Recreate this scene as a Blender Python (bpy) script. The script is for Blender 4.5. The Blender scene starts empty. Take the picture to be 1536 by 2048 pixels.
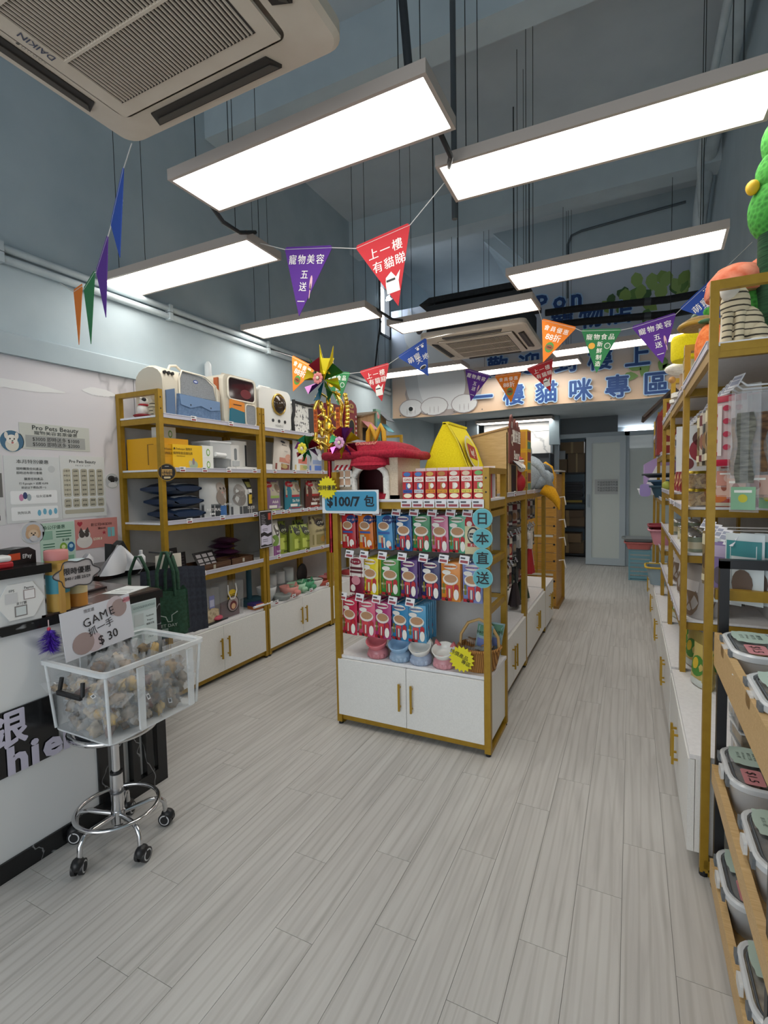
import bpy, math, random
from mathutils import Matrix, Vector
random.seed(7)
PI = math.pi
scene = bpy.context.scene
COL = bpy.context.collection

# ---------------------------------------------------------------- camera, world, exposure
cam_d = bpy.data.cameras.new('camera')
cam = bpy.data.objects.new('camera', cam_d)
COL.objects.link(cam)
cam_d.sensor_fit = 'HORIZONTAL'
cam_d.sensor_width = 36.0
cam_d.lens = 1002.0 / 1536.0 * 36.0
cam_d.clip_start = 0.02
_p, _y, _r = 0.0583621, 0.4588637, 0.0186805
_f = Vector((-math.sin(_y) * math.cos(_p), math.cos(_y) * math.cos(_p), -math.sin(_p)))
_rt = Vector((math.cos(_y), math.sin(_y), 0))
_dn = _f.cross(_rt)
_R = math.cos(_r) * _rt + math.sin(_r) * _dn
_D = -math.sin(_r) * _rt + math.cos(_r) * _dn
cam.matrix_world = Matrix(((_R.x, -_D.x, -_f.x, 0), (_R.y, -_D.y, -_f.y, 0), (_R.z, -_D.z, -_f.z, 1.4), (0, 0, 0, 1)))
scene.camera = cam
world = bpy.data.worlds.new('daylight')
scene.world = world
world.use_nodes = True
world.node_tree.nodes['Background'].inputs[0].default_value = (0.93, 0.97, 1.0, 1)
world.node_tree.nodes['Background'].inputs[1].default_value = 1.5
scene.view_settings.view_transform = 'Standard'
scene.view_settings.look = 'None'
scene.view_settings.gamma = 1.0
scene.view_settings.use_curve_mapping = False
scene.view_settings.exposure = 0.72
LAMP = 6.2          # emission of the hanging light panels

# ---------------------------------------------------------------- materials
def lin(h):
    h = h.lstrip('#'); h = ''.join(q * 2 for q in h) if len(h) == 3 else h
    o = []
    for i in (0, 2, 4):
        v = int(h[i:i + 2], 16) / 255
        o.append(v / 12.92 if v <= .04045 else ((v + .055) / 1.055) ** 2.4)
    return (o[0], o[1], o[2], 1)

MATS = {}
def base_mat(name, col, rough=.5, metal=0, spec=.5):
    m = bpy.data.materials.new(name)
    m.use_nodes = True
    b = m.node_tree.nodes['Principled BSDF']
    b.inputs['Base Color'].default_value = col
    b.inputs['Roughness'].default_value = rough
    b.inputs['Metallic'].default_value = metal
    b.inputs['Specular IOR Level'].default_value = spec
    return m, m.node_tree.nodes, m.node_tree.links, b

def mat(k):
    if k in MATS: return MATS[k]
    s = k.split('|')
    m, n, l, b = base_mat('paint_' + s[0].strip('#'), lin(s[0]), float(s[1]) if len(s) > 1 else .55, float(s[2]) if len(s) > 2 else 0)
    MATS[k] = m
    return m

def tex(n, l, kind, scale, detail=2, stretch=(1, 1, 1), coord='Object', dist=0):
    tc = n.new('ShaderNodeTexCoord'); mp = n.new('ShaderNodeMapping')
    mp.inputs['Scale'].default_value = stretch
    if coord == 'World':
        g = n.new('ShaderNodeNewGeometry'); l.new(g.outputs['Position'], mp.inputs['Vector'])
    else:
        l.new(tc.outputs[coord], mp.inputs['Vector'])
    t = n.new('ShaderNodeTexNoise' if kind == 'noise' else 'ShaderNodeTexWave' if kind == 'wave' else 'ShaderNodeTexVoronoi')
    t.inputs['Scale'].default_value = scale
    if kind != 'voronoi':
        t.inputs['Detail'].default_value = detail
        t.inputs['Distortion'].default_value = dist
    l.new(mp.outputs['Vector'], t.inputs['Vector'])
    return t, mp

def ramp(n, l, src, stops):
    r = n.new('ShaderNodeValToRGB')
    e = r.color_ramp.elements
    while len(e) < len(stops): e.new(.5)
    for i, (p, c) in enumerate(stops):
        e[i].position = p; e[i].color = lin(c) if isinstance(c, str) else c
    l.new(src, r.inputs['Fac'])
    return r

def noisy(key, c1, c2, scale, rough=.6, metal=0, stretch=(1, 1, 1), bump=0, kind='noise', coord='Object', lo=.35, hi=.65, detail=4, dist=0, spec=.5):
    m, n, l, b = base_mat(key, lin(c1), rough, metal, spec)
    t, mp = tex(n, l, kind, scale, detail, stretch, coord, dist)
    if key == 'tiger_cloth': t.bands_direction = 'Z'
    out = t.outputs['Distance'] if kind == 'voronoi' else t.outputs['Fac']
    r = ramp(n, l, out, [(lo, c1), (hi, c2)])
    l.new(r.outputs['Color'], b.inputs['Base Color'])
    if bump:
        bp = n.new('ShaderNodeBump'); bp.inputs['Strength'].default_value = bump; bp.inputs['Distance'].default_value = .004
        l.new(out, bp.inputs['Height']); l.new(bp.outputs['Normal'], b.inputs['Normal'])
    MATS[key] = m
    return m, n, l, b

noisy('gold', '#9f7b19', '#a88421', 30, .42, .2)
noisy('cabinet', '#e3e3e0', '#ebebe8', 160, .45, lo=.3, hi=.7)
noisy('shelf_white', '#e6e6e8', '#ededef', 60, .4)
noisy('wall_blue', '#a9b9c1', '#b2c1c8', 3, .75, bump=.05)
noisy('ceil_blue', '#b4bfc6', '#bec8ce', 2.4, .8)
noisy('beam_paint', '#b4c2c9', '#bccad0', 3, .8)
noisy('grey_board', '#bdbcba', '#c8c7c5', 6, .7)
noisy('ac_white', '#cbbfae', '#d2c7b7', 8, .5)
noisy('pipe_paint', '#b3c0c6', '#c0ccd1', 9, .6)
noisy('black_foam', '#15171a', '#1f2226', 40, .8)
noisy('chrome', '#c9c9cb', '#d8d8da', 12, .14, 1)
noisy('tan_wood', '#c4a06a', '#d3b27e', 9, .5, stretch=(1, 14, 14), dist=1.5)
noisy('gondola_wood', '#a8782a', '#bf8d38', 7, .5, stretch=(1.2, 1.2, 16), dist=1.2)
noisy('tray_wood', '#4a3120', '#654630', 9, .5, stretch=(1, 9, 9))
noisy('kraft', '#a98556', '#b8946a', 14, .75)
noisy('red_plush', '#8f1228', '#b01e38', 90, .95, bump=.4)
noisy('cream_plush', '#c9b79f', '#d8c8b2', 110, .95, bump=.4)
noisy('white_plush', '#dcd9d0', '#efece4', 110, .95, bump=.5)
noisy('yellow_felt', '#e2cf0d', '#efdd20', 120, .95, bump=.3)
noisy('grey_plush', '#9aa6b0', '#b0bcc4', 90, .95, bump=.4)
noisy('amber_plush', '#e2a012', '#f0b427', 90, .95, bump=.4)
noisy('green_plush', '#2d6f2a', '#479c3d', 60, .95, bump=.6, kind='voronoi', lo=.1, hi=.6)
noisy('sisal_green', '#12321e', '#24502f', 16, .95, stretch=(1, 1, 16), bump=.7)
noisy('orange_plush', '#d9682f', '#ea8a4f', 60, .95, bump=.5)
noisy('salmon_plush', '#c9603f', '#dd8c70', 22, .95, bump=.4)
noisy('tan_felt', '#8f7448', '#a48a5a', 60, .95)
noisy('wicker', '#8a5a26', '#bf8a48', 34, .7, stretch=(1, 1, 3), bump=.6, kind='wave')
noisy('newsprint', '#dcdcd8', '#55565a', 34, .6, lo=.55, hi=.6, detail=6)
noisy('denim', '#5a7496', '#6c87ab', 60, .9)
noisy('mesh_grey', '#80858a', '#969ba0', 220, .7)
noisy('green_cloth', '#24422f', '#2f5340', 60, .9)
noisy('slate_cloth', '#2b2f3a', '#363b48', 50, .9)
noisy('foil_gold', '#d39a10', '#ffe27a', 40, .18, .9, bump=.7)
noisy('foil_mix', '#1d7a4a', '#b01a60', 16, .16, .8, kind='noise', lo=.4, hi=.6)
noisy('foil_red', '#5c0c18', '#a3182c', 20, .2, .7)
noisy('kibble', '#5d4a35', '#a88a5c', 42, .8, kind='voronoi', lo=.15, hi=.6, bump=.8)
noisy('kibble_pale', '#a68c62', '#dcc79a', 38, .8, kind='voronoi', lo=.15, hi=.6, bump=.8)
noisy('biscuit', '#b7955d', '#d8bd86', 30, .8)
noisy('dried_meat', '#4a3526', '#83623f', 24, .8, stretch=(1, 1, 3), bump=.5)
noisy('fish_skin', '#4b4b44', '#7c7c70', 26, .6, stretch=(1, 1, 4), bump=.4)
noisy('tiger_cloth', '#cfc3a6', '#3a352c', 11, .9, stretch=(.25, .25, 1.3), kind='wave', lo=.80, hi=.9, dist=5, coord='Object')
noisy('frost_glass', '#a9b8b4', '#b7c5c1', 240, .45)

def marble(key, base, vein, vscale, rough, width):
    m, n, l, b = base_mat(key, lin(base), rough)
    t, mp = tex(n, l, 'noise', vscale, 5, (1, 1, 1), 'World', .6)
    a = n.new('ShaderNodeMath'); a.operation = 'SUBTRACT'; a.inputs[1].default_value = .5
    l.new(t.outputs['Fac'], a.inputs[0])
    ab = n.new('ShaderNodeMath'); ab.operation = 'ABSOLUTE'; l.new(a.outputs[0], ab.inputs[0])
    r = ramp(n, l, ab.outputs[0], [(0, vein), (width, base)])
    l.new(r.outputs['Color'], b.inputs['Base Color'])
    MATS[key] = m
marble('marble_white', '#d9d7dc', '#b9b8bd', .55, .3, .010)
marble('marble_grey', '#e0e1e1', '#aaaeb2', .8, .35, .014)
marble('marble_black', '#17181a', '#8d8f90', 1.6, .22, .0035)
marble('marble_brown', '#4b403c', '#8a7d78', 2.2, .2, .02)

# floor planks: pale grey oak grain along the room
m, n, l, b = base_mat('oak_grey', lin('#c4c3bf'), .42)
oi = n.new('ShaderNodeObjectInfo'); g = n.new('ShaderNodeNewGeometry')
mu = n.new('ShaderNodeVectorMath'); mu.operation = 'MULTIPLY'; mu.inputs[1].default_value = (26, 1.7, 1)
l.new(g.outputs['Position'], mu.inputs[0])
ad = n.new('ShaderNodeVectorMath'); ad.operation = 'ADD'; l.new(mu.outputs[0], ad.inputs[0])
sc = n.new('ShaderNodeVectorMath'); sc.operation = 'SCALE'; sc.inputs[0].default_value = (37, 91, 13); l.new(oi.outputs['Random'], sc.inputs['Scale'])
l.new(sc.outputs[0], ad.inputs[1])
t1 = n.new('ShaderNodeTexNoise'); t1.inputs['Scale'].default_value = 1.0; t1.inputs['Detail'].default_value = 7; t1.inputs['Distortion'].default_value = .9
l.new(ad.outputs[0], t1.inputs['Vector'])
mu2 = n.new('ShaderNodeVectorMath'); mu2.operation = 'MULTIPLY'; mu2.inputs[1].default_value = (.42, .42, 1); l.new(ad.outputs[0], mu2.inputs[0])
wv = n.new('ShaderNodeTexWave'); wv.inputs['Scale'].default_value = .8; wv.inputs['Distortion'].default_value = 9; wv.inputs['Detail'].default_value = 2; wv.inputs['Detail Scale'].default_value = .7
l.new(mu2.outputs[0], wv.inputs['Vector'])
r1 = ramp(n, l, t1.outputs['Fac'], [(.3, '#b3b1ad'), (.52, '#c1bfbb'), (.75, '#c9c8c4')])
r2 = ramp(n, l, wv.outputs['Fac'], [(0, '#d2d0cc'), (.25, '#ffffff')])
mx = n.new('ShaderNodeMix'); mx.data_type = 'RGBA'; mx.blend_type = 'MULTIPLY'; mx.inputs[0].default_value = .38
l.new(r1.outputs['Color'], mx.inputs[6]); l.new(r2.outputs['Color'], mx.inputs[7])
l.new(mx.outputs[2], b.inputs['Base Color'])
bp = n.new('ShaderNodeBump'); bp.inputs['Strength'].default_value = .12; bp.inputs['Distance'].default_value = .002
l.new(t1.outputs['Fac'], bp.inputs['Height']); l.new(bp.outputs['Normal'], b.inputs['Normal'])
MATS['oak_grey'] = m

def clear(key, col, fac, rough=.08, tint='#ffffff'):
    m = bpy.data.materials.new(key); m.use_nodes = True
    n, l = m.node_tree.nodes, m.node_tree.links
    b = n['Principled BSDF']; b.inputs['Base Color'].default_value = lin(col); b.inputs['Roughness'].default_value = rough
    t = n.new('ShaderNodeBsdfTransparent'); t.inputs[0].default_value = lin(tint)
    mx = n.new('ShaderNodeMixShader'); mx.inputs[0].default_value = fac
    l.new(t.outputs[0], mx.inputs[1]); l.new(b.outputs[0], mx.inputs[2])
    l.new(mx.outputs[0], n['Material Output'].inputs['Surface'])
    MATS[key] = m
clear('clear', '#e8eef2', .16)
clear('clear_tub', '#dfe6ea', .11, .2)
clear('clear_bag', '#dfe3e6', .16, .10)
_n, _l = MATS['clear_bag'].node_tree.nodes, MATS['clear_bag'].node_tree.links
_t, _mp = tex(_n, _l, 'noise', 45, 3)
_b = _n.new('ShaderNodeBump'); _b.inputs['Strength'].default_value = .9; _b.inputs['Distance'].default_value = .006
_l.new(_t.outputs['Fac'], _b.inputs['Height']); _l.new(_b.outputs['Normal'], _n['Principled BSDF'].inputs['Normal'])
clear('clear_rim', '#eef2f4', .62, .2)
clear('smoke', '#8c9296', .45, .12)
clear('frosted', '#d6e0de', .90, .4)
def emit(key, col, s):
    m = bpy.data.materials.new(key); m.use_nodes = True
    n, l = m.node_tree.nodes, m.node_tree.links
    e = n.new('ShaderNodeEmission'); e.inputs[0].default_value = lin(col); e.inputs[1].default_value = s
    l.new(e.outputs[0], n['Material Output'].inputs['Surface'])
    MATS[key] = m
emit('lamp_glow', '#fff9f0', LAMP)
emit('window_glow', '#eef6ff', 6)

# ---------------------------------------------------------------- mesh builder
GLYPH = {}
def glyphs(s, bold=0, mono=0):
    k = (s, bold)
    if k not in GLYPH:
        c = bpy.data.curves.new('t', 'FONT'); c.body = s; c.resolution_u = 2; c.offset = bold; c.align_x = 'CENTER'
        o = bpy.data.objects.new('t', c)
        me = bpy.data.meshes.new_from_object(o)
        GLYPH[k] = ([(v.co.x, v.co.y) for v in me.vertices], [tuple(p.vertices) for p in me.polygons])
        bpy.data.objects.remove(o); bpy.data.curves.remove(c); bpy.data.meshes.remove(me)
    return GLYPH[k]

class B:
    def __init__(s): s.v = []; s.f = []; s.m = []; s.mk = []; s.sm = []
    def _a(s, vs, fs, m, smooth=False):
        o = len(s.v); s.v += [tuple(v) for v in vs]
        if m not in s.mk: s.mk.append(m)
        i = s.mk.index(m)
        for f in fs: s.f.append(tuple(o + k for k in f)); s.m.append(i); s.sm.append(smooth)
        return s
    def box(s, x0, x1, y0, y1, z0, z1, m='cabinet', X=None):
        v = [(x, y, z) for z in (z0, z1) for y in (y0, y1) for x in (x0, x1)]
        if X: v = [X @ Vector(p) for p in v]
        return s._a(v, [(0, 2, 3, 1), (4, 5, 7, 6), (0, 1, 5, 4), (2, 6, 7, 3), (0, 4, 6, 2), (1, 3, 7, 5)], m)
    def prism(s, pts, a0, a1, m, ax='y', smooth=False):
        k = len(pts)
        f = {'y': lambda p, a: (p[0], a, p[1]), 'x': lambda p, a: (a, p[0], p[1]), 'z': lambda p, a: (p[0], p[1], a)}[ax]
        v = [f(p, a0) for p in pts] + [f(p, a1) for p in pts]
        s._a(v, [tuple(range(k))[::-1], tuple(range(k, 2 * k))], m)
        return s._a(v, [(i, (i + 1) % k, k + (i + 1) % k, k + i) for i in range(k)], m, smooth)
    def cyl(s, p0, p1, r, m, n=10, r2=None, cap=True):
        p0, p1 = Vector(p0), Vector(p1); d = (p1 - p0).normalized()
        u = d.orthogonal().normalized(); w = d.cross(u); r2 = r if r2 is None else r2
        v = []
        for p, q in ((p0, r), (p1, r2)):
            v += [p + q * (math.cos(2 * PI * i / n) * u + math.sin(2 * PI * i / n) * w) for i in range(n)]
        s._a(v, [(i, (i + 1) % n, n + (i + 1) % n, n + i) for i in range(n)], m, True)
        if cap: s._a(v, [tuple(range(n))[::-1], tuple(range(n, 2 * n))], m)
        return s
    def tube(s, pts, r, m, n=6, closed=False):
        P = [Vector(p) for p in pts]; k = len(P); rings = []; u = None
        for i, p in enumerate(P):
            a = P[(i - 1) % k] if (closed or i > 0) else p
            c = P[(i + 1) % k] if (closed or i < k - 1) else p
            d = (c - a).normalized()
            u = d.orthogonal().normalized() if u is None else (u - d * u.dot(d)).normalized()
            w = d.cross(u); rr = r[i] if isinstance(r, (list, tuple)) else r
            rings.append([p + rr * (math.cos(2 * PI * j / n) * u + math.sin(2 * PI * j / n) * w) for j in range(n)])
        v = [q for ring in rings for q in ring]; f = []
        for i in range(k if closed else k - 1):
            a, c = i * n, ((i + 1) % k) * n
            f += [(a + j, a + (j + 1) % n, c + (j + 1) % n, c + j) for j in range(n)]
        s._a(v, f, m, True)
        if not closed: s._a(v, [tuple(range(n))[::-1], tuple(range((k - 1) * n, k * n))], m)
        return s
    def lathe(s, prof, m, n=20, c=(0, 0, 0), sx=1, sy=1, cap=True):
        v = []
        for r, z in prof:
            v += [(c[0] + sx * r * math.cos(2 * PI * i / n), c[1] + sy * r * math.sin(2 * PI * i / n), c[2] + z) for i in range(n)]
        f = []
        for j in range(len(prof) - 1):
            f += [(j * n + i, j * n + (i + 1) % n, (j + 1) * n + (i + 1) % n, (j + 1) * n + i) for i in range(n)]
        s._a(v, f, m, True)
        if cap: s._a(v, [tuple(range(n))[::-1], tuple(range((len(prof) - 1) * n, len(prof) * n))], m)
        return s
    def ell(s, c, r, m, n=12, k=8, X=None):
        if not isinstance(r, (tuple, list)): r = (r, r, r)
        v = [(0, 0, -r[2])]
        for j in range(1, k):
            a = -PI / 2 + PI * j / k
            v += [(r[0] * math.cos(a) * math.cos(2 * PI * i / n), r[1] * math.cos(a) * math.sin(2 * PI * i / n), r[2] * math.sin(a)) for i in range(n)]
        v.append((0, 0, r[2]))
        X = X or Matrix()
        v = [(X @ Vector(p)) + Vector(c) for p in v]
        f = [(0, 1 + (i + 1) % n, 1 + i) for i in range(n)]
        for j in range(k - 2):
            a, d = 1 + j * n, 1 + (j + 1) * n
            f += [(a + i, a + (i + 1) % n, d + (i + 1) % n, d + i) for i in range(n)]
        a, t = 1 + (k - 2) * n, len(v) - 1
        f += [(a + i, a + (i + 1) % n, t) for i in range(n)]
        return s._a(v, f, m, True)
    def grid(s, fn, nu, nv, m, smooth=True):
        v = [fn(i / nu, j / nv) for j in range(nv + 1) for i in range(nu + 1)]
        w = nu + 1
        return s._a(v, [(j * w + i, j * w + i + 1, (j + 1) * w + i + 1, (j + 1) * w + i) for j in range(nv) for i in range(nu)], m, smooth)
    # flat print on a plane facing -y (x right, z up)
    def rect(s, x0, x1, z0, z1, m, y=0): return s._a([(x0, y, z0), (x1, y, z0), (x1, y, z1), (x0, y, z1)], [(0, 1, 2, 3)], m)
    def flat(s, pts, m, y=0): return s._a([(p[0], y, p[1]) for p in pts], [tuple(range(len(pts)))], m)
    def disc(s, x, z, rx, m, y=0, rz=None, n=20):
        rz = rz or rx
        return s.flat([(x + rx * math.cos(2 * PI * i / n), z + rz * math.sin(2 * PI * i / n)) for i in range(n)], m, y)
    def text(s, t, size, x, z, m, y=0, bold=0, sx=1, rot=0, al='C'):
        if bold > 0 and any(ord(q) > 0x2000 for q in t):
            k = bold * size * .8
            for i, (dx, dz) in enumerate(((0, 0), (k, 0), (-k, 0), (0, k), (0, -k), (k * .7, k * .7), (-k * .7, k * .7), (k * .7, -k * .7), (-k * .7, -k * .7)) if bold > .015 else ((0, 0), (k, 0), (-k, 0))):
                s.text(t, size, x + dx, z + dz, m, y - .00002 * i, 0, sx, rot, al)
            return s
        v, f = glyphs(t, max(bold, 0) if len(t) < 40 else 0)
        if not v: return s
        lo = min(p[0] for p in v); hi = max(p[0] for p in v)
        dx = {'C': -(lo + hi) / 2, 'L': -lo, 'R': -hi}[al]
        c, q = math.cos(rot), math.sin(rot)
        P = []
        for a, d in v:
            a, d = (a + dx) * size * sx, (d - .36) * size
            P.append((x + a * c - d * q, y, z + a * q + d * c))
        return s._a(P, f, m)
    def mesh(s, name):
        me = bpy.data.meshes.new(name)
        me.from_pydata(s.v, [], s.f)
        for k in s.mk: me.materials.append(mat(k))
        me.polygons.foreach_set('material_index', s.m)
        me.polygons.foreach_set('use_smooth', s.sm)
        me.update()
        return me

def O(name, me, parent=None, loc=(0, 0, 0), rz=0, rot=None, sc=None):
    if isinstance(me, B): me = me.mesh(name)
    o = bpy.data.objects.new(name, me)
    o.location = loc
    o.rotation_euler = rot if rot else (0, 0, rz)
    if sc: o.scale = sc
    if parent: o.parent = parent
    COL.objects.link(o)
    return o
def tag(o, label, cat, group=None):
    o['label'] = label; o['category'] = cat
    if group: o['group'] = group
    return o
def T(name, label, cat, loc=(0, 0, 0), rz=0, group=None, rot=None):
    o = bpy.data.objects.new(name, None); o.empty_display_size = .05
    o.location = loc; o.rotation_euler = rot if rot else (0, 0, rz)
    COL.objects.link(o)
    return tag(o, label, cat, group)
def S(name, b, parent=None, loc=(0, 0, 0)):
    o = O(name, b, parent, loc)
    if not parent: o['kind'] = 'structure'
    return o
def soften(o, w, seg=2):
    md = o.modifiers.new('soft', 'BEVEL'); md.width = w; md.segments = seg; md.limit_method = 'ANGLE'; md.angle_limit = .9
    return o
def clone(o, loc=None, rz=None, label=None, parent=None):
    c = o.copy(); COL.objects.link(c)
    if loc: c.location = loc
    if rz is not None: c.rotation_euler = (0, 0, rz)
    if label: c['label'] = label
    if parent: c.parent = parent
    for ch in KIDS.get(o.name, list(o.children)):
        clone(ch, parent=c)
    return c
KIDS = {}
def arc(cx, cy, r, a0, a1, n):
    return [(cx + r * math.cos(a0 + (a1 - a0) * i / n), cy + r * math.sin(a0 + (a1 - a0) * i / n)) for i in range(n + 1)]
def rrect(w, h, r, n=4, cx=0, cy=0):
    p = []
    for sx, sy, a in ((1, 1, 0), (-1, 1, PI / 2), (-1, -1, PI), (1, -1, 1.5 * PI)):
        p += arc(cx + sx * (w / 2 - r), cy + sy * (h / 2 - r), r, a, a + PI / 2, n)
    return p
LEFT = PI / 2      # front turned to +x (things on the left wall)
RIGHT = -PI / 2    # front turned to -x (things on the right wall)
# ================================================================ the room
XL, XR, YB, ZC = -3.06, 0.68, 6.5, 4.52
floor = S('floor', B().box(XL - .1, XR + .1, -2.2, 11.1, -.06, -.004, '#8f8e8a|.6'))
PW, PL = .1405, .92
pk = B().box(-PW / 2 + .0006, PW / 2 - .0006, 0, PL - .0012, -.003, 0, 'oak_grey').mesh('plank')
ends = {-1: 1.545, 0: 2.055, 1: 1.769, 2: 1.475, 3: 1.209, 4: 1.765, 5: 1.335, 6: 1.62, 7: 1.19, 8: 1.484, 9: .912}
for k in range(-1, 21):
    e = ends.get(k, random.uniform(.8, 1.7))
    y = e - PL * (2 if e > 1.1 else 1)
    while y < 8.9:
        if y > -.7: O('plank', pk, floor, (.125 - PW * (k + .5), y, 0))
        y += PL
bk = B().box(XL, XR, 8.9, 11, -.003, -.001, 'oak_grey').box(.27, XR, -1.2, 8.9, -.003, -.001, 'oak_grey').box(XL, -2.83, -1.2, 8.9, -.003, -.001, 'oak_grey').box(XL, XR, -2.2, -.7, -.0035, -.0015, 'oak_grey')
O('floor_surface', bk, floor)

# left wall: marble-look panels below, a painted ledge, blue paint above
wl = S('wall_left', B().box(XL - .12, XL, -2.2, 6.0, 0, ZC, 'wall_blue').box(XL - .12, XL, 6.0, 6.5, 0, 3.42, 'wall_blue')
       .box(XL - .12, XL, 6.0, 6.18, 3.42, ZC, 'wall_blue').box(XL - .12, XL, 6.18, 6.5, 4.1, ZC, 'wall_blue').box(XL - .12, XL, 6.46, 6.5, 3.42, 4.1, 'wall_blue')
       .box(XL - .12, XL, 6.5, 11, 0, ZC, 'wall_blue'))
for a, c in ((-2.2, -.1), (-.096, 1.1), (1.104, 2.345), (2.35, 3.55), (3.555, 4.75), (4.755, 5.95)):
    O('wall_panel', B().box(XL, XL + .02, a, c, .08, 2.13, 'marble_white'), wl)
S('trim_1', B().prism([(XL, 2.13), (XL + .05, 2.13), (XL + .05, 2.24), (XL, 2.26)], -2.2, 5.95, 'wall_blue', 'y'))
S('baseboard_left', B().box(XL, XL + .03, -2.2, 6.4, 0, .08, '#3a3a3a'))
S('wall_right', B().box(XR, XR + .12, -2.2, 11.1, 0, ZC, 'wall_blue'))
S('ceiling', B().box(XL - .12, XR + .12, -2.2, 9.0, ZC, ZC + .1, 'ceil_blue'))
S('ceiling_beam', B().box(XL, XR, 3.11, 3.30, 4.15, ZC, 'beam_paint'))
S('ceiling_beam', B().box(XL, XR, 5.39, 5.62, 4.15, ZC, 'beam_paint'))
S('ceiling_beam', B().box(XL, XR, .55, .85, 4.15, ZC, 'beam_paint'))
S('wall_front', B().box(XL, XR, -2.3, -2.2, 2.9, ZC, 'wall_blue').box(XL, XL + .4, -2.3, -2.2, 0, 2.9, 'wall_blue'))
# wall behind the banner: full on one side, cut on a slant above the stair void on the other
wb = B().prism([(XL, 2.30), (XR, 2.30), (XR, ZC), (-1.60, ZC), (-.84, 3.72), (-1.64, 3.72), (XL, 3.72)], YB, YB + .14, 'wall_blue', 'y')
wb.prism([(-1.60, ZC), (-.84, 3.72), (-.98, 3.72), (-1.76, ZC)], YB + .1, 8.6, 'beam_paint', 'y')
S('wall_back', wb)
sv = B().box(XL, -.8, 8.6, 8.7, 2.5, ZC, 'wall_blue').box(XL, XR, 6.64, 8.7, 3.3, 3.36, 'wall_blue')
S('wall_stair', sv)
S('ceiling_soffit', B().box(XL, XR, YB + .14, 11, 2.40, 2.46, 'ceil_blue'))
S('wall_store', B().box(XL, XR, 10.95, 11.05, 0, 2.46, '#9aa3a8').box(XL, -1.75, 9.3, 9.4, 0, 2.42, 'wall_blue'))
w1 = S('window_1', B().box(XL - .10, XL - .06, 6.16, 6.48, 3.40, 4.12, 'window_glow'))
f = B()
for y0, y1, z0, z1 in ((6.16, 6.19, 3.40, 4.12), (6.45, 6.48, 3.40, 4.12), (6.16, 6.48, 3.40, 3.43), (6.16, 6.48, 4.09, 4.12)):
    f.box(XL - .07, XL + .015, y0, y1, z0, z1, '#2b2f33')
O('window_frame', f, w1)
w2 = S('window_2', B().box(-2.75, -1.95, 8.57, 8.59, 3.75, 3.93, 'window_glow'))
O('window_frame', B().box(-2.79, -1.91, 8.55, 8.6, 3.93, 3.97, '#c5d2d8').box(-2.79, -1.91, 8.55, 8.6, 3.71, 3.75, '#c5d2d8'), w2)
w3 = S('window_3', B().box(-.13, .36, 10.90, 10.94, 1.98, 2.36, 'window_glow'))
for z in (2.07, 2.17, 2.27): O('slat', B().box(-.13, .36, 10.88, 10.9, z - .004, z + .004, '#9fb0ba'), w3)

# glazed partition with a sliding door at the far end
YD = 8.85
fr = B()
for x0, x1, z0, z1 in ((-1.16, -1.09, 0, 2.14), (-.10, -.03, 0, 2.14), (.62, .68, 0, 2.14), (-1.16, .68, 2.07, 2.14), (-.03, .62, 0, .10)):
    fr.box(x0, x1, YD - .04, YD + .04, z0, z1, '#a9b8c2|.35')
d2 = S('door_2', fr)
O('pane', B().box(-.03, .62, YD - .006, YD + .006, .10, 2.07, 'frosted'), d2)
df = B()
for x0, x1, z0, z1 in ((-.66, -.575, .01, 2.07), (-.165, -.08, .01, 2.07), (-.575, -.165, 1.97, 2.07), (-.575, -.165, .01, .12)):
    df.box(x0, x1, YD - .10, YD - .05, z0, z1, '#b3c1ca|.35')
d1 = S('door_1', df)
O('pane', B().box(-.575, -.165, YD - .08, YD - .07, .12, 1.97, 'frosted'), d1)
O('door_handle', B().box(-.635, -.61, YD - .125, YD - .1, .95, 1.15, '#8b99a3|.3|.6'), d1)
S('wall_header', B().box(-1.16, -.2, YD - .02, YD + .02, 2.14, 2.40, '#5d666c'))
nt = T('notice_sheet', 'white printed notice taped to the frosted sliding door', 'notice', (-.36, YD - .083, 1.27))
b = B().box(-.17, .17, 0, .003, -.12, .12, '#b7bdc0')
O('sheet', b, nt)
b = B()
for i, z in enumerate((.07, .03, -.02, -.06)):
    b.text('不設試用請勿內進', .038, .02, z, '#3c4144', -.001)
O('lettering', b, nt)

# structural column clad in marble-look board, hanging over a dark base, near the store opening
S('column_1', B().box(-2.25, -1.17, 8.45, 9.28, 1.83, 2.40, 'marble_grey').box(-2.25, -1.17, 8.44, 8.45, 2.19, 2.2, '#f2f5f6').box(-2.2, -1.2, 8.5, 9.28, 0, 1.83, '#4b4f55'))
S('wall_fin', B().box(-1.17, -1.02, 8.30, 8.42, 1.95, 2.4, '#8fa1ab'))
# partition wall seen between the island and the left racks
S('wall_panel_grey', B().box(XL, -2.3, 8.2, 8.3, 0, 2.4, '#8e9aa2').box(-2.75, -2.73, 8.18, 8.2, 0, 2.4, '#6d7880').box(-2.5, -2.48, 8.18, 8.2, 0, 2.4, '#6d7880'))

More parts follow.
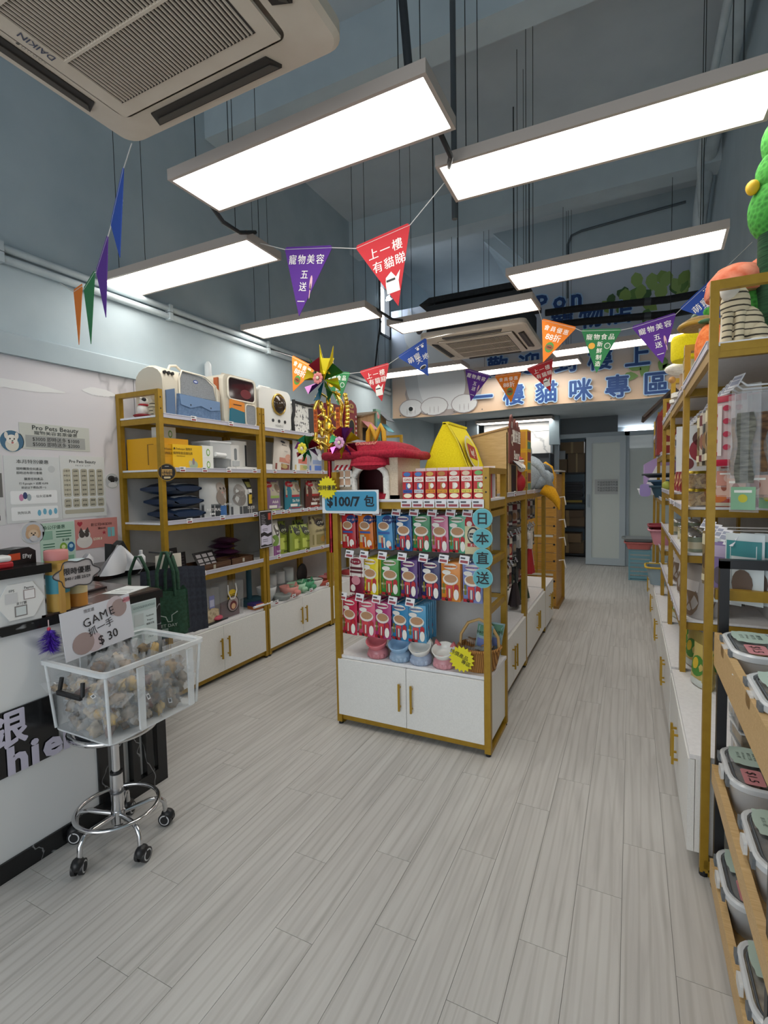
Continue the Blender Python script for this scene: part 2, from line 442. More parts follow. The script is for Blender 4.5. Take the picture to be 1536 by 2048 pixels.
# ================================================================ overhead
# --- hanging light panels
hs = B()
for x0, x1, y0, y1 in ((-.6, .6, -.15, -.135), (-.6, .6, .135, .15), (-.6, -.585, -.135, .135), (.585, .6, -.135, .135)):
    hs.box(x0, x1, y0, y1, 0, .040, '#b3a89f|.5')
hs.box(-.6, .6, -.15, .15, .040, .046, '#b3a89f|.5')
hs_m = hs.mesh('housing')
df_m = B().box(-.585, .585, -.135, .135, .006, .010, 'lamp_glow').mesh('diffuser')
dr_m = B().box(-.09, .09, -.03, .03, .046, .08, '#a59d96').mesh('driver_box')
def lamp(x, y, deg, label, z=2.72, wires=True, hz=ZC):
    t = T('panel_light', label, 'light', (x, y, z), math.radians(deg), 'hanging white light panels')
    O('housing', hs_m, t); O('diffuser', df_m, t)
    if wires:
        O('driver_box', dr_m, t, (.3, .05, 0))
        for wx in (-.48, .48):
            for wy in (-.1, .1):
                O('wire', B().cyl((wx, wy, .044), (wx, wy, hz - z), .0022, '#23282b', 5), t)
lamp(-1.205, 1.75, -.8, 'large white panel light hanging beside the foreground air conditioner')
lamp(-.155, 2.23, 1.2, 'white panel light cut by the frame edge, above the tall corner rack')
lamp(-2.46, 2.31, .6, 'white panel light above the pet carriers, its end half dim')
lamp(-2.40, 3.53, .4, 'white panel light by the left wall behind the purple pennant')
lamp(-1.25, 4.0, -2, 'white panel light just in front of the far air conditioner')
lamp(-.135, 3.46, -2.6, 'white panel light in front of the ivy leaves of the banner')
lamp(-2.32, 5.68, -.5, 'white panel light behind the blue pennant near the banner cat')
lamp(-1.12, 6.14, -3, 'white panel light hanging close below the blue banner writing')
lamp(-.16, 5.60, -3, 'white panel light behind the green pennant near the banner')
lamp(-1.69, 8.2, -.5, 'white panel light fixed under the low soffit behind the banner', 2.33, False)

# --- ceiling cassette air conditioners
def cassette(x, y, label, back):
    t = T('air_conditioner', label, 'air conditioner', (x, y, 2.70), 0, 'ceiling cassette air conditioners')
    h = .475
    b = B()
    outer, inner = rrect(2 * h, 2 * h, .06, 5), rrect(.70, .70, .03, 5)
    n = len(outer)
    zz = lambda P, z: [(p[0], p[1], z) for p in P]
    v = zz(outer, .012) + zz(rrect(2 * h - .03, 2 * h - .03, .05, 5), 0) + zz(inner, -.012) + zz(outer, .05)
    fs = []
    for a, c in ((3 * n, 0), (0, n), (n, 2 * n)):
        fs += [(a + i, c + i, c + (i + 1) % n, a + (i + 1) % n) for i in range(n)]
    b._a(v, fs, 'ac_white')
    b.box(-h + .02, h - .02, -h + .02, h - .02, .03, .05, 'ac_white')
    O('panel', b, t)
    for k in range(4):
        a = k * PI / 2
        O('air_outlet', B().prism([(-.27, -.425), (.27, -.425), (.25, -.372), (-.25, -.372)], -.014, .0, '#2a2724', 'z'), t, rz=a)
        O('louver', B().prism([(-.262, -.418), (.262, -.418), (.245, -.398), (-.245, -.398)], -.018, -.0145, '#4b4640', 'z'), t, rz=a)
    g = B().box(-.335, .335, -.335, .335, -.022, -.012, 'ac_white')
    O('grille_frame', g, t)
    for i in range(42):
        yy = -.277 + .554 * i / 41
        O('slat', SL, t, (yy, 0, -.0225), PI / 2)
    O('grille_recess', B().box(-.285, .285, -.285, .285, -.0235, -.022, '#2f2b28'), t)
    for xx in (-.095, .095): O('grille_rib', B().box(-.28, .28, xx - .004, xx + .004, -.030, -.0235, 'ac_white'), t)
    O('casing', B().box(-.42, .42, -.42, .42, .05, .30, '#22252a'), t)
    for sx in (-1, 1):
        for sy in (-1, 1):
            O('hanger_rod', B().cyl((sx * .36, sy * .36, .3), (sx * .36, sy * .36, 1.82), .006, '#30363a', 6), t)
    if back:
        O('lettering', B().text('DAIKIN', .030, 0, 0, '#4a4f63', 0, .01).text('= ○ ○ ○ ○ ●', .013, -.005, .035, '#5a5650', 0), t, (-.305, .03, -.0235), rot=Matrix(((0, 0, -1), (-1, 0, 0), (0, 1, 0))).to_euler())
    return t
SL = B().prism([(-.0022, 0), (.0022, 0), (.0022, -.006), (-.0010, -.006)], -.28, .28, 'ac_white', 'x').mesh('slat')
cassette(-1.25, .905, 'large beige ceiling cassette air conditioner filling the upper corner of the view', True)
cassette(-1.275, 4.80, 'beige ceiling cassette air conditioner hanging in front of the banner', False)
O('mount_tray', B().prism([(-.55, 0), (.42, 0), (.42, .05), (-.45, .05)], -.4, .4, 'black_foam', 'y'), bpy.data.objects['air_conditioner.001'], (.05, 0, .33))

# --- conduits, pipes and cables
for z, r, lb in ((2.695, .022, 'upper of the two pale conduits along the left wall'), (2.638, .022, 'lower of the two pale conduits along the left wall')):
    t = T('conduit', lb, 'pipe', (XL + .026, 0, z), 0, 'wall conduits')
    O('pipe', B().cyl((0, -2.2, 0), (0, 6.4, 0), r, 'pipe_paint', 10), t)
    for k in range(5): O('clip', B().box(-.024, .026, 1.55 + k * 1.1, 1.58 + k * 1.1, -.026, .026, 'pipe_paint'), t)
t = T('drain_pipe', 'thick grey drain pipe bending down the far corner by the banner', 'pipe')
O('pipe', B().tube([(.58, 2.5, 4.35), (.585, 4.6, 4.3), (.585, 5.5, 4.22), (.585, 5.95, 4.02), (.585, 6.1, 3.8), (.585, 6.12, 3.26)], .065, 'pipe_paint', 12), t)
O('collar', B().cyl((.585, 6.12, 3.26), (.585, 6.12, 3.33), .078, 'pipe_paint', 12), t)
O('collar', B().cyl((.58, 3.4, 4.33), (.58, 3.5, 4.327), .078, 'pipe_paint', 12), t)
t = tag(O('thin_pipe', B().tube([(.47, 2.5, 4.10), (.47, 4.4, 4.10), (.5, 5.2, 4.08), (.62, 6.2, 3.9), (.64, 6.25, 2.5)], .025, 'pipe_paint', 8)), 'thin grey pipe beside the thick drain pipe', 'pipe')
for z, y, lb in ((3.14, 5.75, 'upper black foam-wrapped pipe crossing in front of the banner'), (2.985, 5.70, 'lower black foam-wrapped pipe crossing in front of the banner')):
    t = T('insulated_pipe', lb, 'pipe', (0, y, z), 0, 'black insulated pipes')
    O('sleeve', B().tube([(-.85, 0, .06), (-.5, 0, .05), (.3, 0, .0), (.66, 0, .01)], .036, 'black_foam', 10), t)
    O('tape', B().cyl((.1, 0, .013), (.16, 0, .009), .038, '#3a3f44', 10), t)
tag(O('power_conduit', B().tube([(-.86, 2.66, 4.5), (-.86, 2.66, 3.4), (-.86, 2.66, 2.80)], .016, '#4a5054', 8)), 'dark cable conduit dropping past the end of the cut panel light', 'conduit')
tag(O('cable_drop', B().tube([(-.74, 1.70, 4.5), (-.74, 1.70, 3.2), (-.72, 1.72, 2.86), (-.70, 1.74, 2.79)], .016, '#2b2f33', 8)), 'black cable dropping onto the large panel light', 'cable')
tag(O('wall_conduit', B().tube([(.50, YB - .03, 4.36), (-.55, YB - .03, 4.30), (-.66, YB - .03, 4.27), (-.70, YB - .03, 4.18), (-.70, YB - .03, 3.55)], .014, '#5b666d', 6)), 'grey conduit elbowing down the wall above the banner ivy', 'conduit')
for i, (P, lb) in enumerate((([(-.68, 1.9, 2.76), (-.66, 2.0, 2.70), (-.70, 2.1, 2.73), (-.74, 2.2, 2.76)], 'short black cable linking the two nearest panel lights'),
             ([(-1.8, 1.82, 2.75), (-1.82, 1.95, 2.70), (-1.85, 2.1, 2.72), (-1.87, 2.25, 2.79)], 'sagging black cable from the large panel light to the carrier-side panel light'),
             ([(-1.82, 3.55, 2.77), (-1.75, 3.75, 2.72), (-1.7, 3.9, 2.74), (-1.6, 4.0, 2.79)], 'black cable joining the wall-side panel light to the one before the air conditioner'),
             ([(-2.93, 5.95, 3.5), (-3.0, 5.97, 3.2), (-3.03, 5.95, 2.9), (-3.03, 5.95, 2.72)], 'black cable running down the wall under the bright window'))):
    tag(O('power_cable', B().tube(P, .011, '#1f2326', 6)), lb, 'cable')
t = T('security_camera', 'small white dome security camera below the banner cat paw', 'camera', (-2.73, YB - .03, 2.40))
O('body', B().ell((0, 0, 0), .055, '#e6e8ea|.3', 16, 10), t); O('lens', B().cyl((0, -.04, .005), (.0, -.058, .005), .03, '#111214|.2', 14), t); O('bracket', B().cyl((0, 0, 0), (0, .03, 0), .03, '#d5d8da', 10), t)
t = T('wall_camera', 'white bullet camera with junction box by the stair void', 'camera', (-2.98, 6.3, 3.9))
O('body', B().cyl((0, 0, 0), (.12, -.14, -.03), .035, '#d9dfe2', 12), t); O('arm', B().cyl((-.06, .05, 0), (0, 0, 0), .015, '#c3cdd2', 8), t)
tag(O('switch_box', B().box(-2.62, -2.45, 8.52, 8.6, 3.72, 3.98, '#8fa3ad').box(-2.58, -2.56, 8.53, 8.55, 3.4, 3.72, '#8fa3ad').box(-2.51, -2.49, 8.53, 8.55, 3.4, 3.72, '#8fa3ad')), 'grey switch box on the stair void wall above the banner', 'switch box')
# ================================================================ pennants
FC = {'purple': '#5b2f8e', 'red': '#c23038', 'orange': '#e07a22', 'green': '#2f7a4a', 'blue': '#2b4fa6'}
def flag(par, p0, p1, tip, kind):
    p0, p1, tip = Vector(p0), Vector(p1), Vector(tip)
    w = (p1 - p0).length; mid = (p0 + p1) / 2
    X = (p1 - p0).normalized(); Z = (mid - tip); h = Z.length; sx = (tip - mid).dot(X)
    Y = (Z - X * Z.dot(X)).normalized().cross(X).normalized(); Zn = X.cross(Y).normalized()
    hz = (mid - tip).dot(Zn)
    o = O('flag', B().prism([(-w / 2, 0), (sx, -hz), (w / 2, 0), (w / 2 - .01, .012), (-w / 2 + .01, .012)], -.0015, .0015, FC[kind] + '|.85'), par)
    M4 = Matrix((X, Y, Zn)).transposed().to_4x4(); M4.translation = mid; o.matrix_basis = M4
    o['label'] = kind + ' felt pennant with white lettering'
    b = B(); k = w / .28; Wt = '#f4f1ea'; y = -.0022
    ax = lambda t: sx * t
    def tx(s, size, dx, t): b.text(s, size * k, dx * k + ax(t), -hz * t, Wt, y, .012)
    if kind == 'purple':
        for i, ch in enumerate('寵物美容'): tx(ch, .048, -.082 + .054 * i, .16)
        tx('五', .046, .0, .38); tx('送', .046, .0, .56); tx('一', .046, 0, .78)
        b.disc(.045 * k + ax(.55), -hz * .5, .008 * k, '#e3b6c2', y, .035 * k, 10); b.disc(.045 * k + ax(.6), -hz * .62, .003 * k, '#e3b6c2', y, .04 * k, 8)
    elif kind == 'red':
        for i, ch in enumerate('上一樓'): tx(ch, .054, -.062 + .062 * i, .18)
        for i, ch in enumerate('有貓睇'): tx(ch, .054, -.054 + .058 * i, .38)
        cx, cz = ax(.66), -hz * .66
        b.flat([(cx - .035 * k, cz - .045 * k), (cx + .03 * k, cz - .045 * k), (cx + .03 * k, cz), (cx + .045 * k, cz + .045 * k), (cx + .02 * k, cz + .02 * k), (cx, cz + .05 * k), (cx - .03 * k, cz + .03 * k), (cx - .035 * k, cz)], Wt, y)
        b.rect(cx - .03 * k, cx + .015 * k, cz + .008 * k, cz + .018 * k, '#26262a', y - .0006)
    elif kind == 'orange':
        for i, ch in enumerate('會員優惠'): tx(ch, .044, -.078 + .052 * i, .15)
        tx('88折', .062, 0, .35)
        cx, cz = ax(.6), -hz * .6
        b.disc(cx, cz, .034 * k, '#4d8a3a', y, .042 * k, 14); b.disc(cx, cz, .03 * k, '#8a4a22', y - .0006, .02 * k, 12); b.rect(cx - .016 * k, cx + .016 * k, cz - .004 * k, cz + .004 * k, '#2a1c12', y - .0012)
    elif kind == 'green':
        for i, ch in enumerate('寵物食品'): tx(ch, .046, -.078 + .052 * i, .15)
        for i, ch in enumerate('新鮮制造'): tx(ch, .042, .002, .32 + .155 * i)
        b.disc(ax(.35) - .055 * k, -hz * .36, .024 * k, '#e7a72c', y, n=12); b.disc(ax(.35) + .055 * k, -hz * .36, .022 * k, Wt, y, n=12); b.disc(ax(.35) + .055 * k, -hz * .36, .018 * k, FC['green'], y - .0006, n=12)
    else:
        for i, ch in enumerate('萌寵'): tx(ch, .056, -.06 + .062 * i, .30)
        for i, ch in enumerate('天地'): tx(ch, .056, .0 + .062 * i, .44)
        for dx in (.04, .085):
            b.disc(dx * k, -hz * .12, .012 * k, Wt, y, n=8)
            for a in range(3): b.disc((dx - .014 + .014 * a) * k, -hz * .12 + .017 * k, .005 * k, Wt, y, n=6)
        b.disc(ax(.68), -hz * .68, .03 * k, Wt, y, .016 * k, 10); b.disc(ax(.68), -hz * .69, .026 * k, '#17191d', y - .0006, .012 * k, 10)
    O('print', b, o)
    return p0, p1
def bunting(label, start, flags, end):
    t = T('bunting', label, 'bunting', (0, 0, 0), 0, 'triangular felt pennant strings')
    pts = [start]
    for p0, p1, tip, kind in flags:
        flag(t, p0, p1, tip, kind); pts += [p0, p1]
    O('string', B().tube(pts + [end], .0022, '#d5d5d2', 5), t)
bunting('pennant string sagging from the large air conditioner, seen nearly edge-on', (-1.72, 1.37, 2.71),
        [((-1.87, 1.447, 2.705), (-2.062, 1.518, 2.553), (-1.968, 1.483, 2.381), 'blue'), ((-2.109, 1.535, 2.524), (-2.301, 1.605, 2.428), (-2.193, 1.565, 2.189), 'purple'),
         ((-2.324, 1.613, 2.436), (-2.521, 1.685, 2.413), (-2.449, 1.659, 2.125), 'green'), ((-2.544, 1.693, 2.44), (-2.712, 1.755, 2.46), (-2.666, 1.738, 2.169), 'orange')], (-3.03, 1.88, 2.61))
bunting('pennant string with large purple and red flags between two panel lights', (-1.87, 2.28, 2.745),
        [((-1.673, 2.25, 2.655), (-1.377, 2.25, 2.60), (-1.594, 2.25, 2.292), 'purple'), ((-1.212, 2.2, 2.54), (-.926, 2.2, 2.583), (-.991, 2.2, 2.229), 'red')], (-.74, 2.2, 2.74))
bunting('pennant string with orange, green, red and blue flags above the pinwheel stand', (-3.03, 3.85, 2.66),
        [((-2.782, 3.8, 2.563), (-2.525, 3.8, 2.42), (-2.782, 3.8, 2.248), 'orange'), ((-2.455, 3.8, 2.385), (-2.179, 3.8, 2.343), (-2.30, 3.8, 2.08), 'green'),
         ((-2.08, 3.8, 2.341), (-1.806, 3.8, 2.379), (-1.877, 3.8, 2.079), 'red'), ((-1.719, 3.8, 2.421), (-1.472, 3.8, 2.535), (-1.459, 3.8, 2.243), 'blue')], (-1.40, 4.33, 2.71))
bunting('pennant string running from the air conditioner to the plush-topped corner rack', (-.66, 4.05, 2.74),
        [((-.647, 4.2, 2.664), (-.393, 4.2, 2.56), (-.639, 4.2, 2.331), 'orange'), ((-.354, 4.2, 2.535), (-.076, 4.2, 2.501), (-.246, 4.2, 2.205), 'green'),
         ((-.006, 4.2, 2.506), (.275, 4.2, 2.561), (.195, 4.2, 2.223), 'purple'), ((.30, 4.15, 2.575), (.50, 4.0, 2.72), (.52, 4.05, 2.42), 'blue')], (.66, 3.9, 2.85))
bunting('small far pennant string hung in front of the banner writing', (-1.74, 5.26, 2.69),
        [((-1.612, 5.3, 2.6), (-1.345, 5.3, 2.50), (-1.555, 5.3, 2.256), 'purple'), ((-1.293, 5.3, 2.49), (-1.019, 5.3, 2.495), (-1.125, 5.3, 2.202), 'orange'),
         ((-.965, 5.3, 2.525), (-.711, 5.3, 2.592), (-.734, 5.3, 2.28), 'red')], (-.62, 5.3, 2.73))

# ================================================================ printed banner on the wall over the passage
bn = T('wall_banner', 'long printed cloth banner with white cat, ivy and blue lettering', 'banner', (0, YB - .02, 0))
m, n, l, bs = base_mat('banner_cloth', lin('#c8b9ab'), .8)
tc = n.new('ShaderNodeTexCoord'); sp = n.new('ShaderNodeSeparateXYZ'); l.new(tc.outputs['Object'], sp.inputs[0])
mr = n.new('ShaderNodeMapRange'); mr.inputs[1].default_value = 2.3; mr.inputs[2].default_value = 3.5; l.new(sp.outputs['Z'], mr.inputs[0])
rp = ramp(n, l, mr.outputs[0], [(0, '#dcbfa2'), (.42, '#d3c6bc'), (.62, '#bfc9d8'), (1, '#c3cddb')]); l.new(rp.outputs['Color'], bs.inputs['Base Color'])  # printed peach-to-blue fade; upper tones painted lighter to make up for missing light
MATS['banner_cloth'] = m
wav = lambda x: -.012 - .008 * math.sin(x * 5)
low = lambda x: 2.30 + (.10 * max(0, x - .1) ** 1.2 if x > .1 else 0) - .015 * math.sin(x * 2.1)
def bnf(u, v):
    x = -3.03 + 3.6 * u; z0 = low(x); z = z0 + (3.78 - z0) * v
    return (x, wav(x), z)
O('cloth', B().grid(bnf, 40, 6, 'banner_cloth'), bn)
BL = [0]
def blob(b, x, z, rx, rz, col, d=0, n=18):
    BL[0] += 1; b.disc(x, z, rx, col, -.024 - BL[0] * .0005, rz, n)
b = B()
G1, G2, G3 = '#d6dadd', '#c3c7cb', '#9a9598'
blob(b, -2.28, 2.62, .55, .34, '#a39a98', 0); blob(b, -2.42, 2.95, .40, .55, '#b9b4b2', 1)
blob(b, -2.62, 2.95, .22, .55, G2, 2); blob(b, -2.38, 2.85, .26, .48, G1, 3); blob(b, -2.18, 2.70, .22, .34, G1, 3)
blob(b, -2.50, 3.42, .33, .28, G1, 4)
b.flat([(-2.80, 3.5), (-2.62, 3.55), (-2.76, 3.78)], G2, -.0275); b.flat([(-2.36, 3.58), (-2.2, 3.48), (-2.22, 3.76)], G2, -.0275)
for x in (-2.60, -2.36): blob(b, x, 3.46, .05, .06, '#3a2f2c', 6); blob(b, x + .015, 3.48, .015, .02, '#ffffff', 7)
blob(b, -2.47, 3.33, .03, .018, '#b5625e', 6)
for x, r in ((-2.74, .17), (-2.40, .19), (-1.98, .17)):
    blob(b, x, 2.42, r + .012, .125, G3, 5, 16); blob(b, x, 2.42, r, .115, '#d3d6d8', 6, 16)
    for k in range(3): blob(b, x - .06 + .06 * k, 2.375, .004, .05, G3, 7, 6)
O('cat_print', b, bn)
b = B()
rnd = random.Random(3)
def leaf(b, x, z, s, a, col, d):
    P = [(-.5, 0), (-.3, .26), (0, .33), (.3, .2), (.55, 0), (.3, -.2), (0, -.33), (-.3, -.26)]
    b.flat([(x + s * (p[0] * math.cos(a) - p[1] * math.sin(a)), z + s * (p[0] * math.sin(a) + p[1] * math.cos(a))) for p in P], col, -.024 - .0005 * d)
for i in range(26):
    x = rnd.uniform(-.30, .5); z = 3.62 - abs(rnd.gauss(0, .16)) - .12 * (x < -.1)
    leaf(b, x, z, rnd.uniform(.13, .2), rnd.uniform(-2.4, -.6), rnd.choice(['#557a45', '#6a904c', '#8aa85a', '#44663c', '#98b56a']), i)
for x, z in ((.02, 2.66), (.12, 2.62), (.3, 2.66), (.36, 2.6), (-.02, 2.56), (.26, 3.1), (.3, 2.9)): leaf(b, x, z, .15, rnd.uniform(-2, 0), '#6f9450', 30)
O('ivy_print', b, bn)
b = B()
def chars(s, xs, zs, size):
    for ch, x, z in zip(s, xs, zs):
        b.text(ch, size, x, z, '#a9cdef', -.044, .085); b.text(ch, size, x, z, '#1d4684', -.046, .032)
chars('一樓貓咪專區', (-1.728, -1.337, -.943, -.548, -.153, .244), (2.478, 2.474, 2.467, 2.455, 2.455, 2.45), .27)
chars('歡迎到樓上', (-1.537, -1.146, -.723, -.341, .05), (2.84, 2.83, 2.80, 2.79, 2.78), .27)
chars('寵物店', (-.759, -.441, -.134), (3.29, 3.285, 3.285), .27)
chars('Pon', (-.99, -.79, -.60), (3.54, 3.54, 3.54), .27)
O('lettering', b, bn)
O('grommet', B().disc(-2.9, 2.33, .012, '#777777', -.035, n=8), bn)
for i in range(8): O('grommet', B().disc(-2.5 + .38 * i, 2.325, .009, '#6d6a66', -.035, n=8), bn)
# ================================================================ display racks
TAGM = B().box(-.024, .024, -.003, 0, -.017, .017, '#e9ebee').rect(-.018, .018, -.013, -.003, '#9a4650', -.0035).rect(-.02, .006, .004, .011, '#4a4d55', -.0035).mesh('price_tag')
HANDLE = B().box(-.005, .005, -.028, -.018, -.075, .075, '#b39032|.35|.6').box(-.004, .004, -.018, 0, .05, .058, '#b39032|.35|.6').box(-.004, .004, -.018, 0, -.058, -.05, '#b39032|.35|.6').mesh('handle')
_pc = {}
def post_mesh(h, p=.032):
    if (h, p) not in _pc:
        b = B().box(0, p, 0, p, .015, h, 'gold').cyl((p / 2, p / 2, 0), (p / 2, p / 2, .02), .014, '#16171a', 8)
        _pc[(h, p)] = b.mesh('post')
    return _pc[(h, p)]
def rack(label, loc, rz, W, D, H, shelves, cab=.41, p=.032, proud=0, doors=2, back='grey_board', tags={}, toprail=True, handle_side=True, group='gold framed display racks', lip=.022, holes=True, kick=True, sides=True):
    t = T('display_rack', label, 'rack', loc, rz, group)
    for x in (0, W - p):
        for y in (0, D - p):
            o = O('post', post_mesh(H, p), t, (x, y, 0))
            if holes:
                hb = B()
                for z in (H - .05, H - .12): hb.cyl((p / 2, -.001, z), (p / 2, .004, z), .005, '#2c2410', 8)
                O('bolt_hole', hb, o) if y == 0 else None
    if toprail:
        for x in (0, W - p): O('side_rail', B().box(x, x + p, p, D - p, H - .03, H, 'gold'), t)
    if sides:
        for z in [s for s in shelves if s < H - .1] + [.03]:
            for x in (.004, W - .028): O('side_rail', B().box(x, x + .024, p, D - p, z - .05, z - .012, 'gold'), t)
    for i, z in enumerate(shelves):
        s = O('shelf', B().box(.004, W - .004, .006, D - .01, z - .014, z, 'shelf_white'), t)
        O('shelf_beam', B().box(p, W - p, .002, .02, z - .052, z - .014, 'gold').box(p, W - p, D - .03, D - .012, z - .052, z - .014, 'gold'), s)
        r = O('price_rail', B().box(p, W - p, -.004, .002, z - .014, z + lip - .008, '#c6c5d3|.3').box(p, W - p, -.007, -.004, z + lip - .012, z + lip - .008, '#dcdce6'), s)
        for x in tags.get(i, ()): O('price_tag', TAGM, s, (x, -.006, z + .002))
    if back: O('back_panel', B().box(p, W - p, D - .012, D - .004, cab if cab else .05, H - .16, back), t)
    if cab:
        xe = W - p - .002 if proud else W
        O('cabinet_body', B().box(p * .3, xe - p * .3, .02 - proud, D - .014, .06, cab - .016, 'cabinet').box(.0, xe, .012 - proud * 1.3, D - .012, cab - .016, cab, 'shelf_white'), t)
        O('base_rail', B().box(0, W, .012, .03, .028, .06, 'gold'), t)
        dw = (W - .044 + (.0 if not proud else .012)) / doors
        for i in range(doors):
            d = O('door', B().box(.0015, dw - .0015, -.003, .018, 0, cab - .02 - .062, 'cabinet'), t, (.013 + i * dw if not proud else .002 + i * dw, -proud, .062))
            hx = dw - .035 if i % 2 == 0 else .035
            O('handle', HANDLE, d, (hx, 0, (cab - .08) * .52))
    return t
LX = -2.637
SH = [.80, 1.17, 1.51, 1.85]
rack('gold framed rack holding the pet carriers, nearest on the marble wall', (LX, 2.205, 0), LEFT, .965, .40, 2.01, SH, tags={3: (.27, .62), 2: (.16, .35, .58, .86), 1: (.2, .5, .85), 0: (.3,)})
rack('gold framed rack with kibble bags above glass bowls', (LX, 3.18, 0), LEFT, .965, .40, 2.01, SH, tags={3: (.25, .7), 2: (.13, .4, .6, .85), 1: (.1, .22, .3, .5, .6, .72, .85), 0: (.15, .55, .8)})
rack('gold framed rack mostly hidden behind the island shelf', (LX, 4.155, 0), LEFT, .965, .40, 2.01, SH, tags={0: (.1, .3), 1: (.2, .5)})
rack('gold framed rack far along the left wall with clear bottles', (LX, 5.13, 0), LEFT, .80, .40, 2.01, SH)
# small price tags along cabinet tops
for y, lb in ((3.28, 'white price tag under the teal stand'), (3.52, 'white price tag in front of the grey plate'), (3.78, 'white price tag in front of the pink pig bowl'), (4.06, 'white price tag under the white enamel bowl'), (4.3, 'white price tag before the pink pads')):
    tag(O('price_tag', TAGM, None, (LX - .004 + .01, y, .428), LEFT), lb, 'price tag', 'tags on the cabinet edge')

# ================================================================ soft packs
def Bag(w, h, d, base, prints=(), texts=(), style='pillow', back=None, top=False):
    zo = -h if top else 0
    def bulge(v):
        if style == 'pillow': return min(1, 5.2 * v * (1 - v) + .03)
        if style == 'stand': return max(.04, (1 - v) ** .55 * min(1, .75 + 4 * v)) if v > 0 else .75
        if style == 'block': return max(.05, min(1, (1 - v) * 3.2))
        if style == 'sack': return .4 + .6 * math.sin(PI * v) ** .5
        return min(1, 14 * v * (1 - v) + .05)
    def ux(u, v):
        a = 2 * u - 1
        return a * w / 2 * (1 - .05 * math.sin(v * PI) * (style == 'pillow'))
    def fr(u, v):
        a = abs(2 * u - 1)
        return (ux(u, v), -d / 2 * bulge(v) * (1 - a ** 4 * (.98 if style != 'sack' else .6)), zo + v * h)
    def bk(u, v):
        p = fr(1 - u, v); return (p[0], -p[1], p[2])
    b = B().grid(fr, 6, 6, base).grid(bk, 6, 6, back or base)
    if style == 'sack':
        b.grid(lambda u, v: (fr(1, v)[0], fr(1, v)[1] * (1 - 2 * u), fr(1, v)[2]), 1, 6, base).grid(lambda u, v: (fr(0, v)[0], fr(0, v)[1] * (2 * u - 1), fr(0, v)[2]), 1, 6, base)
    if style in ('stand', 'block', 'sack'):
        pts = [fr(i / 6, 0) for i in range(7)] + [bk(i / 6, 0) for i in range(1, 6)]
        b._a(pts, [tuple(range(12))[::-1]], base)
    pr = B()
    for i, q in enumerate(prints):
        lift = .0012 + .00045 * i
        def P(u, v):
            p = fr((u + 1) / 2, min(max(v, 0), 1)); return (p[0], p[1] - lift, p[2])
        if q[0] == 'o':
            _, u, v, ru, rv, c = q
            pr._a([P(u, v)] + [P(u + ru * math.cos(2 * PI * k / 14), v + rv * math.sin(2 * PI * k / 14)) for k in range(14)], [(0, 1 + k, 1 + (k + 1) % 14) for k in range(14)], c)
        else:
            u0, v0, u1, v1, c = q
            pr.grid(lambda s, t: P(u0 + (u1 - u0) * s, v0 + (v1 - v0) * t), 4, 3, c)
    yy = -d / 2 - .003
    for s, u, v, size, c in texts:
        p = fr((u + 1) / 2, v)
        pr.text(s, size, p[0], p[2], c, p[1] - .004, .008)
    return (b.mesh('pack'), pr.mesh('print') if pr.v else None)
def put(bag, name, label, cat, loc, rz=0, group=None, tilt=0, lean=0):
    o = O(name, bag[0], None, loc, rot=(lean, tilt, rz)); tag(o, label, cat, group)
    if bag[1]: O('print', bag[1], o)
    return o
def Carton(w, d, h, base, prints=(), texts=(), side=None, top=None):
    b = B().box(-w / 2, w / 2, 0, d, 0, h, base)
    pr = B()
    for i, q in enumerate(prints):
        if q[0] == 'o': pr.disc(q[1] * w / 2, q[2] * h, q[3] * w / 2, q[5], -.0008 - .0003 * i, q[4] * h, 16)
        elif q[0] == 's': pr._a([(w / 2 + .0008, d * q[1], h * q[2]), (w / 2 + .0008, d * q[3], h * q[2]), (w / 2 + .0008, d * q[3], h * q[4]), (w / 2 + .0008, d * q[1], h * q[4])], [(0, 1, 2, 3)], q[5])
        elif q[0] == 'l': pr._a([(-w / 2 - .0008, d * q[1], h * q[2]), (-w / 2 - .0008, d * q[3], h * q[2]), (-w / 2 - .0008, d * q[3], h * q[4]), (-w / 2 - .0008, d * q[1], h * q[4])], [(3, 2, 1, 0)], q[5])
        else: pr.rect(q[0] * w / 2, q[2] * w / 2, q[1] * h, q[3] * h, q[4], -.0008 - .0003 * i)
    for s, x, z, size, c in texts: pr.text(s, size, x * w / 2, z * h, c, -.004, .01)
    return (b.mesh('carton'), pr.mesh('print') if pr.v else None)
def Panel(name, label, cat, w, h, base, fn, loc, rz=0, t=.004, rot=None, group=None, r=.0, outline=None):
    o = T(name, label, cat, loc, rz, group, rot)
    P = outline or (rrect(w, h, r, 4) if r else [(-w / 2, -h / 2), (w / 2, -h / 2), (w / 2, h / 2), (-w / 2, h / 2)])
    O('board', B().prism(P, 0, t, base, 'y'), o)
    b = B(); fn(b)
    if b.v: O('print', b, o)
    return o
def star(n, r0, r1):
    return [((r0 if i % 2 == 0 else r1) * math.cos(PI * i / n), (r0 if i % 2 == 0 else r1) * math.sin(PI * i / n)) for i in range(2 * n)]
# ================================================================ goods on the left wall racks
XF = -2.70            # usual front line of the goods
ZT, Z2, Z3, Z4, ZK = 1.851, 1.511, 1.171, .801, .411
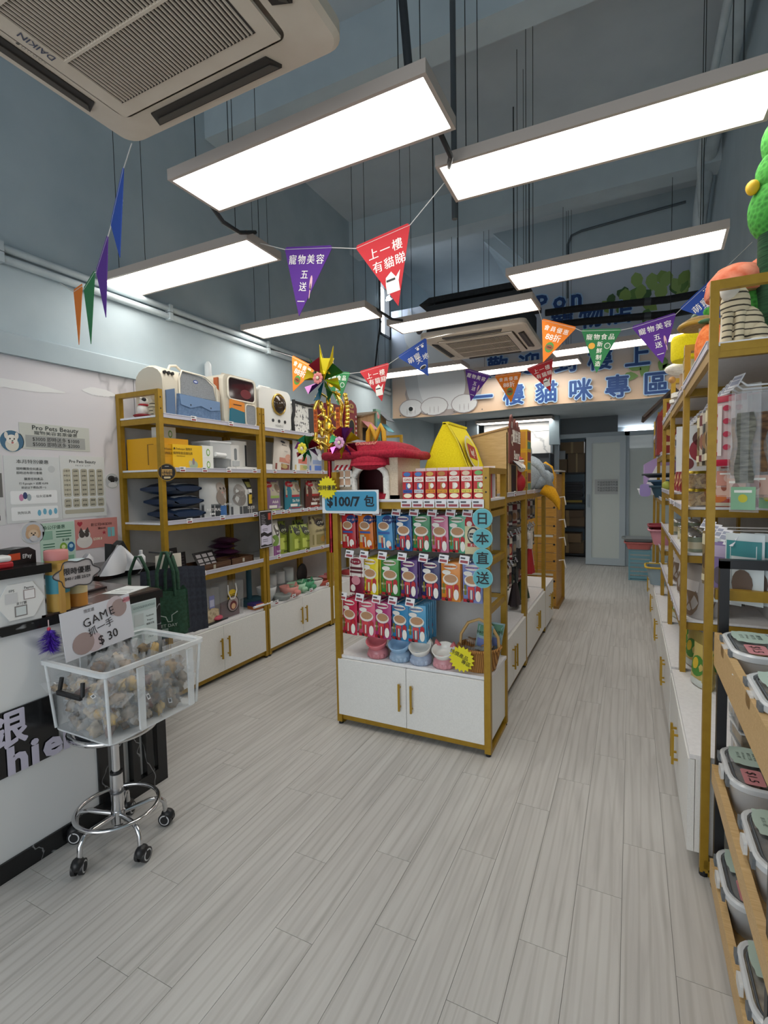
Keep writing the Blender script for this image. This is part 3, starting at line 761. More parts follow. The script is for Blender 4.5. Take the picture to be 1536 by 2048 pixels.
# --- pet carriers on the top shelf
def loft(b, secs, m, cap=True):
    n = len(secs[0]); v = [p for s in secs for p in s]
    for j in range(len(secs) - 1):
        b._a(v, [(j * n + i, j * n + (i + 1) % n, (j + 1) * n + (i + 1) % n, (j + 1) * n + i) for i in range(n)], m, True)
    if cap: b._a(v, [tuple(range(n))[::-1], tuple(range((len(secs) - 1) * n, len(secs) * n))], m)
t = T('pet_carrier', 'cream pet carrier with grey mesh and blue denim pockets', 'pet carrier', (XF + .01, 2.285, ZT), LEFT)
W, Hh, Dp = .50, .34, .25
def half(x, k=1.0, d=Dp, h=Hh):
    P = [(0, 0), (d, 0)] + [(d / 2 + d / 2 * math.cos(a) * 1, h * .72 + h * .28 * math.sin(a)) for a in [PI * i / 8 for i in range(9)]]
    return [(x, p[0], p[1] * k) for p in P]
b = B(); loft(b, [half(0, .96), half(.02), half(W - .04, .93), half(W, .86)], '#cfc8b8'); soften(O('body', b, t), .01)
O('mesh_window', B().prism([(.14, .155), (.145, .30), (.17, .315), (.36, .30), (.43, .255), (.455, .16)], -.006, .01, 'mesh_grey', 'y'), t)
d = O('denim_panel', B().prism([(.10, .02), (.48, .01), (.475, .15), (.11, .16)], -.022, .01, 'denim', 'y'), t)
O('flap', B().prism([(.11, .155), (.47, .15), (.465, .09), (.38, .075), (.29, .10), (.2, .075), (.12, .09)], -.028, -.02, '#6f8db4', 'y'), d)
O('stud', B().disc(.2, .095, .006, '#23282e', -.0295, n=8).disc(.38, .095, .006, '#23282e', -.0295, n=8), d)
O('badge', B().disc(.27, .262, .022, '#2b4a9a', -.0075, .012, 14).disc(.27, .262, .015, '#cdd6e8', -.008, .006, 12), t)
for x in (.03, .06, .09): O('air_hole', B().cyl((x - .005, -.004, .285), (x - .005, .01, .285), .011, '#1b1c1f', 10), t)
O('front_panel', B().prism([(.02, .02), (.09, .02), (.09, .19), (.02, .17)], -.008, .0, '#5a7496', 'y'), t)
O('handle', B().tube([(.15, .12, .33), (.17, .12, .365), (.22, .12, .375), (.27, .12, .345)], .009, '#d9d2c2', 8), t)
O('piping', B().tube([(.125, -.012, .01), (.125, -.014, .26), (.15, -.012, .315), (.35, -.012, .31), (.45, -.012, .26), (.475, -.012, .01)], .006, '#e3dccb', 6), t)
t = T('pet_carrier', 'tall cream pet carrier with clear window, orange and teal pockets', 'pet carrier', (XF + .03, 2.80, ZT), LEFT)
W = .36
soften(O('body', B().prism(rrect(W, .37, .05, 5, W / 2, .185), 0, .22, '#cdc8b9', 'y', True), t), .012)
O('window', B().prism(rrect(.28, .155, .03, 4, .185, .27), -.008, .0, '#2c2226|.08', 'y'), t)
O('window_rim', B().tube([(p[0], -.008, p[1]) for p in rrect(.29, .165, .035, 4, .185, .27)], .007, '#e6e1d2', 6, True), t)
O('red_lining', B().disc(.23, .245, .06, '#6e1f2a|.3', -.009, .035, 14), t)
O('zip_pocket', B().prism([(.055, .12), (.205, .105), (.205, .175), (.06, .19)], -.014, 0, '#e08a2a', 'y'), t)
O('zip', B().box(.085, .17, -.016, -.014, .148, .155, '#4a2a12'), t)
O('cloth_pocket', B().prism([(.05, .02), (.20, .01), (.2, .105), (.06, .125)], -.016, 0, '#1f6a80', 'y'), t)
O('mesh_pocket', B().prism(rrect(.115, .155, .03, 4, .275, .09), -.012, 0, 'mesh_grey', 'y'), t)
O('pocket_rim', B().tube([(p[0], -.012, p[1]) for p in rrect(.12, .16, .03, 4, .275, .09)], .006, '#e0dac9', 6, True), t)
O('strap', B().box(-.012, .0, .04, .08, .1, .34, '#a5552c'), t)
O('handle', B().tube([(.08, .1, .365), (.1, .1, .39), (.25, .1, .39), (.28, .1, .365)], .009, '#bdb7a8', 8), t)
t = T('pet_carrier', 'white hard-shell pet carrier with round bubble window', 'pet carrier', (XF + .02, 3.20, ZT), LEFT)
W = .42
soften(O('body', B().prism(rrect(W, .345, .06, 5, W / 2, .173), 0, .20, '#dedfdc|.35', 'y', True), t), .02, 3)
O('side_net', B().box(-.004, .0, .03, .17, .04, .31, '#5b5349'), t)
O('bubble', B().lathe([(.001, .05), (.05, .038), (.075, .012), (.08, 0)], '#3b2f25|.06', 18), t, (.25, -.002, .225), rot=(PI / 2, 0, 0))
O('bubble_rim', B().tube([(.25 + .083 * math.cos(a), -.006, .225 + .083 * math.sin(a)) for a in [2 * PI * i / 20 for i in range(20)]], .009, '#b99a4a|.3|.6', 6, True), t)
for x in (.17, .25, .33): O('air_hole', B().cyl((x, -.004, .085), (x, .01, .085), .014, '#25262a', 12), t)
O('lettering', B().text('YOUDLE', .028, .25, .045, '#8b8d90', -.003), t)
O('handle', B().tube([(.1, .1, .335), (.13, .1, .37), (.26, .1, .37), (.29, .1, .335)], .01, '#d0d1cd', 8), t)
t = T('tote_bag', 'black and white newsprint pet bag on the top shelf', 'bag', (XF, 3.665, ZT), LEFT)
soften(O('body', B().prism([(0, 0), (.36, 0), (.38, .28), (.02, .29)], 0, .2, 'newsprint', 'y'), t), .02)
O('side_strap', B().tube([(.01, -.006, 0), (-.01, -.008, .12), (.02, -.006, .2), (.02, -.004, .3)], .016, '#1b1c1f', 6), t)
O('rim', B().tube([(.02, 0, .285), (.2, -.01, .275), (.38, 0, .28)], .012, '#17181b', 6), t)
O('mesh_side', B().prism([(.26, .02), (.36, .02), (.375, .27), (.25, .25)], -.006, .0, '#3b3d42', 'y'), t)

# --- small ornaments on the rack end
t = T('cow_ornament', 'small white and black cow ornament on a red cushion', 'ornament', (-2.86, 2.27, ZT), LEFT + .4)
O('cushion', B().ell((0, 0, .012), (.07, .06, .014), '#8e1a26', 14, 6), t)
O('body', B().ell((0, 0, .05), (.04, .035, .042), '#eceae4', 12, 8).ell((.0, -.01, .105), (.03, .028, .028), '#eceae4', 12, 8), t)
O('patch', B().ell((.022, -.018, .06), (.02, .018, .022), '#17181a', 8, 6).ell((-.02, -.02, .115), (.012, .016, .014), '#17181a', 8, 6), t)
O('scarf', B().ell((0, -.005, .082), (.036, .034, .01), '#b3202c', 12, 6), t)
for s in (-1, 1): O('ear', B().ell((s * .03, -.005, .122), (.012, .006, .008), '#eceae4', 8, 6), t)
t = T('tiger_toy', 'small striped tiger toy standing behind the rack post', 'toy', (-2.72, 2.26, ZT), LEFT)
O('body', B().ell((0, .02, .05), (.035, .04, .05), 'tiger_cloth', 12, 8), t); O('head', B().ell((0, .0, .12), (.034, .032, .03), '#c9b89a', 12, 8), t)
for s in (-1, 1): O('ear', B().ell((s * .022, 0, .147), (.01, .006, .01), '#c9b89a', 8, 6), t)
for s in (-1, 1): O('leg', B().cyl((s * .02, -.015, 0), (s * .02, -.005, .05), .012, '#b8a685', 8), t)
t = tag(O('clear_bottle', B().lathe([(.026, 0), (.028, .02), (.028, .10), (.018, .115), (.012, .125)], 'clear_rim', 14), None, (-2.86, 2.98, 2.25), LEFT), 'clear plastic tube standing on the wall ledge above the carriers', 'bottle')
t.location = (XL + .03, 3.02, 2.262)
t = tag(O('ring_stand', B().tube([(.035 * math.cos(a), 0, .045 + .045 * math.sin(a)) for a in [2 * PI * i / 14 for i in range(14)]], .009, '#1b1d20', 6, True), None, (-2.84, 2.37, ZT + .01), LEFT), 'black ring toy lying beside the mesh carrier', 'toy')

# --- second shelf: boxed gadgets
Y1 = '#e0a616'
yb = Carton(.24, .30, .205, Y1, [('l', .15, .15, .35, .8, '#8a6413')], [('寵物智能水機', -.2, .35, .024, '#6b4b0c')])
put(yb, 'appliance_box', 'large yellow carton at the rack end, open top flap', 'box', (-2.70, 2.245 + .12, Z2), LEFT, 'yellow gadget boxes')
yb2 = Carton(.125, .12, .16, '#d9a019', [], [('● Petkeeper', -.1, .83, .016, '#3a2a0a'), ('寵物飲水機', -.1, .66, .018, '#3a2a0a'), ('──────', -.1, .52, .016, '#6b4b0c')])
put(yb2, 'appliance_box', 'narrow yellow carton in front of the open-flap carton', 'box', (-2.672, 2.225 + .08, Z2), LEFT, 'yellow gadget boxes')
yb3 = Carton(.25, .14, .165, '#f0c01d', [('o', .35, .2, .3, .18, '#a7b8a0'), ('o', .35, .34, .08, .14, '#8f7f92'), ('o', .12, .28, .1, .1, '#c9c3a2')], [('● Petkeeper 寵物家', -.35, .83, .018, '#3a2a0a'), ('寵物智能逗貓玩具', -.35, .66, .02, '#3a2a0a'), ('Entertainment', -.5, .55, .012, '#6b4b0c')])
put(yb3, 'appliance_box', 'bright yellow carton with toy picture on its front', 'box', (-2.66, 2.318 + .125, Z2), LEFT, 'yellow gadget boxes')
wb_ = Carton(.105, .11, .085, '#eceee9', [('o', .1, .45, .32, .3, '#7fae5a'), ('o', .1, .45, .2, .19, '#eceee9')], [('-----', .1, .85, .012, '#777')] if False else [])
for z, lb in ((0, 'lower of two white boxes with green ring beside the yellow carton'), (.0855, 'upper of two white boxes with green ring beside the yellow carton')):
    put(wb_, 'filter_box', lb, 'box', (-2.665, 2.62, Z2 + z), LEFT, 'white filter boxes')
put(wb_, 'filter_box', 'white green-ring box lying on top of the yellow cartons', 'box', (-2.80, 2.42, Z2 + .2055), LEFT, 'white filter boxes')
put(wb_, 'filter_box', 'plain white box tucked behind the green-ring box', 'box', (-2.86, 2.565, Z2), LEFT, 'white filter boxes')
t = T('feeder_tank', 'clear plastic feeder tank with a white scoop inside', 'feeder', (-2.685, 2.67, Z2), LEFT)
O('tank', B().box(0, .20, 0, .18, .0, .085, 'smoke').box(.0, .20, 0, .18, .09, .20, 'clear_rim'), t); O('lid', B().box(-.004, .204, -.004, .184, .2, .212, '#e2e5e6'), t)
O('scoop', B().cyl((.03, -.012, .115), (.13, -.012, .11), .016, '#eef0f0', 10), t)
t = T('pet_feeder', 'white round-edged pet feeder with a grey food window', 'feeder', (-2.68, 2.84, Z2), LEFT)
soften(O('body', B().prism(rrect(.17, .14, .05, 4, .085, .09), .0, .165, '#e6e6e4|.35', 'z', True), t, (0, 0, .03)), .008)
O('window', B().prism(rrect(.026, .09, .012, 3, .095, .125), .017, .021, '#7f8488', 'y'), t, (0, 0, .0))
O('tray', B().prism([(.0, 0), (.20, 0), (.2, .16), (0, .16)], 0, .028, '#dcdcda', 'z'), t, (-.01, -.0, 0)); O('chute', B().box(.06, .13, .012, .03, .035, .075, '#b9bdbf'), t)
t = T('pet_feeder', 'tall white pet feeder tower with a black slot', 'feeder', (-2.74, 2.94, Z2), LEFT)
soften(O('body', B().prism(rrect(.21, .17, .06, 4, .105, .09), 0, .235, '#e3e3e1|.35', 'z', True), t, (0, 0, .0)), .008)
O('window', B().box(.15, .166, .001, .006, .04, .205, '#22252a'), t); O('base_tray', B().box(-.03, .2, -.07, .0, 0, .03, '#dededc'), t)
put(Carton(.09, .08, .06, '#e4e5e4'), 'small_box', 'small plain white box beside the leaning pale kibble bags', 'box', (-2.66, 3.275, Z2), LEFT)

# --- kibble bags
def kib(w, h, base, acc, txt, low, style='block', extra=()):
    return Bag(w, h, .11, base, [(-.9, .02, .9, .22, low), (-.7, .26, .5, .40, acc)] + list(extra), [(txt, -.1, .8, h * .07, '#3b3f45'), ('RECIPE', -.1, .6, h * .045, '#5a5e64')], style)
P = kib(.215, .285, '#d8cfc4', '#c98a78', 'Meadow', '#8a4a42', extra=[('o', .3, .42, .45, .12, '#d9a48f'), ('o', -.2, .15, .4, .07, '#b8a26a'), ('o', -.1, .9, .3, .04, '#22262e')])
put(P, 'kibble_bag', 'pale pink kibble bag leaning sideways on the second shelf', 'pet food', (-2.72, 3.50, Z2), LEFT, 'pale kibble bags', .12)
P = kib(.20, .28, '#d9dbd8', '#d07a6a', 'Meadow', '#c9b27a', extra=[('o', .1, .42, .4, .1, '#c96a5a'), ('o', .2, .16, .4, .06, '#9fae6a')])
put(P, 'kibble_bag', 'off-white kibble bag with orange fish print, second shelf middle', 'pet food', (-2.72, 3.77, Z2), LEFT, 'pale kibble bags', .05)
P = kib(.22, .285, '#b9bcc4', '#8a9bc0', 'Meadow', '#5a7bc4', extra=[('o', .2, .5, .4, .12, '#dfe3e8'), ('o', -.1, .9, .3, .05, '#22262e')])
put(P, 'kibble_bag', 'silver-blue kibble bag at the far end of the second shelf', 'pet food', (-2.72, 4.01, Z2), LEFT, 'pale kibble bags')
SIL = Bag(.25, .30, .12, '#c6c7c6|.3', [(-.95, .02, .95, .30, '#31363c'), (-.95, .3, .95, .33, '#6d7276'), (.1, .04, .95, .28, '#3a6aa6'), ('o', .3, .68, .42, .17, '#a79b92'), ('o', .3, .5, .5, .2, '#8d827a'), ('o', .15, .7, .08, .03, '#3a332e'), ('o', .45, .7, .08, .03, '#3a332e'), ('o', .3, .6, .06, .02, '#c48a82')], [('NATURAL', -.4, .2, .03, '#e8e8e8'), ('WILDCATCH', .5, .31, .022, '#e8e8e8'), ('■■■', -.5, .1, .02, '#e8e8e8')], 'block')
put(SIL, 'kibble_bag', 'big silver kibble bag with tabby cat face, third shelf', 'pet food', (-2.73, 2.715, Z3), LEFT, 'silver kibble bags')
SIL2 = Bag(.24, .285, .12, '#c2c3c1|.3', [(-.95, .02, .95, .24, '#4a4d50'), ('o', -.45, .66, .4, .18, '#8f8a86'), ('o', -.45, .45, .45, .2, '#7d7874'), (.15, .24, .9, .98, '#1b1c1f'), (.25, .3, .85, .55, '#d4b43a'), (.25, .6, .85, .7, '#e9e9e9'), (.25, .75, .85, .9, '#8d8a4a')], [('Plus+', .55, .45, .03, '#1b1c1f'), ('DUCK', .5, .2, .03, '#e8e8e8')], 'block')
put(SIL2, 'kibble_bag', 'silver kibble bag with yellow and black side label, third shelf', 'pet food', (-2.73, 3.0, Z3), LEFT, 'silver kibble bags')
LAY = Bag(.25, .30, .085, '#23344f|.3', [('o', 0, .6, .7, .25, '#6a5a4c'), (-.8, .1, .2, .25, '#c9ccd0'), (.3, .05, .9, .2, '#8a8f98')], style='sack')
for i, (z, lb) in enumerate(((.052, 'lowest dark blue kibble bag lying flat on the third shelf'), (.137, 'middle dark blue kibble bag lying in the stack of three'), (.222, 'topmost dark blue kibble bag lying on the third shelf'))):
    put(LAY, 'kibble_bag', lb, 'pet food', (-2.68, 2.46, Z3 + z - .008), LEFT + .12 * (i - 1), 'dark blue kibble bags lying flat', 0, -PI / 2)
def col_bag(base, mid, badge, nm):
    return Bag(.215, .265, .10, base, [(-.95, .5, .95, .99, '#b8b09a'), (-.95, .44, .95, .52, mid), ('o', -.55, .88, .42, .1, badge), ('o', .35, .75, .35, .14, '#7d6a58'), (-.8, .06, .8, .1, mid), (-.7, .13, .1, .22, '#e6e2da')], [(nm, -.1, .33, .035, '#f2eee6'), ('Origin', -.5, .88, .026, '#f2eee6'), ('5.4KG', .55, .15, .02, '#f2eee6')], 'block')
put(col_bag('#8d6f96', '#9dbb62', '#b3202c', 'Adult'), 'kibble_bag', 'lilac kibble bag with red badge, third shelf', 'pet food', (-2.73, 3.375, Z3), LEFT, 'bright kibble bags')
put(col_bag('#2a7a8c', '#a33a44', '#b3202c', 'Six Fish'), 'kibble_bag', 'teal kibble bag with red badge, third shelf', 'pet food', (-2.73, 3.665, Z3), LEFT, 'bright kibble bags')
put(col_bag('#5c2a22', '#a3302c', '#b3202c', 'Regional'), 'kibble_bag', 'dark brown kibble bag with red badge, third shelf', 'pet food', (-2.73, 3.98, Z3), LEFT, 'bright kibble bags')
WP = Bag(.155, .30, .11, '#d8d6d2', [(-.95, .02, .95, .3, '#8a4a86'), ('o', -.3, .45, .6, .16, '#7a9a4a'), ('o', .1, .72, .35, .16, '#5a5550'), ('o', .2, .8, .2, .07, '#e3e0da')], [('lamb', .2, .15, .03, '#e8e2ea')], 'block')
put(WP, 'kibble_bag', 'white and purple kibble bag at the post, fourth shelf', 'pet food', (-2.71, 3.345, Z4), LEFT)
def green(w, h): return Bag(w, h, .10, '#8a9a34|.4', [(-.95, .72, .95, .99, '#23251f'), ('o', 0, .72, .6, .1, '#1b1d1b'), (-.7, .14, .0, .5, '#c0cc62'), (-.2, .04, .7, .1, '#4a5420')], [('GO!', 0, .73, w * .24, '#e6ebc8'), ('SOLUTIONS', 0, .6, w * .1, '#2d3414'), ('fresh', .1, .38, w * .16, '#2d3414')], 'block')
for y, w, h, x, lb in ((3.50, .15, .28, -2.75, 'tall olive green kibble bag, first of four on the fourth shelf'), (3.62, .12, .24, -2.69, 'small olive green kibble bag in front of the tall ones'), (3.80, .17, .27, -2.77, 'olive green kibble bag standing at the back'), (3.74, .16, .235, -2.68, 'short olive green kibble bag beside the beige bag')):
    put(green(w, h), 'kibble_bag', lb, 'pet food', (x, y, Z4), LEFT, 'olive green kibble bags')
BE = Bag(.26, .30, .12, '#b9ad84|.45', [(-.95, .74, .95, .98, '#5a4a3c'), ('o', 0, .74, .55, .1, '#17181a'), (-.8, .08, .85, .4, '#8f8556'), ('o', .3, .24, .4, .1, '#a7803c')], [('GRAIN FREE', 0, .52, .034, '#3a3a24'), ('GO!', 0, .75, .05, '#e8e6d8')], 'block')
put(BE, 'kibble_bag', 'large beige grain-free kibble bag, fourth shelf far end', 'pet food', (-2.73, 4.03, Z4), LEFT)

# --- jewellery-like trays and dark cards on the fourth shelf
def dark_card(lb, y, x, w, h, rz, lean, fn):
    Panel('display_card', lb, 'card', w, h, '#17151a|.35', fn, (x, y, Z4 + h / 2 * math.cos(lean) + .004), LEFT + rz, rot=(-lean, 0, LEFT + rz))
def card_rows(b):
    for i, z in enumerate((.07, .05, .03, .01, -.01, -.03, -.05)): b.rect(-.035, -.035 + .03 + .02 * (i % 3), z - .003, z + .003, '#b8aeb4' if i != 3 else '#b0424c', -.001)
dark_card('slim dark card with white lines leaning at the rack end', 2.36, -2.75, .10, .185, .1, .12, card_rows)
dark_card('dark card with faint text standing behind the trays', 2.46, -2.80, .10, .14, -.1, .08, lambda b: [b.rect(-.035, .035, z, z + .003, '#6a6068', -.001) for z in (-.04, -.02, 0, .02, .04)])
dark_card('dark photo board with nine white picture squares', 2.70, -2.80, .22, .13, .12, .5, lambda b: [b.rect(-.09 + .065 * i, -.04 + .065 * i, -.055 + .037 * j, -.028 + .037 * j, '#c9c4c8', -.001) for i in range(3) for j in range(3)])
def tray(lb, y0, w, x, d=.16):
    t = T('wood_tray', lb, 'tray', (x, y0, Z4), LEFT)
    O('base', B().box(0, w, 0, d, 0, .008, 'tray_wood'), t)
    for a in ((0, w, 0, .01), (0, w, d - .01, d), (0, .01, 0, d), (w - .01, w, 0, d)): O('side', B().box(*a, .008, .05, 'tray_wood'), t)
    b = B()
    for i in range(16): b.ell((random.uniform(.03, w - .03), random.uniform(.03, d - .03), .017), (.014, .012, .009), random.choice(['#8a8072', '#b9ad97', '#5a5046']), 8, 5)
    f = O('trinkets', b, t); f['kind'] = 'stuff'
    O('label', B().box(w * .5, w * .5 + .02, -.003, 0, .012, .04, '#b9b4a4'), t)
tray('long dark wooden tray of trinkets on the fourth shelf', 2.44, .37, -2.655, .2)
tray('shorter dark wooden tray of trinkets beside the purple packs', 2.825, .25, -2.68)
for i in range(4):
    put(Bag(.13, .2, .05, '#4a2440|.35', [(-.6, .5, .6, .7, '#6d4a66')], style='pillow'), 'treat_bag', f'dark plum bag, {["lowest","second","third","topmost"][i]} of the pile on the fourth shelf', 'pet treat', (-2.82 + .04 * (i % 2), 2.99, Z4 + .027 + .046 * i), LEFT, 'plum bags in a pile', 0, -PI / 2)
Panel('hanging_notice', 'black framed notice with lilac waves hanging on the middle post', 'notice', .185, .30, '#141318|.3', lambda b: (b.rect(-.088, .088, -.145, .145, '#d5d2d4', -.0006), b.rect(-.082, .082, -.139, .139, '#1a171c', -.0012),
      b.rect(.03, .07, .07, .125, '#b8452c', -.0018), [b.rect(-.065, -.02 + .01 * (i % 3), .11 - .013 * i, .114 - .013 * i, '#a8a4aa', -.0018) for i in range(6)], b.flat([(-.075, .03), (-.03, .04), (.02, .025), (.075, .035), (.075, -.03), (.02, -.04), (-.03, -.02), (-.075, -.03)], '#cfcbe0', -.0018),
      b.flat([(-.075, -.06), (-.03, -.05), (.02, -.065), (.075, -.055), (.075, -.125), (.02, -.13), (-.03, -.12), (-.075, -.125)], '#cfcbe0', -.0018), [b.rect(-.055, .02, z, z + .004, '#5c5a70', -.0024) for z in (.0, -.012, -.085, -.1)]), (LX + .03, 3.15, 1.05), LEFT + .12)

# --- on the cabinet tops
t = T('teal_stand', 'teal stand with heavy rounded base beside the glass bowls', 'stand', (-2.80, 3.20, ZK), LEFT)
soften(O('base', B().prism(rrect(.20, .17, .05, 4), 0, .055, '#24505f|.45', 'z', True), t), .012, 3); O('column', B().cyl((-.03, .02, .05), (-.03, .02, .40), .022, '#24505f|.45', 12), t); O('clamp', B().box(-.07, .01, -.0, .05, .30, .36, '#2a5c6d'), t); O('arm', B().cyl((-.03, .02, .33), (.09, -.02, .30), .009, '#22262a', 8), t)
def bowl(lb, x, y, r, h, c, z=ZK, rz=0, rim=None, foot=.6, name='pet_bowl', cat='bowl', n=20):
    b = B().lathe([(r * foot, 0), (r * (foot + .1), h * .12), (r * .9, h * .55), (r, h), (r * .94, h), (r * .8, h * .5), (r * .5, h * .2), (.001, h * .16)], c, n, cap=False)
    b.lathe([(.001, 0), (r * foot, 0)], c, n, cap=False)
    o = T(name, lb, cat, (x, y, z), rz); O('bowl', b, o)
    if rim: O('rim', B().tube([(r * .97 * math.cos(a), r * .97 * math.sin(a), h) for a in [2 * PI * i / 20 for i in range(20)]], .004, rim, 6, True), o)
    return o
bowl('clear round glass bowl lying beside the teal stand', -2.79, 3.35, .085, .12, 'clear_rim', foot=.5)
bowl('flat grey cat-ear plate at the shelf edge', -2.70, 3.44, .085, .045, '#8d9492', foot=.7)
def animal_bowl(lb, x, y, c, snout):
    o = bowl(lb, x, y, .088, .085, c, rz=LEFT, foot=.75)
    for s in (-1, 1): O('ear', B().prism([(-.022, 0), (.022, 0), (.006, .035)], -.006, .006, c, 'y'), o, (s * .06, -.03, .08))
    O('snout', B().ell((0, -.09, .035), (.04, .03, .025), snout, 12, 8), o)
animal_bowl('pink pig-faced pet bowl on the cabinet top', -2.73, 3.585, '#d39087', '#c97f78')
animal_bowl('pale mint animal bowl between pink and green bowls', -2.75, 3.72, '#a5cdb0', '#93bf9f')
animal_bowl('mid green animal bowl on the cabinet top', -2.74, 3.845, '#4f9a72', '#458c66')
bowl('white enamel bowl with black rim on the cabinet top', -2.74, 4.0, .085, .075, '#e4e4de', rim='#1b1c1e', foot=.5)
for i, (y, h, lb) in enumerate(((3.53, .10, 'first of three clear glass jars behind the bowls'), (3.65, .11, 'middle of three clear glass jars behind the bowls'), (3.78, .12, 'last of three clear glass jars, beside the black disc'))):
    t = T('glass_jar', lb, 'jar', (-2.88, y, ZK + .09), 0, 'clear jars behind the bowls'); O('glass', B().lathe([(.045, 0), (.048, .01), (.048, h), (.043, h)], 'clear_rim', 16), t); O('stand', B().lathe([(.05, -.09), (.05, -.005), (.046, 0)], 'clear', 14), t)
t = T('black_plate', 'black round plate standing upright at the back', 'plate', (-2.86, 3.96, ZK + .002), LEFT); O('plate', B().lathe([(.001, -.006), (.075, -.004), (.085, .006), (.07, .004), (.001, 0)], '#17181a|.35', 22, sy=1.2), t, (0, 0, .12), rot=(PI / 2, 0, 0)); O('stand', B().box(-.03, .03, -.01, .04, 0, .03, '#22242a'), t)
put(Carton(.10, .03, .13, '#d8dadb'), 'small_box', 'upright white card box behind the black plate', 'box', (-2.93, 3.88, ZK + .0), LEFT)
for i, (y, c, lb) in enumerate(((4.10, '#b8574a', 'red-brown pet dish just past the white bowl'), (4.27, '#d98a8a', 'pink pet dish on the cabinet behind the island'), (4.42, '#c96f78', 'rose pet dish nearest the island post'))):
    bowl(lb, -2.74 - .03 * i, y, .09, .05, c, foot=.8, name='pet_dish', cat='dish')
put(Carton(.17, .12, .03, '#c98a2e'), 'small_box', 'flat orange box under the red-brown dish', 'box', (-2.86, 4.2, ZK), LEFT)
t = T('gift_bag', 'clear plastic gift bag with white rope handles and monkey print', 'bag', (-2.69, 2.72, ZK), LEFT)
O('body', B().prism([(0, 0), (.23, 0), (.24, .26), (-.005, .27)], 0, .09, 'clear_bag', 'y'), t)
O('handle', B().tube([(.07, -.004, .25), (.065, -.01, .19), (.09, -.012, .14), (.13, -.012, .14), (.155, -.01, .2), (.15, -.004, .25)], .005, '#e6e6e2', 6), t)
b = B().disc(.115, .16, .055, '#d9b62a', -.002).disc(.12, .10, .062, '#17181a', -.003).disc(.12, .10, .054, '#b8aaa6', -.004).disc(.12, .085, .04, '#5a2f26', -.005).disc(.12, .08, .026, '#d9b08a', -.006).disc(.108, .09, .005, '#111', -.007, n=8) if False else B().disc(.115, .16, .05, '#d9b62a', -.002).disc(.12, .10, .062, '#17181a', -.003).disc(.12, .10, .055, '#a89a9a', -.004).disc(.12, .088, .036, '#6b2f34', -.005).disc(.12, .082, .022, '#d9b08a', -.006)
b.text('MOTTO', .03, .115, .165, '#3a2f12', -.004, .01)
O('print', b, t); O('contents', B().prism([(.01, .0), (.21, 0), (.2, .12), (.02, .10)], .02, .08, '#5b2a36', 'y'), t)
t = T('clear_pouch', 'clear zip pouch of brown grains with a lilac label', 'bag', (-2.70, 2.565, ZK), LEFT)
O('film', B().prism([(0, 0), (.155, 0), (.15, .25), (.01, .26)], 0, .05, 'clear_bag', 'y'), t); O('grains', B().prism([(.006, .003), (.148, .003), (.145, .09), (.08, .11), (.01, .08)], .004, .046, 'kibble_pale', 'y'), t); O('label', B().box(.05, .10, -.002, 0, .11, .2, '#7f84b8').rect(.055, .095, .12, .17, '#c3c6e0', -.0025), t)
t = T('candy_box', 'purple and orange flat snack box at the cabinet edge', 'box', (-2.665, 3.055, ZK), LEFT - .15); O('lower', B().box(0, .12, 0, .09, 0, .025, '#c9712c'), t); O('upper', B().box(-.004, .11, -.004, .085, .0255, .048, '#3d2f74'), t); O('print', B().rect(.01, .1, .032, .044, '#d8704a', -.0045), t)
t = T('computer_mouse', 'pink computer mouse on the grey mat', 'mouse', (-2.71, 2.705, ZK + .012), LEFT + .3); O('shell', B().ell((0, 0, .012), (.05, .03, .018), '#d0506a|.35', 14, 8), t); O('wheel', B().ell((-.02, 0, .028), (.008, .004, .005), '#6d2434', 8, 6), t)
t = T('keyboard', 'small white keyboard lying on a black folder', 'keyboard', (-2.69, 2.45, ZK + .01), LEFT + .12)
soften(O('case', B().box(0, .22, 0, .10, 0, .014, '#e3e5e6|.4'), t), .004)
for j in range(4):
    for i in range(10): O('key', B().box(0, .016, 0, .018, 0, .003, '#f0f1f2'), t, (.012 + .02 * i, .01 + .021 * j, .014)) if j < 4 else None
t = T('mouse_mat', 'dark grey mat and folder under the keyboard', 'mat', (-2.655, 2.43, ZK), LEFT + .1); O('folder', B().box(0, .36, 0, .17, 0, .007, '#17191f'), t); O('mat', B().prism(rrect(.2, .16, .02, 4, .34, .1), .007, .011, '#6d6268', 'z'), t)
tag(O('white_rod', B().cyl((0, 0, 0), (.0, .22, -.005), .010, '#e2e3e4', 10), None, (-2.645, 3.02, ZK + .03), 0), 'short white rod poking past the post between two cabinets', 'rod')
# --- behind the island: a few goods on the third and fourth left racks
gold = Bag(.12, .2, .07, '#c9b06a|.4', [(-.8, .1, .8, .5, '#e0d6b8'), (-.8, .6, .8, .85, '#b8862c')], style='block')
for i, (y, z, lb) in enumerate(((4.33, Z4, 'tan treat bag just behind the island post, fourth shelf'), (4.5, Z4, 'second tan treat bag behind the island, fourth shelf'), (4.3, Z3, 'tan treat bag behind the island post, third shelf'), (4.45, Z3, 'second tan treat bag behind the island, third shelf'), (4.62, Z3, 'third tan treat bag behind the island, third shelf'))):
    put(gold, 'treat_bag', lb, 'pet treat', (-2.70, y, z), LEFT, 'tan treat bags behind the island')
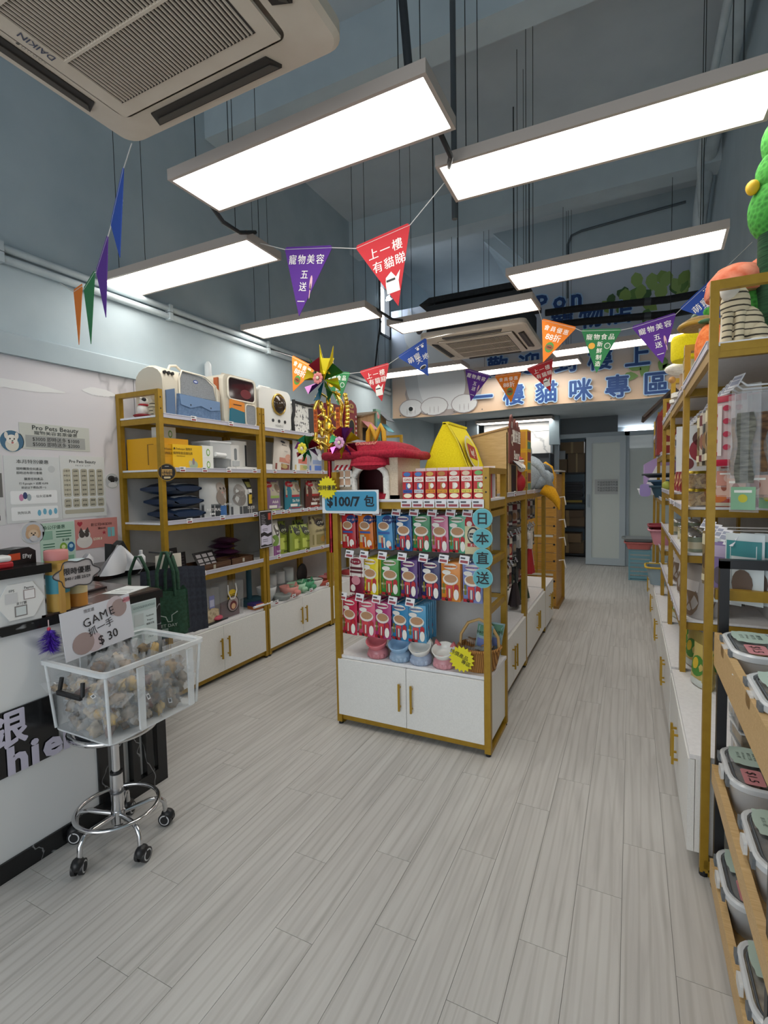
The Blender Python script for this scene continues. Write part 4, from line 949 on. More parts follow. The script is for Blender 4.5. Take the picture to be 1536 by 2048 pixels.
# shoes on the third cabinet
for i, (y, c, lb) in enumerate(((4.60, '#a33a3c', 'dark red pet shoe on the cabinet behind the island'), (4.72, '#37424a', 'dark grey pet shoe on the cabinet behind the island'), (4.86, '#8fa3b0', 'pale blue pet shoe on the cabinet behind the island'))):
    t = T('pet_shoe', lb, 'shoe', (-2.72, y, ZK), LEFT, 'pet shoes on the cabinet'); O('upper', B().ell((0, 0, .035), (.05, .09, .035), c, 12, 8), t); O('sole', B().ell((0, 0, .008), (.055, .095, .01), '#d8d4cc', 12, 6), t)
for i in range(4):
    t = T('clear_bottle', ['first', 'second', 'third', 'fourth'][i] + ' clear water bottle on the far left rack', 'bottle', (-2.72, 5.25 + .13 * i, Z2), 0, 'clear bottles on the far rack'); O('bottle', B().lathe([(.035, 0), (.037, .01), (.037, .15), (.02, .19), (.018, .21)], 'clear_rim', 12), t); O('cap', B().cyl((0, 0, .21), (0, 0, .235), .02, '#22262a', 10), t)
# ================================================================ island: end rack facing the entrance
IX, IY = -1.529, 2.43
isl = rack('low gold framed end rack with cat treats and white cabinet doors', (IX, IY, 0), 0, .905, .395, 1.465, [1.31], group='island racks', lip=.002)
O('board_frame', B().box(.0, .905, .36, .38, 1.225, 1.26, 'gold'), isl)
O('end_panel', B().box(.885, .893, .03, .365, .06, .39, 'cabinet'), isl)
for z in (1.235, .99, .745):
    O('hook_bar', B().box(.03, .875, .365, .377, z - .006, z + .018, 'gold'), isl)
    O('side_rail', B().box(.876, .9, .03, .365, z - .02, z + .012, 'gold'), isl)
HOOK = B().cyl((0, 0, 0), (0, -.335, 0), .0028, '#d5d6d8|.3|.6', 6).cyl((0, 0, -.012), (0, -.335, .004), .0014, '#d5d6d8|.3|.6', 5).mesh('hook')
CARD = B().box(-.026, .026, -.002, 0, -.022, .022, '#e4e6ea').rect(-.02, .02, -.016, -.003, '#9a4650', -.0025).rect(-.021, .004, .004, .013, '#50535c', -.0025).mesh('price_card')
def churu(base, kind='b', bowlc='#b98d68', stick='#c23a3c', low='#b8242e'):
    p = []
    if kind == 'a':
        p = [('o', .45, .86, .62, .13, '#17306e'), ('o', -.05, .68, .72, .13, '#e8e4da'), ('o', -.05, .695, .6, .095, bowlc), (-.75, .46, .7, .52, '#3c5fa8'), (-.75, .2, -.1, .42, '#cfc8a8'), (-.35, .06, -.18, .36, '#b8242e'), (-.05, .06, .12, .36, '#e8e4da'), ('o', .55, .17, .3, .11, '#eae7df'), ('o', .72, .07, .16, .05, low)]
        tx = [('ちゅ～る', .45, .86, .013, '#f4f1ea')]
    elif kind == 'c':
        p = [(-1, .74, 1, 1, '#b3262c'), ('o', -.1, .5, .62, .22, '#20242e'), ('o', -.1, .5, .5, .17, '#d9d2be'), (-.5, .44, .4, .56, '#20242e'), (-.7, .2, .8, .29, '#b3262c'), ('o', -.5, .8, .3, .07, '#e8e4da')]
        tx = [('まぐろ', .05, .245, .016, '#f4f1ea'), ('Hello', -.1, .5, .014, '#f4f1ea')]
    elif kind == 'd':
        p = [(-1, .46, 1, 1, '#e3dcd6'), ('o', 0, .88, .7, .09, '#8a1f36'), (-.85, .66, .85, .73, '#5a1a26'), (-.85, .56, .85, .62, '#5a1a26'), ('o', 0, .36, .6, .13, '#d08a96'), ('o', -.4, .14, .35, .1, '#e8e4da')]
        tx = [('ちゅ～る', 0, .88, .014, '#f4f1ea')]
    else:
        p = [('o', 0, .9, .75, .075, '#e9e4dc'), (-.7, .875, .6, .925, base), ('o', 0, .57, .82, .145, '#eae6dd'), ('o', .02, .59, .68, .105, bowlc), ('o', -.4, .75, .48, .06, '#f1eee6'), (-.85, .2, -.6, .46, '#7d7a2c'), (-.42, .1, -.26, .4, stick), (-.16, .1, .0, .4, '#e9dccb'), (.1, .1, .26, .4, stick), (-.42, .34, .26, .42, '#d8474a'), ('o', .62, .36, .24, .1, low), ('o', .62, .19, .26, .14, '#efece4'), (-.95, .02, .1, .1, low), ('o', -.4, .06, .16, .05, '#17181a')]
        tx = [('CIAOちゅ～る', 0, .9, .0115, '#b8242e'), ('総合', -.72, .33, .012, '#f0ead0')]
    return Bag(.098, .195, .016, base + '|.3', p, tx, 'flat', top=True)
rows = [
    (1.222, [(-1.454, '#c02a34', 'a', 'red'), (-1.345, '#e0791e', 'a', 'orange'), (-1.224, '#3f93c8', 'a', 'sky blue'), (-1.110, '#1f5f9c', 'b', 'blue'), (-1.006, '#2f8a56', 'b', 'green'), (-.903, '#d0789a', 'b', 'pink'), (-.802, '#58b08a', 'b', 'mint'), (-.712, '#d8cfa6', 'c', 'cream and red')], 'top', 1.0),
    (.978, [(-1.408, '#7a2038', 'd', 'maroon and white'), (-1.314, '#e2cf26', 'b', 'yellow'), (-1.199, '#3f9440', 'b', 'green'), (-1.080, '#5a3a7e', 'b', 'purple'), (-.956, '#2a2c62', 'b', 'navy'), (-.843, '#dd8a2e', 'b', 'orange'), (-.731, '#8190c8', 'b', 'lavender')], 'middle', 1.06),
    (.732, [(-1.460, '#cc2f52', 'b', 'crimson'), (-1.348, '#d8587a', 'b', 'rose pink'), (-1.241, '#b23a78', 'b', 'magenta'), (-1.141, '#2f86b8', 'b', 'cyan'), (-1.037, '#4f9cc6', 'b', 'pale blue')], 'bottom', 1.06)]
for zt, items, rn, k in rows:
    for x, c, kd, nm in items:
        bg = churu(c, kd, low='#b8242e' if kd != 'a' else '#c23a3c')
        h = O('hook', HOOK, isl, (x - IX, .365, zt + .012))
        O('price_card', CARD, h, (-.03, -.338, .008), rot=(-.2, .1, 0))
        for j in range(6):
            lb = f'{nm} cat treat pouch at the front of the {rn} hook row' if j == 0 else f'{nm} cat treat pouch hanging behind the front one, {rn} hook row'
            o = put(bg, 'treat_pouch', lb, 'pet treat', (x + random.uniform(-.003, .003), 2.482 + .03 * j, zt), random.uniform(-.16, .10), f'{nm} pouches, {rn} row', 0, random.uniform(-.03, .05))
            o.scale = (k, 1, k)
# --- small treat boxes along the top shelf front
def tbox(c1, c2, c3, w=.058):
    return Carton(w, .034, .145, c1, [(-.9, .62, .9, .80, '#e9e2d8'), ('o', -.1, .9, .7, .08, c3), (-.9, .22, .9, .34, c2), ('o', 0, .12, .8, .08, '#f2e9c8'), (-.3, .36, .3, .58, c3), ('o', .3, .48, .35, .09, '#efece4')], [('CIAO', 0, .71, .016, '#b8242e'), ('ちゅ～る', 0, .28, .011, '#2a2a2e')])
TB = [('#b8242e', '#2f4f9c', '#3f6fb0', 'blue band'), ('#b8242e', '#c8ccd4', '#4a7ab4', 'silver band'), ('#bb262c', '#e08a1e', '#c9a24a', 'orange band'), ('#bb262c', '#e09a2a', '#b07a3c', 'amber band'), ('#c22a30', '#e8d24a', '#e0d6c8', 'yellow band'), ('#c22a30', '#ead65a', '#d8c2a8', 'pale yellow band'), ('#c22a30', '#e8dc7a', '#6fae62', 'green and yellow band')]
for i, (c1, c2, c3, nm) in enumerate(TB):
    bx = tbox(c1, c2, c3); x = -1.065 + .0645 * i
    for j in range(4):
        put(bx, 'treat_box', f'red treat box with {nm} at the shelf front' if j == 0 else f'red treat box with {nm} standing behind the front one', 'box', (x, 2.445 + .036 * j, 1.311), 0, f'red treat boxes, {nm}')
    O('price_card', CARD, isl, (x - IX, -.008, 1.288), sc=(1.15, 1, .95))
    O('display_back', B().box(-.03, .03, 0, .004, 0, .165, '#e2e0e0'), isl, (x - IX + .012, .17, 1.311))
for i in range(5):
    put(Carton(.03, .09, .15, '#a82a32', [('s', .1, .1, .9, .4, '#d8b0a8'), ('s', .1, .55, .9, .9, '#c9a0a0')]), 'treat_box', f'{["first","second","third","fourth","fifth"][i]} slim red box seen through the end frame', 'box', (-.70 + .0, 2.60 + .036 * i, 1.311), 0, 'slim red boxes at the rack end') if i < 3 else None

# --- plush cat house with a red roof
t = T('cat_house', 'plush cat house with red roof, arched door and yellow M', 'cat house', (-1.535, 2.475, 1.311))
W, Dp, Hw = .40, .32, .245
b = B().box(0, W, 0, .02, 0, .02, 'cream_plush')
b.prism([(0, 0), (.145, 0), (.145, .12)] + [(.235 + .09 * math.cos(a), .12 + .06 * math.sin(a)) for a in [PI - PI * i / 10 for i in range(11)]] + [(.325, .12), (.325, 0), (W, 0), (W, Hw), (0, Hw)], 0, .025, 'cream_plush', 'y')
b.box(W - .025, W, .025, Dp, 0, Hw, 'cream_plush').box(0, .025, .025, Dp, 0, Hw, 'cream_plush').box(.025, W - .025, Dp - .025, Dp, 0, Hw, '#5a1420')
O('walls', b, t); O('floor_pad', B().box(.025, W - .025, .01, Dp, 0, .035, 'red_plush'), t)
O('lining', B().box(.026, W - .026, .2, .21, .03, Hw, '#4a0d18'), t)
O('door_trim', B().tube([(.135, -.008, 0), (.135, -.01, .12)] + [(.235 + .1 * math.cos(a), -.01, .12 + .07 * math.sin(a)) for a in [PI - PI * i / 8 for i in range(9)]] + [(.335, -.01, .12), (.335, -.008, 0)], .018, 'white_plush', 8), t)
O('door_step', B().prism([(.22, 0), (.33, 0), (.34, .03), (.24, .028)], -.03, .0, 'red_plush', 'y'), t)
def awn(u, v):
    a = PI * u; r = .115
    return (.235 + r * 1.05 * math.cos(PI - a), -.01 - .075 * math.sin(a) * (1 - v), .185 + .075 * v * math.sin(a) ** .5)
O('door_awning', B().grid(awn, 12, 5, 'red_plush').ell((.235, -.015, .205), (.118, .055, .045), 'red_plush', 14, 8), t)
win = O('window', B().box(.025, .115, -.006, 0, .075, .165, '#c9a58a'), t)
for a in ((.02, .12, .07, .08), (.02, .12, .16, .17), (.02, .03, .07, .17), (.11, .12, .07, .17), (.066, .074, .07, .17), (.02, .12, .117, .125)): O('window_bar', B().box(a[0], a[1], -.012, -.006, a[2], a[3], '#e6e4de'), win)
for i in range(7): O('awning_stripe', B().prism([(-.03, .165), (0, .19), (0, .195), (-.032, .17)], .015 + .0155 * i, .0305 + .0155 * i, '#b8242e' if i % 2 == 0 else '#eae8e2', 'x'), win)
def roof(u, v):
    x = -.04 + (W + .08) * u; k = min(u, 1 - u) * 2
    y = -.04 + (Dp + .07) * v; q = min(v, 1 - v) * 2
    return (x, y, Hw - .005 + .088 * (max(0, 1 - abs(2 * u - 1) ** 3.2) ** .5) * (max(0, 1 - abs(2 * v - 1) ** 3.2) ** .5))
O('roof', B().grid(roof, 16, 14, 'red_plush').box(-.03, W + .03, -.03, Dp + .02, Hw - .02, Hw - .004, 'red_plush'), t)
O('roof_edge', B().tube([(-.038, -.038, Hw), (W + .038, -.038, Hw), (W + .038, Dp + .025, Hw), (-.038, Dp + .025, Hw)], .024, 'red_plush', 8, True), t)
O('lettering', B().text('McDonald', .045, 0, 0, '#c98a72', 0, .01), t, (W * .45, .000, Hw + .066), rot=(-.95, 0, 0))
O('arch_sign', B().tube([(.15, .13, Hw + .07), (.155, .13, Hw + .14), (.172, .13, Hw + .175), (.19, .13, Hw + .14), (.205, .13, Hw + .095), (.22, .13, Hw + .14), (.238, .13, Hw + .175), (.255, .13, Hw + .14), (.26, .13, Hw + .07)], .0135, '#c99a1c', 8), t)

# --- signs on the island
Panel('price_sign', 'pale blue price sign reading 100 dollars for seven packs', 'sign', .365, .13, '#dfe6ea', lambda b: (b.flat(rrect(.335, .108, .015, 4, .004, .003), '#3f93b8', -.001), b.text('$100/7', .072, -.04, .003, '#16222c', -.002, .035, 1.05), b.text('包', .066, .125, .003, '#16222c', -.002, .03)), (-1.40, 2.405, 1.298), -.02)
Panel('burst_sign', 'yellow starburst sign above the pale blue price sign', 'sign', .13, .1, '#e6d81c', lambda b: b.text('限時優惠', .030, 0, 0, '#22201a', -.002, .02), (-1.542, 2.40, 1.377), 0, outline=star(18, .066, .052))
Panel('burst_sign', 'small yellow starburst just under the price sign at the post', 'sign', .06, .06, '#e6d81c', lambda b: None, (-1.53, 2.70, 1.17), 0, outline=star(14, .04, .03))
for i, ch in enumerate('日本直送'):
    Panel('round_sign', f'pale blue disc sign reading {["sun, the topmost","root, second from the top","direct, third from the top","send, the lowest"][i]} of four', 'sign', .1, .1, '#8ac6cc', lambda b: (b.disc(0, 0, .047, '#5fb0ba', -.001), b.text(ch, .066, 0, 0, '#141a1e', -.002, .02)), (-.655, 2.415, 1.215 - .0985 * i), .05, group='round signs on the island post', outline=[(.05 * math.cos(2 * PI * k / 24), .05 * math.sin(2 * PI * k / 24)) for k in range(24)])

# --- cat bowls
def cat_bowl(lb, x, c, base, ear):
    t = T('cat_bowl', lb, 'bowl', (x, 2.50, .411), 0, 'raised cat-ear bowls')
    O('pedestal', B().lathe([(.052, 0), (.060, .012), (.060, .038), (.050, .052), (.042, .060)], base, 20, sx=1, sy=1), t)
    for k in range(5): O('toe', B().ell((.05 * math.cos(-PI / 2 + (k - 2) * .45), .05 * math.sin(-PI / 2 + (k - 2) * .45), .018), (.016, .014, .018), base, 8, 6), t)
    o = O('bowl', B().lathe([(.042, 0), (.056, .02), (.066, .052), (.061, .052), (.05, .022), (.03, .012), (.001, .010)], c, 22, cap=False), t, (0, 0, .055), rot=(.40, 0, 0), sc=(.96, .96, .95))
    for s in (-1, 1): O('ear', B().prism([(-.019, -.01), (.019, -.01), (.006 * s, .026)], -.006, .006, ear, 'y'), o, (s * .046, .04, .052))
cat_bowl('pink raised cat-ear bowl beside the treat pouches', -1.288, '#d2747c|.2', '#c9828a|.2', '#d2747c')
cat_bowl('pale blue raised cat-ear bowl on the island cabinet', -1.148, '#8fb4d6|.2', '#9db8d2|.2', '#8fb4d6')
cat_bowl('white raised cat-ear bowl on a pale blue foot', -1.024, '#dcdcd8|.2', '#a9b8d0|.2', '#dcdcd8')
cat_bowl('white raised cat-ear bowl with pink ears and pink foot', -.89, '#dfdfda|.2', '#d89aa2|.2', '#d2747c')
# --- wicker basket
t = T('wicker_basket', 'wicker basket with tall handle beside the cat bowls', 'basket', (-.715, 2.56, .411))
O('weave', B().lathe([(.085, 0), (.095, .03), (.105, .075), (.112, .115), (.104, .115), (.095, .07), (.08, .012)], 'wicker', 24, cap=False).lathe([(.001, .004), (.084, .004)], 'wicker', 24, cap=False), t)
O('rim', B().tube([(.11 * math.cos(a), .11 * math.sin(a), .115) for a in [2 * PI * i / 24 for i in range(24)]], .009, 'wicker', 6, True), t)
O('handle', B().tube([(-.105, 0, .10), (-.10, 0, .17), (-.06, 0, .235), (0, 0, .26), (.06, 0, .235), (.1, 0, .17), (.105, 0, .1)], .008, '#c9a56a', 8), t)
GP = Bag(.09, .15, .04, '#8fa9b0|.35', [(-.9, .6, .9, .95, '#5a8a72'), (-.7, .2, .7, .5, '#6a7ab0')], [('NATURE', 0, .72, .018, '#17301f')], 'pillow')
for x, y, rz, lb in ((-.70, 2.56, -.1, 'blue-green treat pack standing up in the basket'), (-.655, 2.60, .3, 'pale green treat pack leaning out of the basket')): put(GP, 'treat_bag', lb, 'pet treat', (x, y, .50), rz, None, .15)
for i in range(6):
    put(Bag(.07, .07, .03, 'clear_bag', [('o', 0, .5, .6, .35, '#8a6a48')]), 'snack_pack', 'small clear snack pack lying in the wicker basket', 'pet treat', (-.715 + .055 * math.cos(i), 2.56 + .05 * math.sin(i), .50 + .012 * (i % 3)), i, 'snack packs in the basket', 0, -1.2)
Panel('burst_sign', 'yellow starburst sign leaning on the wicker basket', 'sign', .13, .13, '#e6dc1e', lambda b: (b.text('特價產品', .026, -.012, .022, '#22201a', -.002, .004, rot=-.35), b.text('專區', .026, .024, -.018, '#22201a', -.002, .004, rot=-.35)), (-.775, 2.435, .487), -.05, outline=star(18, .07, .056))

# --- golden pinwheel ornament tied to the island post
t = T('pinwheel_stand', 'golden festival pinwheel ornament on a red foil pole', 'ornament', (-1.565, 2.47, 1.0))
O('pole', B().cyl((0, 0, 0), (0, 0, .60), .013, 'foil_red', 10), t)
O('stem', B().cyl((0, -.0, .58), (0, 0, 1.0), .005, '#d9a520|.25|.8', 8), t)
for x in (-.085, .085): O('gold_frame', B().tube([(x * .6, 0, .60), (x * 1.1, 0, .66), (x * .9, 0, .76), (x * 1.1, 0, .84), (x * .6, 0, .92)], .012, 'foil_gold', 6), t)
for z in (.62, .70, .78, .90): O('gold_scroll', B().tube([(-.085, 0, z), (-.04, -.012, z + .02), (0, 0, z - .01), (.04, -.012, z + .02), (.085, 0, z)], .008, 'foil_gold', 6), t)
for k in range(14): O('gold_tassel', B().ell((-.07 + .0108 * k, -.012 + .006 * (k % 3), .63 + .022 * (k * 5 % 12)), (.016, .012, .03), 'foil_gold', 8, 6), t)
O('medallion', B().ell((0, -.012, .74), (.03, .01, .04), 'foil_gold', 12, 8), t)
for x in (-.075, .075):
    O('motto_strip', B().box(x - .012, x + .012, -.022, -.02, .70, .83, '#c9601c'), t); O('lettering', B().text('福', .02, x, .81, '#5a1410', -.023, .01).text('旺', .02, x, .785, '#5a1410', -.023, .01).text('財', .02, x, .76, '#5a1410', -.023, .01).text('吉', .02, x, .735, '#5a1410', -.023, .01), t)
for k in range(9):
    a = -.6 + k * .17; O('gold_bead', B().ell((.085 + .045 * math.cos(a), -.005, .66 + .10 * k * .22 + .06), .014, 'foil_gold', 8, 6), t)
def wheel(cx, cz, r, flower, cols):
    for k in range(8):
        a = k * PI / 4 + .2
        p0 = (cx, -.02, cz); p1 = (cx + r * math.cos(a), -.025, cz + r * math.sin(a)); p2 = (cx + r * .85 * math.cos(a + .55), -.06, cz + r * .85 * math.sin(a + .55)); p3 = (cx + r * .45 * math.cos(a + .4), -.07, cz + r * .45 * math.sin(a + .4))
        O('vane', B()._a([p0, p1, p2, p3], [(0, 1, 2, 3)], cols[k % len(cols)]), t)
    b = B()
    for k in range(8): b.ell((cx + .022 * math.cos(k * PI / 4), -.085, cz + .022 * math.sin(k * PI / 4)), (.012, .004, .012), flower, 8, 5)
    O('flower', b.ell((cx, -.09, cz), (.01, .006, .01), '#e8d8c0', 8, 6), t)
wheel(-.01, .99, .135, '#e58a86', ['#2f6a2a|.2|.6', '#d9c21c|.2|.6', '#7a1222|.2|.6', '#c9b01c|.2|.6', '#5a1a5a|.2|.6', '#1f5f7a|.2|.6'])
wheel(-.13, .605, .085, '#e3d43a', ['#7a1222|.2|.6', '#2f6a2a|.2|.6', '#1f7a5a|.2|.6', '#5a1a5a|.2|.6'])
wheel(.12, .625, .10, '#dba0c8', ['#c8b01c|.2|.6', '#5a1a6a|.2|.6', '#7a1222|.2|.6', '#1f7a4a|.2|.6', '#a83aa0|.2|.6'])
for k, (dx, h, c) in enumerate(((-.02, .17, '#d9c21c|.2|.6'), (.045, .15, '#d8b820|.2|.6'), (-.07, .10, '#2f6a2a|.2|.6'))): O('spike', B().cyl((dx * .6, -.02, 1.02), (dx * 1.4, -.03, 1.02 + h), .022, c, 6, .001), t)

# ================================================================ island: aisle-side racks
SX = -.695
ra = rack('low gold framed aisle rack just behind the island end', (SX, 2.85, 0), LEFT, .93, .40, 1.465, [1.31], group='island racks', tags={0: (.2, .5)})
rb = rack('second low gold framed aisle rack, under the grey bird plush', (SX, 3.79, 0), LEFT, .93, .40, 1.465, [1.31], group='island racks', tags={0: (.3, .7)})
rl = rack('low gold framed rack on the hidden side of the island', (-1.50, 4.72, 0), RIGHT, 1.86, .40, 1.465, [1.31], group='island racks')
t = T('low_cabinet', 'white low cabinet without shelving at the end of the island', 'cabinet', (SX, 4.725, 0), LEFT)
O('body', B().box(0, .50, .02, .40, .03, .40, 'cabinet').box(-.0, .50, 0, .40, .40, .414, 'shelf_white'), t)
d = O('door', B().box(.003, .247, 0, .018, .04, .395, 'cabinet'), t); O('handle', HANDLE, d, (.21, 0, .24)); d = O('door', B().box(.253, .497, 0, .018, .04, .395, 'cabinet'), t); O('handle', HANDLE, d, (.29, 0, .24))
# hooks and hanging goods on the aisle side
HK2 = B().cyl((0, 0, 0), (0, -.27, 0), .0032, '#e2e3e4', 6).cyl((0, -.27, 0), (0, -.285, .02), .0032, '#e2e3e4', 5).mesh('hook')
PC2 = B().box(-.02, .02, -.002, 0, -.02, .02, '#dfe2e8').rect(-.015, .015, -.012, .012, '#8d90a8', -.0025).mesh('price_card')
small = [Bag(.075, .17, .014, c + '|.3', [(-.9, .7, .9, .95, c2), ('o', 0, .42, .6, .16, c3), (-.7, .1, .7, .2, c2)], (), 'flat', top=True) for c, c2, c3 in (('#6a2a34', '#c9b8b0', '#8a5a48'), ('#b8a8a0', '#7a2a36', '#a07a5a'), ('#4a4a50', '#c8c8c8', '#7d6a58'), ('#8a8f92', '#3a3f46', '#b8a890'), ('#a23a44', '#e0d8cc', '#c9a07a'), ('#3a4a40', '#d0d0c4', '#8a7a5a'))]
nms = ['plum', 'beige', 'charcoal', 'silver', 'rose red', 'dark green']
for (r0, y0) in ((ra, 2.85), (rb, 3.79)):
    which = 'nearer aisle rack' if r0 is ra else 'farther aisle rack'
    for ri, (z, hgt) in enumerate(((1.225, 'top'), (.985, 'middle'), (.77, 'low'))):
        for hI in range(9):
            if ri == 2 and r0 is rb and hI > 2: continue
            yy = .08 + .097 * hI; pi_ = (hI + ri * 2 + (r0 is rb)) % 6
            h = O('hook', HK2, r0, (yy, .38, z + .012)); O('price_card', PC2, h, (0, -.287, .01), rot=(-.5, 0, 0))
            for j in range(4):
                put(small[pi_], 'treat_bag', f'{nms[pi_]} treat pack on the {hgt} hooks of the {which}', 'pet treat', (SX - .11 - .03 * j, y0 + yy + random.uniform(-.008, .008), z), LEFT + random.uniform(-.75, -.2), f'{nms[pi_]} packs, {hgt} hooks, {which}')
def costume(lb, x, y, z, c, c2, w=.16, h=.26, rz=LEFT, mesh=None):
    t = T('pet_costume', lb, 'pet clothes', (x, y, z), rz, 'pet costumes on the aisle rack')
    O('bodice', B().prism([(-w * .3, 0), (w * .3, 0), (w * .22, -h * .42), (-w * .22, -h * .42)], -.02, .02, c, 'y'), t)
    def sk(u, v):
        a = 2 * PI * u; r = w * (.22 + .34 * v); k = 1 + .10 * math.sin(a * 7) * v
        return (r * k * math.cos(a), .45 * r * k * math.sin(a), -h * (.4 + .6 * v))
    O('skirt', B().grid(sk, 28, 4, c2), t)
    for s in (-1, 1): O('sleeve', B().ell((s * w * .34, 0, -h * .1), (w * .12, .02, h * .1), c, 8, 6), t)
    O('hanger', B().tube([(-w * .32, 0, .0), (0, 0, .03), (w * .32, 0, 0)], .004, '#e6e6e6', 6), t)
costume('red pet costume with white collar hanging on the aisle rack', SX - .09, 4.42, .96, '#e6e2de', '#b01c28', .17, .36)
costume('dark green plaid pet skirt hanging over the cabinet', SX - .10, 4.15, .74, '#3a4440', '#16362a', .22, .30)
costume('white fluffy pet coat beside the red costume', SX - .12, 4.58, 1.0, '#e3e1dd', '#d5d3d0', .16, .36)
costume('grey striped pet shirt on the middle hooks of the nearer rack', SX - .09, 3.15, .98, '#8f9296', '#a9acb0', .16, .24)
costume('dark plaid pet dress low on the farther rack', SX - .11, 3.90, .74, '#2a2f34', '#3a2f34', .18, .30)
costume('navy pet dress hanging low behind the first post', SX - .10, 3.35, .72, '#2a3a78', '#1f2c66', .18, .28)
costume('black and white pet outfit on the middle hooks', SX - .10, 3.98, .98, '#d8d8d8', '#22262a', .16, .26)
# --- on top of the aisle racks
ZI = 1.311
t = T('tent_house', 'bright yellow felt tent cat house with round logo', 'cat house', (-1.20, 2.88, ZI))
A, D_, w2 = .44, .34, .20
O('front_panel', B().prism([(0, 0), (.05, .14), (.13, .34), (.185, A), (.21, A), (.27, .33), (.345, .14), (.39, 0)], 0, .018, 'yellow_felt', 'y'), t)
def sidep(u, v):
    P = [(.39, 0), (.355, .12), (.29, .30), (.21, A)]
    i = min(int(v * 3), 2); f = v * 3 - i
    return (P[i][0] + (P[i + 1][0] - P[i][0]) * f, .018 + D_ * u, P[i][1] + (P[i + 1][1] - P[i][1]) * f)
def sidel(u, v): p = sidep(1 - u, v); return (.39 - p[0], p[1], p[2])
O('side_panel', B().grid(sidep, 4, 9, 'yellow_felt'), t); O('side_panel', B().grid(sidel, 4, 9, 'yellow_felt'), t)
O('ridge', B().box(.18, .22, .0, D_ + .03, A - .008, A + .006, 'yellow_felt'), t)
O('seam', B().tube([(.39, -.004, 0), (.345, -.004, .14), (.27, -.004, .33), (.205, -.004, A)], .006, '#d8c61a', 6), t)
lg = B().disc(0, 0, .095, '#dcd6b8', -.002).disc(0, 0, .08, '#e6d51e', -.003, n=24)
lg.flat([(-.07, -.03), (.06, -.045), (.075, .03), (-.05, .05)], '#a83226', -.004).text('ky!', .055, .005, 0, '#efe9dc', -.005, .02)
lo = O('logo', lg, t, (.335, .19, .20)); lo.rotation_euler = (-.28, 0, PI / 2); lo.location = (.318, .135, .265); lo.rotation_euler = (-.30, 0, PI / 2); lo.scale = (1.15, 1.15, 1.15)
O('rug', B().ell((.40, .12, .03), (.03, .12, .05), 'white_plush', 10, 6), t)
t = T('wooden_house', 'wooden cat house with brown gingerbread sign and striped awning', 'cat house', (-1.05, 3.28, ZI))
O('side_wall', B().prism([(0, 0), (.33, 0), (.33, .42), (0, .36)], 0, .012, 'tan_wood', 'y'), t); O('roof', B().prism([(-.02, .355), (.34, .425), (.34, .437), (-.02, .367)], -.01, .32, 'kraft', 'y'), t); O('far_wall', B().prism([(0, 0), (.33, 0), (.33, .42), (0, .36)], .30, .312, 'tan_wood', 'y'), t)
g = B().prism([(0, 0), (.32, 0), (.32, .40), (0, .40)], 0, .012, '#b89a70', 'y'); g.prism([(.09, 0), (.23, 0), (.23, .19), (.09, .19)], -.002, 0, '#0d0d10', 'y')
fr_ = O('front_wall', g, t, (.335, 0, 0), LEFT)
O('gingerbread_sign', B().prism([(-.01, .20), (.02, .215), (.05, .195), (.08, .215), (.12, .20), (.16, .215), (.2, .195), (.25, .21), (.33, .20), (.34, .42), (.30, .46), (.28, .43), (.25, .49), (.21, .44), (.17, .50), (.13, .44), (.10, .48), (.06, .52), (.03, .50), (.0, .44)], -.012, 0, '#6b2f22', 'y'), fr_)
O('sign_lettering', B().text('薑餅屋', .09, .19, .38, '#e8e0d6', -.014, .03).text('Beary', .08, .2, .26, '#e8e0d6', -.014, .03).text('Q', .09, .05, .36, '#e3d6c0', -.014, .02).rect(.03, .04, .43, .47, '#e8e0d6', -.014).rect(.055, .065, .43, .47, '#e8e0d6', -.014), fr_)
for i in range(6): O('awning_stripe', B().prism([(-.06, .165), (-.012, .215), (-.012, .22), (-.064, .17)], .07 + .03 * i, .10 + .03 * i, '#e6e6e2' if i % 2 else '#1d2228', 'x'), fr_)
t = T('santa_toy', 'red and white santa plush hanging by the wooden house', 'toy', (-.72, 3.60, ZI)); O('body', B().ell((0, 0, .07), (.055, .05, .07), '#b01c28', 12, 8), t); O('head', B().ell((.01, -.01, .20), (.035, .035, .035), '#e6d2c4', 12, 8), t); O('hat', B().cyl((.01, -.01, .22), (-.04, .0, .30), .036, '#b01c28', 12, .004), t); O('beard', B().ell((.03, -.02, .175), (.03, .03, .03), 'white_plush', 10, 6), t); O('hat_brim', B().ell((.01, -.01, .222), (.04, .04, .012), 'white_plush', 12, 6), t); O('neck', B().cyl((0, 0, .12), (.01, -.01, .18), .025, '#b01c28', 8), t)
TOY = Carton(.20, .16, .155, '#d9a81e', [(-.9, .55, .2, .92, '#a9c02c'), ('o', -.35, .72, .3, .14, '#5a9ab0'), (.25, .1, .9, .9, '#c98a2a'), (-.9, .1, .2, .45, '#d08ab0'), ('s', .1, .5, .9, .92, '#8a3a2c'), ('s', .1, .08, .9, .42, '#5a8a72')])
for z, lb in ((0, 'lower yellow toy carton beside the grey bird plush'), (.156, 'middle yellow toy carton in the stack by the bird plush'), (.312, 'topmost yellow toy carton behind the gingerbread sign')): put(TOY, 'toy_box', lb, 'box', (-.80, 3.85, ZI + z), LEFT * .0, 'yellow toy cartons')
t = T('bird_bed', 'grey bird-shaped plush pet bed with drooping yellow beak', 'pet bed', (-.80, 4.28, ZI))
O('body', B().ell((0, 0, .15), (.17, .17, .15), 'grey_plush', 18, 12).ell((.07, .05, .105), (.16, .15, .10), 'grey_plush', 16, 10), t)
O('opening', B().ell((.12, .06, .14), (.10, .09, .09), '#3f474e', 14, 8), t)
O('hood_rim', B().tube([(.02, -.12, .25), (.12, -.10, .20), (.19, -.04, .10), (.20, .06, .02), (.14, .18, .04)], .028, 'grey_plush', 8), t)
